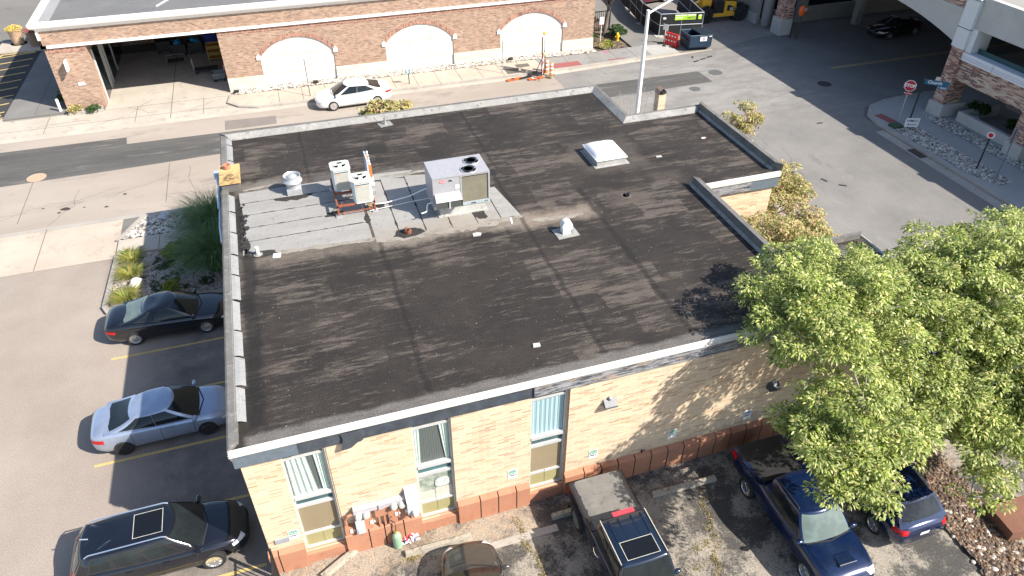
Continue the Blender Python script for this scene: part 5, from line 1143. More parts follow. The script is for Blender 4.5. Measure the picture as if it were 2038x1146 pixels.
# ================================================================== construction yard
cf = thing('construction_fence', 'black mesh construction fence with lime gate signs behind the dumpster', 'fence')
m_mesh = plain('black windscreen mesh', (.012,.013,.016), .8); m_tube = plain('fence tube', (.5,.54,.58), .4, .3)
pth = [(33.6,50.0),(32.9,45.0),(32.25,41.6),(32.3,38.45),(35.75,37.85),(36.9,44.0)]
for i in range(len(pth)-1):
    a, b = Vector(pth[i]), Vector(pth[i+1]); d = (b-a).normalized(); nn = Vector((-d.y, d.x))*.012
    mb = MB(); mb.add([(*(a-nn),.1),(*(b-nn),.1),(*(b+nn),.1),(*(a+nn),.1),(*(a-nn),1.74),(*(b-nn),1.74),(*(b+nn),1.74),(*(a+nn),1.74)], [(3,2,1,0),(4,5,6,7),(0,1,5,4),(1,2,6,5),(2,3,7,6),(3,0,4,7)]); mb.build('mesh_panel', m_mesh, cf)
    mb = MB(); m_ = (a+b)/2
    mb.tube([(*a,0),(*a,1.8),(*b,1.8),(*b,0)], .03, 6); mb.tube([(*a,.92),(*b,.92)], .03, 6); mb.tube([(*m_,0),(*m_,1.8)], .022, 6); mb.build('panel_frame', m_tube, cf)
    mb = MB(); mb.box(a.x-.35,a.y-.2,0,a.x+.35,a.y+.2,.14); mb.build('foot_block', m_pc, cf)
a = Vector((32.3,38.45)); d = (Vector((35.75,37.85))-a).normalized(); ang = math.atan2(d.y, d.x)
fg = thing('gate_sign', None, None, (*(a+d*1.15),1.32), ang); fg.parent = cf
m_lime = plain('lime sign', (.42,.68,.06), .5)
mb = MB(); mb.box(0,-.05,-.02,1.0,-.035,.40); mb.box(1.02,-.05,-.02,1.72,-.035,.40); mb.box(1.92,-.05,-.02,2.2,-.035,.34); mb.build('sign_board', m_lime, fg)
mb = MB(); mb.box(.03,-.054,.30,.97,-.051,.38); mb.box(1.05,-.054,.30,1.69,-.051,.38); mb.box(1.95,-.054,.24,2.17,-.051,.32); mb.box(.08,-.054,.18,.7,-.051,.21); mb.box(.08,-.054,.08,.6,-.051,.11); mb.build('white_strip', m_white, fg)
text('GATE 2', .20, m_rub, 'lettering', fg, (1.37,-.053,.13), (PI/2,0,0), .002, bold=.005)
mb = MB(); mb.box(-.95,-.05,.08,-.72,-.035,.22); mb.build('small_label', m_white, fg)
# dumpster
du = thing('dumpster', 'dark blue open-topped dumpster at the kerb in front of the construction fence', 'dumpster', (33.95,35.6,0), -.12)
m_dum = plain('dark blue dumpster paint', (.02,.045,.08), .45, .1, var=.3, vs=3)
prof = [(-.95,.35),(-.55,.05),(.75,.05),(.95,.35),(1.0,1.02),(-1.0,1.22)]    # depth (y) profile
mb = MB(); n = len(prof)
for s_ in (-1, 1): x = s_*.85; mb.add([(x-.03,y,z) for y,z in prof]+[(x+.03,y,z) for y,z in prof], [tuple(range(n)), tuple(range(2*n-1,n-1,-1))]+[(i,n+i,n+(i+1)%n,(i+1)%n) for i in range(n)])
for i in (0,1,2,3,5):
    if i == 5: j = 0
    else: j = i+1
    p, q = prof[i], prof[j]; mb.quad((-.85,*p),(.85,*p),(.85,*q),(-.85,*q)); mb.quad((-.85,p[0]*.95,p[1]+.03),(.85,p[0]*.95,p[1]+.03),(.85,q[0]*.95,q[1]+(.03 if q[1]<1 else 0)),(-.85,q[0]*.95,q[1]+(.03 if q[1]<1 else 0)))
mb.build('hopper', m_dum, du)
mb = MB(); mb.tube([(-.88,-1.0,1.22),(-.88,1.0,1.04),(.88,1.0,1.04),(.88,-1.0,1.22),(-.88,-1.0,1.22)], .035, 6); mb.build('rim', plain('worn blue rim', (.10,.15,.2), .4), du)
mb = MB(); mb.add([(0,-1.02,1.27),(.9,-1.02,1.27),(.9,1.02,1.09),(0,1.02,1.09),(0,-1.02,1.23),(.9,-1.02,1.23),(.9,1.02,1.05),(0,1.02,1.05)], [(0,1,2,3),(7,6,5,4),(0,4,5,1),(1,5,6,2),(2,6,7,3),(3,7,4,0)]); mb.build('lid', m_rub, du)
mb = MB()
for k in range(6): x = .06+k*.15; mb.add([(x,-1.0,1.275),(x+.06,-1.0,1.275),(x+.06,1.0,1.095),(x,1.0,1.095),(x+.01,-1.0,1.31),(x+.05,-1.0,1.31),(x+.05,1.0,1.13),(x+.01,1.0,1.13)], [(4,5,6,7),(0,1,5,4),(1,2,6,5),(2,3,7,6),(3,0,4,7)])
mb.build('lid_rib', plain('lid rib', (.05,.08,.11), .4), du)
mb = MB(); mb.box(-1.0,-.5,.7,-.89,.5,.84); mb.box(.89,-.5,.7,1.0,.5,.84); mb.build('lift_pocket', m_dum, du)
mb = MB(); mb.add([(-.1,-1.012,.78),(.45,-1.012,.78),(.45,-1.02,1.12),(-.1,-1.02,1.12)], [(0,1,2,3)]); mb.add([(.6,-1.02,1.08),(.83,-1.02,1.08),(.83,-1.025,1.16),(.6,-1.025,1.16)], [(0,1,2,3)]); mb.build('label_plate', m_white, du)
text('AUF', .11, m_navy, 'lettering', du, (.18,-1.02,.88), (PI/2,0,0), .002, bold=.004); mb = MB(); prism_xz(mb, [(.18+.06*math.cos(k*PI/6),1.02+.06*math.sin(k*PI/6)) for k in range(12)], -1.026, -1.02); mb.build('round_emblem', plain('violet emblem', (.18,.05,.25), .5), du)
# red water barrier with notice
ba = thing('plastic_barrier', 'red plastic road barrier with a notice board beside the dumpster', 'barrier', (32.25,36.35,0), R(-62))
mb = MB(); mb.add([(-.6,-.22,0),(.6,-.22,0),(.6,.22,0),(-.6,.22,0),(-.6,-.08,.45),(.6,-.08,.45),(.6,.08,.45),(-.6,.08,.45),(-.58,-.06,1.0),(.58,-.06,1.0),(.58,.06,1.0),(-.58,.06,1.0)], [(3,2,1,0)]+[(i,(i+1)%4,4+(i+1)%4,4+i) for i in range(4)]+[(4+i,4+(i+1)%4,8+(i+1)%4,8+i) for i in range(4)]+[(8,9,10,11)]); mb.build('shell', plain('barrier red', (.6,.02,.015), .4), ba)
mb = MB()
for k in range(4):
    for z in (.35,.75): mb.box(-.45+k*.26,-.10,z,-.34+k*.26,-.07+.0,z+.14)
mb.build('reflector', m_white, ba)
mb = MB(); mb.tube([(-.5,-.15,0),(-.5,-.15,1.55)], .025, 6); mb.box(-.72,-.19,1.15,-.28,-.17,1.6); mb.build('notice_board', m_white, ba)
mb = MB()
for a, b in ((-.7,-.5),(-.75,-.2),(-.2,-.6),(.3,-.4)): mb.lathe([(0,-.06),(.16,-.05),(.2,.02),(.1,.09),(0,.1)], (a,b,.08), 8)
mb.build('sandbag', m_rub, ba, smooth=True)
# telehandler
te = thing('telehandler', 'yellow telehandler with big black tyres parked behind the dumpster', 'construction vehicle', (39.1,41.0,0), -.06)
m_cat = plain('machine yellow', (.72,.40,.035), .4, var=.08)
for x in (-1.55,1.55):
    for y in (-.75,1.0):
        mb = MB(); prof = [(.3,-.2),(.60,-.2),(.66,-.14),(.66,.14),(.60,.2),(.34,.2),(.32,.1),(0,.08)]; s_ = -1 if y < 0 else 1; mb.lathe([(r_, h*s_) for r_, h in prof], (0,0,0), 22, 'y')
        for k in range(22): a = 2*PI*k/22; ca, sa = math.cos(a), math.sin(a); mb.add([(ca*r_-sa*t_, h, sa*r_+ca*t_) for r_ in (.64,.71) for h, t_ in ((-.2,-.03),(-.2,.04),(.2,.08 if k%2 else .0),(.2,.01 if k%2 else -.07))], [(0,1,2,3),(4,7,6,5),(0,4,5,1),(1,5,6,2),(2,6,7,3),(3,7,4,0)])
        wo2 = mb.build('wheel', m_rub, te, smooth=True, ang=40, loc=(x,y,.68)); mb = MB(); mb.lathe([(.3,0),(.28,.03*s_),(.12,.05*s_),(0,.08*s_)], (0,.1*s_,0), 14, 'y'); mb.build('hub', m_black, wo2, smooth=True)
mb = MB(); mb.box(-.95,-.95,.5,1.0,.9,.78); mb.box(-2.0,-.5,.6,2.0,.7,1.0); prism_xz(mb, [(-.0,.78),(1.0,.78),(1.1,1.2),(1.0,1.65),(-.0,1.75)], -.93, -.2); mb.build('chassis', m_cat, te)
mb = MB(); prism_xz(mb, [(.25,.95),(.8,.95),(.9,1.2),(.45,1.4),(.25,1.4)], -.945, -.931); mb.box(-.95,-.9,.79,-.05,-.25,1.85); mb.build('engine_grille', m_black, te)
mb = MB(); mb.box(.5,-.955,1.0,.8,-.947,1.18); mb.build('badge', m_white, te); text('CAT', .16, m_rub, 'lettering', te, (.65,-.957,1.09), (PI/2,0,0), .002, bold=.004)
mb = MB(); mb.add([(-2.3,.05,.9),(-1.9,.05,.9),(-1.9,.45,.9),(-2.3,.45,.9),(1.9,.05,2.0),(2.2,.05,1.9),(2.2,.45,1.9),(1.9,.45,2.3),(-2.3,.05,1.35),(-2.3,.45,1.35),(1.9,.05,2.45),(1.9,.45,2.45)], [(0,1,5,4),(8,9,11,10),(0,4,10,8),(3,9,11,7),(0,8,9,3),(5,6,7,4),(1,2,6,5)]); mb.box(-2.0,-.8,1.0,-1.2,-.1,2.2); mb.build('boom', m_cat, te)
mb = MB(); mb.box(.1,-.9,1.75,1.3,-.2,2.75); mb.build('cab', m_glass, te); mb = MB(); mb.box(.05,-.95,2.75,1.35,-.15,2.85); mb.build('cab_roof', m_cat, te)
mb = MB()
for x in (-1.55,1.55):
    pr = []
    for k in range(7): a = PI*(.1+.8*k/6); pr += [(x+.80*math.cos(a),-1.0,.68+.80*math.sin(a)),(x+.80*math.cos(a),-.5,.68+.80*math.sin(a))]
    mb.add(pr, [(2*k,2*k+2,2*k+3,2*k+1) for k in range(6)])
mb.build('mudguard', m_black, te, smooth=True)
mar = dict(SUV); car('maroon_van', 'maroon vehicle at the top edge behind the construction fence', (35.6,47.2,0), 10, mar, paint('maroon paint', (.14,.005,.035), .2, .2), 'van')
# hydrant
hy = thing('fire_hydrant', 'yellow fire hydrant in the planting bed beside the path', 'fire hydrant', (28.7,38.5,.06)); m_hy = plain('hydrant yellow', (.80,.50,.02), .4)
mb = MB(); mb.lathe([(.14,0),(.14,.05),(.10,.06),(.10,.45),(.13,.47),(.13,.52),(.09,.6),(.04,.66),(0,.7)], (0,0,0), 14); mb.build('barrel', m_hy, hy, smooth=True)
mb = MB(); mb.tube([(-.2,0,.36),(.2,0,.36)], .05, 8); mb.tube([(0,-.2,.32),(0,0,.32)], .065, 8); mb.build('outlet', m_hy, hy, smooth=True)
# black metal railing beside the bed
fr = thing('black_railing', 'black metal railing behind the street tree at the end of the red brick building', 'fence', (26.2,41.0,0)); mb = MB()
for k in range(16): mb.box(.1+k*.17,-.015,0,.13+k*.17,.015,1.7)
mb.build('baluster', m_black, fr); mb = MB(); mb.box(.05,-.02,.15,2.85,.02,.2); mb.box(.05,-.02,1.6,2.85,.02,1.66); mb.build('rail', m_black, fr)
for x in (.02,2.85): mb = MB(); mb.box(x,-.05,0,x+.1,.05,1.8); mb.build('post', m_black, fr)
# planters top-left
def planter(label, x, y, col, flowers, saucer):
    o = thing('planter', label, 'planter', (x,y,.0)); mb = MB(); mb.lathe([(.35,.08),(.40,.1),(.50,1.15),(.52,1.18),(.45,1.2),(.43,1.1),(0,1.08)], (0,0,0), 20); mb.build('pot', col, o, smooth=True)
    if saucer: mb = MB(); mb.lathe([(.62,0),(.66,.06),(.60,.1),(0,.1)], (0,0,0), 24); mb.build('saucer', m_white, o, smooth=True)
    r = random.Random(int(-x*7)); mb = MB()
    for k in range(420):
        a, q = r.uniform(0, 2*PI), r.uniform(0,1)**.5*.6; z = 1.15+r.uniform(0,.35)*(1.1-q); s_ = .05; p = Vector((q*math.cos(a), q*math.sin(a), z)); u = Vector((r.gauss(0,1), r.gauss(0,1), r.gauss(0,.6))).normalized(); v = u.orthogonal().normalized(); mb.quad(p-u*s_, p+v*s_*.7, p+u*s_, p-v*s_*.7)
    mb.build('flowers', flowers, o)
t = NT('yellow flowers'); ig = t.n('NewGeometry').outputs['Random Per Island']; m_fly = t.fin(t.ramp(ig, (0,(.15,.2,.02)), (.35,(.45,.42,.03)), (.7,(.7,.6,.05)), (.95,(.55,.08,.3))), .7)
t = NT('red flowers'); ig = t.n('NewGeometry').outputs['Random Per Island']; m_flr = t.fin(t.ramp(ig, (0,(.05,.08,.02)), (.4,(.25,.04,.06)), (1,(.45,.12,.1))), .7)
planter('tan planter of yellow flowers on a white saucer at the top left', -15.9, 52.2, plain('tan planter', (.52,.36,.24), .8), m_fly, True)
planter('brown shaded planter of dark red flowers beside the tan planter', -14.5, 51.3, plain('brown planter', (.26,.18,.13), .8), m_flr, False)
mb = MB(); mb.prism([(-17.2,50.3),(-12.9,50.2),(-13,51.0),(-14.9,52.6),(-17.2,52.8)], 0, .1); tag(mb.build('kerb_island', m_conc), kind='structure')
o = thing('white_bollard', 'short white bollard at the corner of the red brick pier', 'bollard', (-10.9,37.45,.1)); mb = MB(); mb.lathe([(.09,0),(.09,.75),(.07,.8),(0,.82)], (0,0,0), 12); mb.build('tube', m_white, o, smooth=True); mb = MB(); mb.lathe([(.13,0),(.13,.03),(0,.03)], (0,0,0), 12); mb.build('base', m_galv, o)
# ================================================================== things on the roof
RZ = 5.5
ru = thing('rooftop_unit', 'large pale grey rooftop air handler with two fans and a red oval badge', 'rooftop unit', (7.42,9.06,RZ))
m_rtu = plain('pale lilac-grey steel', (.37,.365,.385), .4, .1, var=.06); m_rtud = plain('unit base steel', (.40,.46,.49), .4, .2)
mb = MB(); mb.box(.22,.03,-.01,1.95,1.3,.36); mb.box(.15,-.03,-.01,2.02,1.35,.06); mb.build('curb', surf('silver coated curb', (.48,.47,.44), (.60,.59,.56), 1.5, (.34,.30,.25), 30, .3), ru)
mb = MB(); mb.box(0,0,.36,2.13,1.36,.48); mb.build('base_rail', m_rtud, ru)
mb = MB()
for x in (.1,.18,.86,1.4,1.92,2.0): mb.box(x,-.006,.39,x+(.18 if x in (.86,1.4) else .04),0,.43)
mb.build('rail_slot', m_dark, ru)
mb = MB(); mb.box(0.01,.01,.48,2.12,1.35,1.60); mb.box(0,0,1.60,2.13,1.36,1.64); mb.box(0.0,0.0,.48,.04,.04,1.6); mb.box(2.07,-.005,.48,2.13,.05,1.6); mb.box(1.02,-.005,.48,1.08,.02,1.6); mb.build('casing', m_rtu, ru)
t = NT('coil fins'); X, Y, Z = t.xyz(); c = t.mix((.17,.155,.11), (.21,.195,.145), t.ramp(t.noise(3,5,.7), (.35,0), (.65,1))); m_coil = t.fin(c, .7, t.math('SINE', t.math('MULTIPLY', X, 300)), .4, .005)
mb = MB(); mb.box(1.09,-.003,.52,2.05,.01,1.56); mb.build('coil', m_coil, ru); mb = MB(); mb.box(2.02,-.004,.52,2.05,.0,1.56); mb.box(1.09,-.0045,1.53,2.05,0,1.56); mb.build('coil_shadow_gap', m_dark, ru)
mb = MB(); mb.add([(.05,.0,1.02),(.98,.0,1.02),(1.0,-.36,.84),(.03,-.36,.84),(.05,0,.55),(.98,0,.55),(1.0,-.36,.55),(.03,-.36,.55)], [(0,1,2,3),(0,3,7,4),(1,5,6,2)]); mb.box(.49,-.365,.55,.54,-.35,.84); mb.build('intake_hood', plain('hood steel', (.46,.455,.45), .4), ru)
mb = MB(); mb.box(.04,-.33,.57,.99,-.30,.83); mb.build('intake_filter', plain('dark filter', (.06,.065,.06), .7), ru)
mb = MB(); N = 16
def ell(cx, cz, a, b): return [(cx+a*math.cos(2*PI*k/N), cz+b*math.sin(2*PI*k/N)) for k in range(N)]
prism_xz(mb, ell(.38,1.47,.12,.045), -.006, 0.01); bd = mb.build('badge', plain('badge red', (.75,.02,.05), .4), ru); text('bryant', .075, m_white, 'lettering', bd, (.38,-.008,1.475), (PI/2,0,0), .001, bold=.002)
mb = MB(); mb.box(.60,-.006,1.45,.70,.01,1.50); mb.build('data_plate', m_black, ru); mb = MB(); mb.box(.83,-.006,1.12,.98,.01,1.26); mb.build('label', m_white, ru); mb = MB(); mb.box(.72,-.007,1.45,.78,.01,1.5); mb.build('lock', m_rtud, ru)
mb = MB(); mb.box(-.004,.3,.9,.0,.34,1.0); mb.build('warning_label', m_yellow, ru)
for x, y in ((1.68,.92),(1.42,.32)):
    fa = thing('fan', None, None, (x,y,1.64)); fa.parent = ru
    mb = MB(); mb.lathe([(0,.004),(.29,.004)], (0,0,0), 24); mb.build('fan_well', m_dark, fa)
    mb = MB(); mb.lathe([(.30,0),(.30,.03),(.28,.03),(.28,.002)], (0,0,0), 24); mb.build('fan_ring', m_galv, fa, smooth=True)
    mb = MB()
    for k in range(4): a = k*PI/2+.4; ca, sa = math.cos(a), math.sin(a); mb.quad(*[(ca*u-sa*v, sa*u+ca*v, z) for u, v, z in ((.05,-.03,.012),(.26,-.14,.02),(.27,.03,.012),(.05,.05,.008))])
    mb.lathe([(.06,.012),(.05,.035),(0,.04)], (0,0,0), 12); mb.build('fan_blade', m_galv, fa)
    mb = MB()
    for q in (.09,.16,.22): mb.lathe([(q-.004,.034),(q+.004,.034),(q+.004,.04),(q-.004,.04)], (0,0,0), 20)
    mb.build('fan_guard', m_black, fa)
mb = MB(); mb.tube([(0,.12,.62),(-.2,.1,.62),(-.26,.05,.5),(-.27,-.05,.42),(-.36,-.1,.4),(-.5,-.1,.38)], .022, 8); mb.build('drain_pipe', m_white, ru, smooth=True)
mb = MB(); mb.tube([(0.02,1.2,.62),(-.2,1.3,.5),(-.6,1.55,.2),(-1.6,1.5,.10),(-1.95,1.45,.16),(-2.0,1.4,.55)], .022, 8); mb.tube([(0.02,1.0,.3),(-.6,1.3,.10),(-2.2,1.2,.06)], .012, 6); mb.build('refrigerant_line', m_white, ru, smooth=True)
# rust steel stand with two condensers
sr = plain('rusty red steel', (.26,.075,.04), .8, var=.35, vs=8)
stn = thing('steel_stand', 'rusty red steel stand under the two small condensing units', 'equipment stand', (4.06,10.25,RZ))
mb = MB()
for y in (0,.95,1.25,2.05): mb.box(0,y,.40,1.40,y+.06,.47)
for x in (0,1.34): mb.box(x,-.0,.395,x+.06,2.1,.465)
mb.build('beam', sr, stn)
for x in (0,1.34):
    for y in (0,2.02): mb = MB(); mb.box(x,y,.02,x+.06,y+.06,.40); mb.build('leg', sr, stn)
mb = MB(); mb.box(.05,.02,.12,1.35,.05,.15); mb.tube([(.08,.1,.38),(.9,1.3,.38)], .012, 5); mb.build('brace', sr, stn)
for x in (0,1.34):
    for y in (0,2.02): mb = MB(); mb.box(x-.08,y-.08,0,x+.14,y+.14,.06); mb.build('foot_pad', m_galv, stn)
mb = MB(); mb.box(1.15,.1,.02,1.30,.45,.12); mb.box(.62,1.0,.47,.72,1.25,.53); mb.build('wood_block', plain('weathered wood block', (.36,.25,.13), .8), stn)
m_cond = plain('almond condenser steel', (.54,.53,.47), .45, var=.04); m_cs = plain('condenser side', (.60,.66,.68), .45, var=.05)
def condenser(label, x, y):
    o = thing('condenser', label, 'air conditioner', (x,y,5.975), group='condensing units on the rusty stand')
    s_ = .68; mb = MB(); c_ = .07; pl = [(c_,0),(s_-c_,0),(s_,c_),(s_,s_-c_),(s_-c_,s_),(c_,s_),(0,s_-c_),(0,c_)]; mb.prism(pl, 0, .84); mb.build('casing', m_cs, o)
    mb = MB()
    mb.box(.10,-.012,.06,.60,-.001,.74); mb.build('front_grille', m_cond, o); mb = MB()
    for k in range(14): mb.box(.12+k*.034,-.017,.08,.128+k*.034,-.012,.72)
    mb.build('grille_slot', plain('grille slot', (.36,.35,.3), .6), o)
    mb = MB(); mb.box(.09,-.02,.755,.61,-.001,.775); mb.build('shadow_line', m_black, o)
    mb = MB(); mb.prism(off(pl, -.025), .84, .90); mb.build('top_cover', m_cond, o)
    mb = MB(); mb.lathe([(0,.903),(.25,.903)], (s_/2,s_/2,0), 24); mb.build('fan_opening', m_dark, o)
    mb = MB(); mb.lathe([(.25,.90),(.25,.925),(.23,.925),(.23,.90)], (s_/2,s_/2,0), 24)
    mb.lathe([(.09,.905),(.08,.93),(0,.935)], (s_/2,s_/2,0), 16); mb.build('fan_ring', m_cond, o, smooth=True)
    mb = MB()
    for k in range(3): a = k*2*PI/3+.6; ca, sa = math.cos(a), math.sin(a); mb.quad(*[(s_/2+ca*u-sa*v, s_/2+sa*u+ca*v, z) for u, v, z in ((.06,-.05,.910),(.22,-.13,.914),(.225,.07,.908),(.06,.06,.906))])
    mb.build('fan_blade', m_cs, o)
    mb = MB(); mb.box(.12,-.019,.69,.28,-.0125,.715); mb.build('badge', plain('orange badge', (.6,.2,.08), .5), o)
    mb = MB(); mb.tube([(s_,.55,.2),(s_+.15,.6,.1),(s_+.2,.9,-.2)], .02, 6); mb.build('line_set', m_galv, o)
    return o
condenser('front almond condensing unit, the right of the pair', 4.72, 10.18); condenser('rear almond condensing unit, the left of the pair', 4.12, 11.30)
eb = thing('electrical_board', 'upright board with orange and white switch boxes behind the condensers', 'electrical panel', (5.5,12.0,RZ))
mb = MB(); mb.box(0,0,.2,.05,.75,1.25); mb.build('board', plain('blue white board', (.45,.52,.62), .5), eb); mb = MB(); mb.box(.05,.02,.45,.17,.3,.98); mb.box(.05,.34,.75,.13,.55,1.2); mb.build('orange_box', plain('orange switch box', (.55,.19,.05), .5), eb)
mb = MB()
for k in range(5): mb.lathe([(.03,-.05),(.05,0),(.02,.05),(0,.06)], (.12,.12+.13*k,1.0+.06*k), 8)
mb.box(.05,.0,.1,.2,.2,.42); mb.build('fitting', m_white, eb); mb = MB(); mb.box(0,.02,0,.05,.07,.25); mb.box(0,.6,0,.05,.65,.25); mb.build('leg', m_galv, eb)
mb = MB(); r = random.Random(3); p = [(-.9+.1*i, .1+.12*math.sin(i*1.7), .55+.1*math.cos(i*2.3)) for i in range(11)]; mb.tube(p, .015, 5); mb.build('cable', m_galv, eb, smooth=True)
# mushroom exhaust fan
ef = thing('exhaust_fan', 'round spun-aluminium exhaust fan standing alone left of the condensers', 'exhaust fan', (2.68,12.62,RZ))
m_spun = plain('spun aluminium', (.45,.465,.49), .35, .3, var=.05)
mb = MB(); mb.box(-.28,-.28,0,.28,.28,.25); mb.build('curb', m_spun, ef)
mb = MB(); mb.lathe([(.26,.25),(.27,.42),(.37,.50),(.37,.53),(.32,.60),(.30,.70),(.33,.74),(.31,.75),(.27,.70),(.27,.64)], (0,0,0), 28); mb.build('windband', m_spun, ef, smooth=True)
mb = MB(); mb.lathe([(.27,.62),(.19,.66),(.17,.72),(.10,.77),(0,.79)], (0,0,0), 24); mb.build('motor_dome', m_spun, ef, smooth=True)
# pipes, caps
def pipe(label, x, y, r=.06, h=.32, mat=m_white, name='vent_pipe'):
    o = thing(name, label, 'vent pipe', (x,y,RZ)); mb = MB(); mb.lathe([(r,0),(r,h),(r*.7,h),(r*.7,h-.08),(0,h-.08)], (0,0,0), 14); mb.build('pipe', mat, o, smooth=True); mb = MB(); mb.lathe([(r*2.6,.018),(r*1.6,.03),(r*1.2,.07)], (0,0,0), 12); mb.build('flashing_collar', plain('lead flashing', (.25,.245,.23), .7), o, smooth=True); return o
pipe('short white vent pipe at the lower left corner of the grey felt', 1.12, 8.68)
o = pipe('short pale vent pipe on a square flashing near the back parapet', 7.1, 17.5, .055, .34, m_galv); mb = MB(); mb.box(-.3,-.25,.017,.3,.25,.03,rz=.2); mb.build('flashing_sheet', plain('lead flashing', (.25,.245,.23)), o)
o = thing('rusty_vent', 'broken rusty vent stub in a tar blister at the edge of the grey felt', 'vent pipe', (6.28,8.42,RZ)); mb = MB(); mb.lathe([(.13,0),(.12,.12),(.08,.2),(.09,.1),(0,.08)], (0,0,0), 11)
for i in range(len(mb.v)): v = mb.v[i]; mb.v[i] = (v[0]*(1+.25*math.sin(i*3)), v[1]*(1+.2*math.cos(i*5)), v[2]*(1+.3*math.sin(i)))
mb.build('stub', plain('rust', (.20,.075,.04), .9, var=.4), o)
gn = thing('gooseneck_vent', 'white gooseneck vent on a square flashing near the roof centre', 'vent', (11.65,6.72,RZ))
mb = MB(); mb.box(-.40,-.35,.0,.42,.3,.028,rz=.05); mb.build('flashing_sheet', surf('silver flashing sheet', (.30,.30,.29), (.40,.39,.37), 2, (.2,.18,.16), 30, .3), gn)
mb = MB(); mb.box(-.14,-.14,.02,.14,.14,.30); pr = []
for k in range(10):
    a = PI*k/9*.95; pr.append((-.17+.0, .0))
pts_ = [(-.17*1,.28)]+[(.20*math.cos(PI-a*PI/8)+.03, .30+.24*math.sin(a*PI/8)) for a in range(9)]+[(.23,.18),(.12,.20),(.10,.28)]
prism_xz(mb, pts_, -.13, .13); mb.build('hood', m_white, gn, smooth=True, ang=50)
sk = thing('skylight', 'square white domed skylight on the right half of the roof', 'skylight', (14.66,10.85,RZ), .0)
mb = MB(); mb.box(-.12,-.12,0,1.42,1.55,.02); mb.box(0,0,0,1.28,1.45,.26); mb.build('curb', surf('skylight curb', (.36,.355,.34), (.5,.49,.47), 2, None, 30, .3), sk)
mb = MB(); mb.box(-.05,-.05,.262,1.33,1.50,.31); mb.build('frame', m_white, sk)
mb = MB(); n = 14; g = []
for j in range(n+1):
    for i in range(n+1): u, v = i/n, j/n; g.append((-.03+1.34*u, -.03+1.51*v, .31+.20*(max(0,(1-(2*u-1)**4))*max(0,(1-(2*v-1)**4)))**.6))
mb.add(g, [(j*(n+1)+i, j*(n+1)+i+1, (j+1)*(n+1)+i+1, (j+1)*(n+1)+i) for j in range(n) for i in range(n)]); mb.build('dome', plain('white acrylic dome', (.80,.80,.80), .25, var=.03), sk, smooth=True)
o = thing('roof_drain', 'dark roof drain in a ring of dust right of the rooftop unit', 'roof drain', (14.82,8.4,RZ)); mb = MB(); mb.lathe([(.22,.004),(.2,.015),(.13,.012)], (0,0,0), 14); mb.build('ring', plain('dusty drain ring', (.10,.085,.075), .9), o); mb = MB(); mb.lathe([(0,.02),(.13,.02)], (0,0,0), 12); mb.build('hole', m_dark, o); mb = MB(); mb.box(-.02,-.12,.02,.02,.12,.06); mb.box(.1,.05,.0,.2,.12,.05); mb.build('strainer', m_black, o)
def bits(name, label, x, y, pts, mat, z=RZ, cat='debris', th=.03):
    mb = MB(); mb.prism(pts, 0, th); o = mb.build(name, mat, loc=(x,y,z)); tag(o, label, cat); return o
bits('white_tile', 'white square tile lying right of the white vent pipe', 1.72, 8.42, [(-.14,-.09),(.12,-.13),(.15,.1),(-.1,.13)], m_white)
bits('pale_stone', 'pale flat stone on the black roof in front of the rooftop unit', 8.6, 7.55, [(-.16,-.07),(.1,-.1),(.17,.03),(.05,.11),(-.14,.08)], m_pc, th=.04)
bits('pale_stone', 'pale flat stone on the black roof near the front edge', 8.66, 1.38, [(-.12,-.06),(.1,-.08),(.12,.06),(-.08,.09)], m_pc, th=.04)
bits('paper_scrap', 'small cream scrap on the roof right of the skylight', 17.5, 10.9, [(-.12,-.05),(.12,-.07),(.13,.05),(-.1,.06)], m_pc, th=.02)
bits('white_stick', 'short white stick at the lower right of the rooftop unit', 10.02, 8.05, [(-.03,-.17),(.03,-.17),(.1,.18),(.03,.18)], m_white, th=.02)
o = thing('litter_bottle', 'small white and orange bottle beside the right parapet', 'bottle', (20.15,11.8,RZ)); mb = MB(); mb.lathe([(0,-.12),(.035,-.12),(.035,.04),(.015,.08),(0,.08)], (0,0,.04), 10, 'x'); mb.build('bottle_body', m_white, o, smooth=True); mb = MB(); mb.lathe([(.02,.07),(.02,.11),(0,.11)], (0,0,.04), 8, 'x'); mb.build('cap', m_orange, o)
# ================================================================== car park bits
def wstop(label, x, y, l, rz, mat=None):
    mb = MB(); h = .15; mb.add([(-l/2,-.10,0),(l/2,-.10,0),(l/2,.10,0),(-l/2,.10,0),(-l/2+.03,-.07,h),(l/2-.03,-.07,h),(l/2-.03,.07,h),(-l/2+.03,.07,h)], [(3,2,1,0),(4,5,6,7),(0,1,5,4),(1,2,6,5),(2,3,7,6),(3,0,4,7)])
    o = mb.build('wheel_stop', mat or surf('old wheel stop', (.46,.41,.33), (.58,.53,.44), 1.5, (.2,.18,.13), 40, .4), loc=(x,y,.002), rz=rz); tag(o, label, 'wheel stop', 'concrete wheel stops in front of the wall')
wstop('mossy concrete wheel stop between the two pickups', 13.1, -1.0, 2.35, -.02); wstop('concrete wheel stop in front of the brown grey sedan', 4.9, -.62, 2.1, .0); wstop('skewed concrete wheel stop at the foot of the first window', 1.95, -.28, 1.35, .52); wstop('concrete wheel stop mostly hidden behind the canvas-covered pickup', 9.5, -.75, 1.9, 0)
mb = MB(); mb.box(6.2,-1.25,.002,8.6,-1.0,.02); tag(mb.build('wheel_stop_scar', m_kerb), kind='structure')
o = thing('propane_tank', 'pale green gas cylinder standing against the terracotta plinth', 'gas cylinder', (3.72,-.22,0)); m_gr = plain('pale green cylinder', (.27,.42,.28), .4, var=.12)
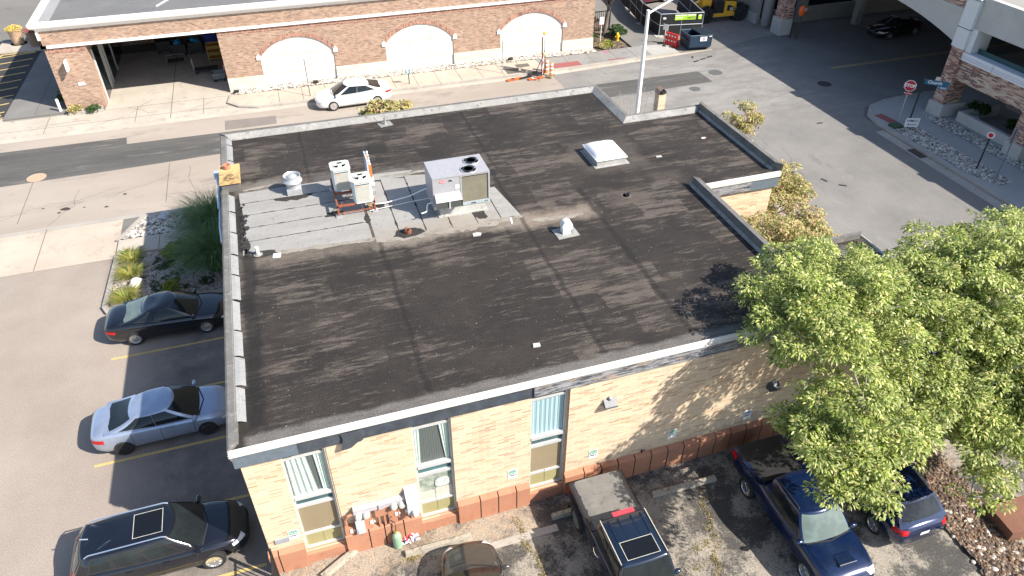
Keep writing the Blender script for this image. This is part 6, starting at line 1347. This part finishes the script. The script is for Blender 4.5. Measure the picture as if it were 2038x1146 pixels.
mb = MB(); mb.lathe([(.10,0),(.14,.03),(.14,.52),(.12,.60),(.06,.66),(0,.68)], (0,0,0), 20); mb.build('tank', m_gr, o, smooth=True); mb = MB(); mb.tube([(.0,0,.66),(0,.04,.75),(.02,.12,1.0),(-.15,.15,1.25),(-.05,.12,1.35)], .012, 6); mb.build('hose', m_rub, o, smooth=True); mb = MB(); mb.lathe([(.04,.66),(.04,.71),(0,.72)], (0,0,0), 8); mb.build('valve', plain('brass', (.5,.3,.08), .4), o)
o = thing('litter_pile', 'heap of white and red bottles beside the green gas cylinder', 'litter', (4.08,-.2,0)); r = random.Random(12)
mw = {0: m_white, 1: plain('red label', (.6,.05,.1), .5), 2: plain('blue label', (.15,.2,.5), .5)}
for k in range(26):
    mb = MB(); mb.lathe([(0,-.08),(.035,-.08),(.035,.03),(.015,.07),(0,.08)], (0,0,0), 8); ob = mb.build('bottle', mw[0 if k % 3 else r.choice((1,2))], o, smooth=True, loc=(r.uniform(-.22,.28), r.uniform(-.12,.12), .04+r.uniform(0,.12))); ob.rotation_euler = (r.uniform(0,3), r.uniform(0,3), r.uniform(0,3))
# railing from the building corner towards the viewer
rl = thing('metal_railing', 'black metal picket railing running from the building corner to the bottom edge', 'fence', (.2,-.3,0)); mb = MB()
for k in range(30): y = -.05-k*.13; mb.box(-.012,y-.012,.10,.012,y+.012,1.50)
mb.build('picket', m_black, rl); mb = MB(); mb.box(-.02,-4.0,1.42,.02,0,1.46); mb.box(-.02,-4.0,.12,.02,0,.16); mb.build('rail', m_black, rl)
for y in (0,-2,-4): mb = MB(); mb.box(-.035,y-.035,0,.035,y+.035,1.62); mb.build('post', m_black, rl)
# low terracotta wall at the lower right
mb = MB(); mb.prism([(21.6,-5.9),(23.5,-6.1),(23.5,-4.9),(21.7,-4.9)], 0, .45); tag(mb.build('terracotta_wall', surf('aged terracotta paint', (.20,.09,.055), (.26,.125,.08), 1, None, 30, .2)), 'low terracotta painted wall at the lower right under the tree', 'wall')
for k, (x, y, c_) in enumerate(((24.2,1.2,'upper'),(24.0,-.1,'lower'))):
    o = thing('recycling_bin', 'bright blue wheeled bin glimpsed through the tree, the %s of two' % c_, 'bin', (x,y,0), .4*k); mb = MB(); mb.add([(-.25,-.3,.08),(.25,-.3,.08),(.25,.3,.08),(-.25,.3,.08),(-.3,-.36,1.0),(.3,-.36,1.0),(.3,.36,1.05),(-.3,.36,1.05)], [(3,2,1,0),(4,5,6,7),(0,1,5,4),(1,2,6,5),(2,3,7,6),(3,0,4,7)]); mb.build('bin_body', plain('bright blue plastic', (.01,.06,.42), .4), o)
    mb = MB(); mb.box(-.33,-.4,1.04,.33,.4,1.1); mb.build('lid', plain('bright blue plastic', (.01,.06,.42)), o); mb = MB(); mb.lathe([(0,-.28),(.1,-.28),(.1,.28),(0,.28)], (0,.3,.1), 10, 'x'); mb.build('wheel', m_rub, o)
# stones along the bed edge: small rocks spilling out
r = random.Random(6); mb = MB()
for k in range(150):
    x, y = 20.3+r.uniform(-.25,.6)+k*.008, -4.2-r.uniform(0,2.9); s_ = r.uniform(.04,.11); c_ = (x, y, s_*.4)
    mb.lathe([(0,-s_*.6),(s_*r.uniform(.7,1),-s_*.2),(s_,s_*.2),(s_*.5,s_*.55),(0,s_*.6)], c_, 6)
tag(mb.build('spilled_stones', plain('pale loose stones', (.50,.46,.42), .9, var=.3, vs=3), smooth=True), 'pale loose stones spilling from the tree bed onto the car park', 'stones', kind='stuff')
# ================================================================== vegetation
def leafmat(name, cols, rough=.5, trans=.35):
    t = NT(name); ig = t.n('NewGeometry').outputs['Random Per Island']; c = t.ramp(ig, *cols)
    c = t.mix(c, tuple(x*.55 for x in cols[0][1]), t.ramp(t.noise(1.6, 5, .75), (.42,0), (.68,.8)))
    t.set(t.b.inputs['Base Color'], c); t.b.inputs['Roughness'].default_value = rough
    tr = t.n('BsdfTranslucent'); t.set(tr.inputs[0], c); mx = t.n('MixShader'); mx.inputs[0].default_value = trans
    out = t.t.nodes['Material Output']; t.t.links.new(t.b.outputs[0], mx.inputs[1]); t.t.links.new(tr.outputs[0], mx.inputs[2]); t.t.links.new(mx.outputs[0], out.inputs[0]); return t.m
m_locust = leafmat('locust leaves', ((0,(.12,.20,.04)),(.3,(.34,.43,.08)),(.65,(.60,.66,.18)),(.92,(.82,.82,.40)),(1,(.80,.62,.25))))
m_dkleaf = leafmat('dark tree leaves', ((0,(.035,.075,.02)),(.5,(.06,.12,.03)),(1,(.12,.18,.05))))
m_autumn = leafmat('autumn shrub leaves', ((0,(.22,.26,.06)),(.35,(.52,.48,.17)),(.7,(.72,.62,.32)),(.9,(.70,.46,.32)),(1,(.40,.14,.08))))
m_shrub = leafmat('clipped shrub leaves', ((0,(.12,.17,.015)),(.5,(.26,.30,.03)),(1,(.42,.42,.06))))
m_cover = leafmat('ground cover leaves', ((0,(.03,.07,.025)),(.6,(.07,.13,.04)),(1,(.12,.2,.06))))
m_grass = leafmat('ornamental grass', ((0,(.08,.16,.05)),(.6,(.15,.27,.08)),(1,(.28,.38,.15))))
m_daylily = leafmat('yellow green blades', ((0,(.14,.2,.03)),(.4,(.34,.38,.07)),(.8,(.55,.5,.15)),(1,(.5,.25,.1))))
m_bark = surf('grey bark', (.17,.145,.12), (.26,.23,.20), 3, (.10,.085,.07), 30, .4); m_twig = plain('pale twig', (.42,.38,.33), .8)
def leafmesh(name, P, D, L_, W_, mat, parent, droop=.35, seed=0):
    """each leaf spray: two joined quads bent downward; P points (n,3), D directions (n,3)"""
    rs = np.random.RandomState(seed); n = len(P); D = D/np.linalg.norm(D, axis=1)[:,None]
    up_ = rs.normal(0, .45, (n,3)); up_[:,2] += 1; S_ = np.cross(D, up_); S_ /= np.linalg.norm(S_, axis=1)[:,None]
    L = (L_*rs.uniform(.6,1.25,n))[:,None]; Wd = (W_*rs.uniform(.6,1.3,n))[:,None]; M_ = P+D*L*.5; E_ = P+D*L; E_[:,2] -= droop*L[:,0]
    V = np.stack([P-S_*Wd*.3, P+S_*Wd*.3, M_+S_*Wd, E_+S_*Wd*.35, E_-S_*Wd*.35, M_-S_*Wd], 1).reshape(-1,3)
    b = np.arange(n)[:,None]*6; F = np.concatenate([b+np.array([0,1,2,5]), b+np.array([5,2,3,4])]).astype(np.int32)
    me = bpy.data.meshes.new(name); me.vertices.add(len(V)); me.vertices.foreach_set('co', V.ravel()); me.loops.add(F.size); me.loops.foreach_set('vertex_index', F.ravel())
    me.polygons.add(len(F)); me.polygons.foreach_set('loop_start', np.arange(len(F))*4); me.update(calc_edges=True); me.materials.append(mat)
    o = bpy.data.objects.new(name, me); C.objects.link(o)
    if parent: o.parent = parent
    return o
def cloud(lobes, nblob, per, br, seed, shell=.75, spread=1.0, flat=.6):
    """blobs scattered in ellipsoid lobes (favouring the surface), sprays radiating from each"""
    rs = np.random.RandomState(seed); wts = np.array([l[1][0]*l[1][1]*l[1][2] for l in lobes])**.8; wts /= wts.sum(); Ps, Ds, cs_ = [], [], []
    for _ in range(nblob):
        c, r_ = lobes[rs.choice(len(lobes), p=wts)]; v = rs.normal(size=3); v /= np.linalg.norm(v)
        if v[2] < -.35: v[2] *= -.6
        q = rs.uniform(shell, 1.22) if rs.rand() < .75 else rs.uniform(.3, shell); c_ = np.array(c)+v*np.array(r_)*q; cs_.append(c_); b = br*rs.choice([.45,.7,1.0,1.5])*rs.uniform(.8,1.15); n = int(per*(b/br)**2)
        u = rs.normal(size=(n,3)); u /= np.linalg.norm(u, axis=1)[:,None]; u[:,2] = np.where(u[:,2] < -.3, -u[:,2]*.5, u[:,2]); rad = rs.uniform(.35,1,n)[:,None]**.6
        Ps.append(c_+u*rad*b*np.array([1,1,flat])); Ds.append(u*np.array([1,1,.45])+rs.normal(0,.25,(n,3)))
    return np.concatenate(Ps), np.concatenate(Ds), cs_
def limb(mb, a, b, r0, r1, rr, sag=.15, n=6):
    a, b = Vector(a), Vector(b); L = (b-a).length; pts = []
    for i in range(n+1):
        f = i/n; p = a.lerp(b, f); p += Vector((rr.uniform(-1,1), rr.uniform(-1,1), rr.uniform(-.5,1)))*L*.045*math.sin(PI*f); p.z += sag*L*math.sin(PI*f)*.5; pts.append(p)
    mb.tube(pts, [r0+(r1-r0)*i/n for i in range(n+1)], 7); return pts
def tree(name, label, base, lobes, nblob, per, br, mat, seed, fork=2.2, tr=.17, L_=.24, W_=.045, nl=9, bark=None, twigs=22):
    o = thing(name, label, 'tree', base); B = Vector(base); rr = random.Random(seed)
    loc_lobes = [((c[0]-B.x, c[1]-B.y, c[2]-B.z), r_) for c, r_ in lobes]
    P_, D_, cs_ = cloud(loc_lobes, nblob, per, br, seed); leafmesh('crown', P_, D_, L_, W_, mat, o, seed=seed)
    cen = np.mean([l[0] for l in loc_lobes], 0); top = Vector((cen[0]*.35, cen[1]*.35, fork)); mb = MB()
    mb.tube([(0,0,-.05),(0,0,.25),tuple(top*.5),tuple(top)], [tr*1.35,tr,tr*.9,tr*.8], 10); mb.build('trunk', bark or m_bark, o, smooth=True)
    mb = MB(); ends = []
    for k in range(nl):
        c, r_ = loc_lobes[k % len(loc_lobes)]; v = np.array([rr.uniform(-1,1), rr.uniform(-1,1), rr.uniform(-.4,.6)]); e_ = np.array(c)+v*np.array(r_)*.6
        pts = limb(mb, top, e_, tr*.55, .03, rr); ends += pts[2:]
    for k in range(twigs*2):
        c = cs_[rr.randrange(len(cs_))]; a = min(ends, key=lambda p: (p-Vector(c)).length); limb(mb, a, c, .032, .012, rr, .05, 4)
    mb.build('branch', m_twig if twigs else m_bark, o, smooth=True); return o
T1 = [((16.9,-.8,6.0),(2.15,2.5,1.8)),((18.9,.7,5.6),(1.8,1.8,1.2)),((16.0,-3.9,4.6),(1.6,1.6,1.4)),((15.3,-4.8,4.4),(1.0,1.0,.8)),((15.2,-3.6,4.5),(1.0,1.2,.9))]
T2 = [((22.6,-1.2,5.5),(2.9,3.1,1.8)),((24.8,-.2,5.3),(2.9,2.7,1.7)),((21.2,-3.6,4.1),(2.2,2.1,1.6)),((19.7,-5.3,2.8),(.8,.8,.8)),((20.4,-.6,5.6),(1.6,1.7,1.2)),((19.2,-2.8,4.5),(1.5,1.6,1.2)),((22.6,-4.6,3.6),(1.4,1.2,1.1)),((21.0,-3.6,3.6),(1.6,1.4,1.2)),((24.2,-3.2,4.0),(2.2,1.8,1.4)),((21.9,-4.6,3.2),(1.5,1.1,1.1)),((23.6,-4.4,4.3),(2.0,1.5,1.4)),((23.4,-5.0,3.2),(1.3,1.1,1.0))]
tree('locust_tree', 'bright green honey locust overhanging the roof corner and the blue pickup', (19.8,-1.6,0), T1, 640, 120, .31, m_locust, 11, fork=2.6, L_=.12, W_=.026, twigs=50)
tree('locust_tree', 'large paler green honey locust filling the right edge of the view', (23.2,-2.0,0), T2, 1350, 125, .33, m_locust, 12, fork=2.4, tr=.2, nl=14, L_=.12, W_=.026, twigs=120)
tree('street_tree', 'dark green street tree at the corner of the red brick building', (28.2,39.9,.05), [((29.2,40.6,3.9),(2.6,2.2,1.5)),((27.6,39.8,5.4),(2.6,2.4,2.0)),((31,42,3.4),(1.4,1.6,1.0))], 170, 90, .55, m_dkleaf, 13, fork=2.0, L_=.20, W_=.075, twigs=0)
tree('street_tree', 'tree whose yellow-green top pokes above the back parapet', (8.0,20.9,.1), [((7.7,20.9,4.55),(1.2,.8,.7))], 50, 70, .24, m_autumn, 14, fork=2.4, tr=.09, L_=.16, W_=.055, nl=4, twigs=6)
tree('small_tree', 'small autumn tree growing against the right wall of the building', (23.8,10.6,.05), [((23.6,10.4,2.7),(1.3,1.6,1.3)),((24.9,11.6,1.9),(1.5,1.2,.8))], 130, 100, .30, m_autumn, 15, fork=1.2, tr=.08, L_=.11, W_=.038, nl=6, twigs=8)
tree('small_tree', 'small yellow tree peeking over the right parapet', (24.3,15.0,.05), [((24.3,15.0,4.0),(.9,.8,1.2))], 34, 80, .26, m_autumn, 16, fork=2.2, tr=.06, L_=.11, W_=.038, nl=4, twigs=5)
tree('small_tree', 'cream and green tree filling the courtyard notch of the building', (20.0,5.8,.05), [((19.9,6.0,3.1),(1.5,1.6,1.5)),((21.8,6.6,3.0),(1.3,1.4,1.2)),((23.4,8.0,1.8),(1.2,1.2,1.0)),((22.8,5.4,2.4),(1.3,1.4,1.0))], 270, 100, .31, m_autumn, 17, fork=1.6, tr=.09, L_=.11, W_=.038, nl=8, twigs=8)
def shrub(name, label, x, y, z, r_, h, mat, nb=26, per=60, seed=1, L_=.1, W_=.04, cat='shrub', group=None):
    o = thing(name, label, cat, (x,y,z), group=group); P_, D_, _ = cloud([((0,0,h*.5),(r_*.75,r_*.75,h*.4))], nb, per, r_*.34, seed, shell=.6); leafmesh('foliage', P_, D_, L_, W_, mat, o, seed=seed)
    mb = MB(); rr = random.Random(seed)
    for k in range(5): limb(mb, (0,0,0), (rr.uniform(-.5,.5)*r_, rr.uniform(-.5,.5)*r_, h*.6), .02, .006, rr, 0, 3)
    mb.build('stem', m_bark, o); return o
def grassclump(name, label, x, y, z, r_, h, n, mat, seed, w_=.012, group=None, arch=1.0):
    o = thing(name, label, 'grass', (x,y,z), group=group); rs = np.random.RandomState(seed); V, F = [], []
    for i in range(n):
        a = rs.uniform(0, 2*PI); b = rs.uniform(0,1)**.5*r_*.30; l = h*rs.uniform(.65,1.15); out = r_*rs.uniform(.35,1.05); p0 = np.array([b*math.cos(a), b*math.sin(a), 0]); d = np.array([math.cos(a+rs.normal(0,.3)), math.sin(a+rs.normal(0,.3)), 0]); s_ = np.array([-d[1], d[0], 0])*w_; k0 = len(V); m_ = 4
        for k in range(m_+1): f = k/m_; p = p0+d*out*f**1.6+np.array([0,0,l*(f-arch*.42*f**3)]); ww = s_*(1-.8*f); V += [p-ww, p+ww]
        F += [(k0+2*k, k0+2*k+1, k0+2*k+3, k0+2*k+2) for k in range(m_)]
    me = bpy.data.meshes.new('blades'); me.from_pydata([tuple(v) for v in V], [], F); me.materials.append(mat); b_ = bpy.data.objects.new('blades', me); C.objects.link(b_); b_.parent = o; return o
gg = 'tall ornamental grasses against the left wall'
grassclump('ornamental_grass', 'tall dark ornamental grass against the wall, the one nearer the street', -1.25, 19.4, .05, 2.0, 2.5, 2400, m_grass, 21, group=gg)
grassclump('ornamental_grass', 'tall dark ornamental grass against the wall, the one nearer the black coupe', -1.3, 16.7, .05, 2.0, 2.3, 2400, m_grass, 22, group=gg)
for k, (x, y, lb) in enumerate(((-5.15,18.3,'yellow-green day lily clump at the island corner nearest the street'),(-5.15,17.0,'yellow-green day lily clump between the other two on the island'),(-5.2,15.25,'yellow-green day lily clump behind the tail of the black coupe'))): grassclump('day_lily', lb, x, y, .05, .75, .62, 420, m_daylily, 30+k, .016, 'day lilies along the island kerb')
shrub('round_shrub', 'bright green round shrub in the middle of the gravel island', -3.2, 18.0, .08, .62, .6, m_shrub, 34, 70, 41); shrub('round_shrub', 'small bright green shrub on the gravel right of the middle shrub', -2.65, 17.1, .08, .28, .3, m_shrub, 12, 50, 42); shrub('round_shrub', 'small round green shrub touching the roof line of the black coupe', -3.3, 15.35, .08, .42, .45, m_shrub, 24, 60, 43)
P_, D_, _ = cloud([((-4.0,17.4,.1),(.9,.9,.03)),((-3.3,16.8,.1),(1.0,.8,.03)),((-4.2,16.2,.1),(.7,.6,.03)),((-2.2,15.6,.1),(.7,.5,.05))], 46, 40, .17, 44, flat=.35); tag(leafmesh('ground_cover', P_, D_, .09, .04, m_cover, None), 'low dark green ground cover spreading over the gravel island', 'plants', kind='stuff')
rock('boulder', 'pale grey boulder on the street edge of the shaded rock bed', -3.9, 21.75, .22, (.27,.22,.2), plain('bluish pale rock', (.42,.45,.5), .8), 5); rock('boulder', 'flat blue-grey boulder half in shade on the gravel island', -4.5, 17.85, .15, (.42,.28,.2), m_rk, 6); rock('boulder', 'white boulder between two day lily clumps', -4.85, 16.15, .18, (.34,.26,.26), plain('white rock', (.6,.56,.5), .85), 7); rock('boulder', 'dark flat stone lying in the rock bed by the pavement', -2.9, 20.6, .1, (.35,.22,.12), m_rk, 8)
shrub('bed_shrub', 'green shrub between the street tree and the hydrant', 29.0, 39.3, .08, .75, .9, m_cover, 36, 60, 51, .14, .06); shrub('bed_shrub', 'yellow-green hosta at the front of the planting bed', 27.55, 37.6, .08, .5, .35, m_daylily, 22, 50, 52, .18, .06); shrub('bed_shrub', 'tan dry grass clump at the corner of the planting bed', 26.8, 37.2, .08, .4, .35, m_autumn, 14, 50, 53); shrub('bed_shrub', 'olive shrub at the foot of the red brick wall corner', 26.75, 38.9, .08, .45, .6, m_cover, 20, 50, 54)
shrub('corner_plants', 'low flowering plants at the foot of the brick pier', -10.0, 37.2, .1, .45, .35, m_autumn, 22, 50, 55, group='plants at the pier foot'); shrub('dark_shrub', 'dark shrub hiding behind the brick pier corner', -10.85, 38.6, .05, .35, .9, m_cover, 22, 50, 56); shrub('pier_grass', 'fresh green weeds in the kerbed strip before the brick pier', -8.9, 37.1, .08, .5, .2, m_cover, 16, 40, 57)
shrub('dark_shrub', 'dark shrub in the shade under the garage spandrel', 44.6, 18.6, .1, .7, .9, m_cover, 30, 50, 58, .13, .05); shrub('dark_shrub', 'second shaded shrub further right under the garage spandrel', 44.9, 16.2, .3, .5, .6, m_cover, 20, 50, 59, .13, .05)
# weeds along cracks
rs = np.random.RandomState(5); Pw = []
for (x0, y0, x1, y1, n_) in ((7.4,-.4,7.75,-3.2,420),(13.55,-1.2,13.1,-3,260),(13.1,-3,12.3,-4.6,260),(3.9,-.75,4.2,-.8,120),(12.2,-3.2,13,-3,100),(10.9,-3.9,12.6,-3.6,100),(1.6,-1.6,3.2,-1.2,120),(8.4,-.1,9.2,-.05,60)):
    f = rs.rand(n_); Pw.append(np.stack([x0+(x1-x0)*f+rs.normal(0,.07,n_)+.08*np.sin(f*14), y0+(y1-y0)*f+rs.normal(0,.07,n_), np.full(n_,.005)], 1))
Pw = np.concatenate(Pw); Dw = rs.normal(0,.7,Pw.shape); Dw[:,2] = rs.uniform(.3,1.2,len(Pw))
tag(leafmesh('weeds', Pw, Dw, .075, .012, leafmat('dry weeds', ((0,(.16,.16,.04)),(.4,(.42,.30,.10)),(.8,(.55,.38,.16)),(1,(.25,.3,.06)))), None), 'dry tan weeds growing along the cracks of the car park', 'weeds', kind='stuff')
# fallen leaves in the bed
Pw = np.stack([rs.uniform(20.2,22.3,900), rs.uniform(-7,-.5,900), rs.uniform(.08,.14,900)], 1); Dw = rs.normal(0,1,Pw.shape); Dw[:,2] *= .2
tag(leafmesh('leaf_litter', Pw, Dw, .09, .03, leafmat('fallen leaves', ((0,(.3,.12,.06)),(.5,(.42,.26,.14)),(1,(.5,.4,.25)))), None, droop=.05), 'brown fallen leaves over the tree bed', 'leaves', kind='stuff')
# bare pale branches behind the second chimney
o = thing('bare_shrub', 'bare pale twigs poking up beside the tall thin chimney', 'shrub', (19.4,16.6,.1)); mb = MB(); rr = random.Random(8)
for k in range(16): a = limb(mb, (0,0,0), (rr.uniform(-1.6,1.3), rr.uniform(-.4,.4), rr.uniform(4.9,5.9)), .03, .008, rr, 0, 6); limb(mb, a[4], a[5]+Vector((rr.uniform(-.5,.5),0,rr.uniform(.1,.5))), .012, .005, rr, 0, 3)
mb.build('branch', m_twig, o, smooth=True)
# ---- give every separate piece of a multi-piece part its own object
def split_pieces(o, gap=.28):
    me = o.data; n = len(me.vertices); par = list(range(n))
    def find(a):
        while par[a] != a: par[a] = par[par[a]]; a = par[a]
        return a
    for e in me.edges:
        a, b = find(e.vertices[0]), find(e.vertices[1])
        if a != b: par[a] = b
    bb = {}
    for v in me.vertices:
        r_ = find(v.index); c_ = v.co
        if r_ not in bb: bb[r_] = [list(c_), list(c_)]
        else:
            for k in range(3): bb[r_][0][k] = min(bb[r_][0][k], c_[k]); bb[r_][1][k] = max(bb[r_][1][k], c_[k])
    ks = list(bb)
    if len(ks) < 2 or len(ks) > 400: return
    grp = {k: k for k in ks}
    def gf(a):
        while grp[a] != a: a = grp[a]
        return a
    for i, a in enumerate(ks):
        for b in ks[i+1:]:
            A, B = bb[a], bb[b]
            if all(A[0][k]-gap <= B[1][k] and B[0][k]-gap <= A[1][k] for k in range(3)):
                x, y = gf(a), gf(b)
                if x != y: grp[x] = y
    roots = {}
    for k in ks: roots.setdefault(gf(k), []).append(k)
    if len(roots) < 2 or len(roots) > 40: return
    lst = list(roots); vg = {v.index: gf(find(v.index)) for v in me.vertices}
    for j, rt_ in enumerate(lst[1:]+lst[:1]):
        bm = bmesh.new(); bm.from_mesh(me); bm.verts.ensure_lookup_table()
        bmesh.ops.delete(bm, geom=[v for v in bm.verts if vg[v.index] != rt_], context='VERTS')
        if j < len(lst)-1: m2 = bpy.data.meshes.new(o.name); bm.to_mesh(m2); bm.free(); [m2.materials.append(m) for m in me.materials]; c = o.copy(); c.data = m2; C.objects.link(c)
        else: m2 = bpy.data.meshes.new(o.name); bm.to_mesh(m2); bm.free(); [m2.materials.append(m) for m in me.materials]; o.data = m2
SKIP = ('crown','foliage','blades','branch','stem','flowers','panel_frame','rim','fan','strut','text_line','red_stripe','white_strip','reflector','lettering','rail_slot','plinth','felt_patch','ledge_line','picket','baluster','ring','grille_slot','lid_rib','ornament')
for o in list(C.objects):
    if o.type == 'MESH' and o.parent and 'kind' not in o and o.name.split('.')[0] not in SKIP and len(o.data.vertices) < 3000 and not kids(o): split_pieces(o)
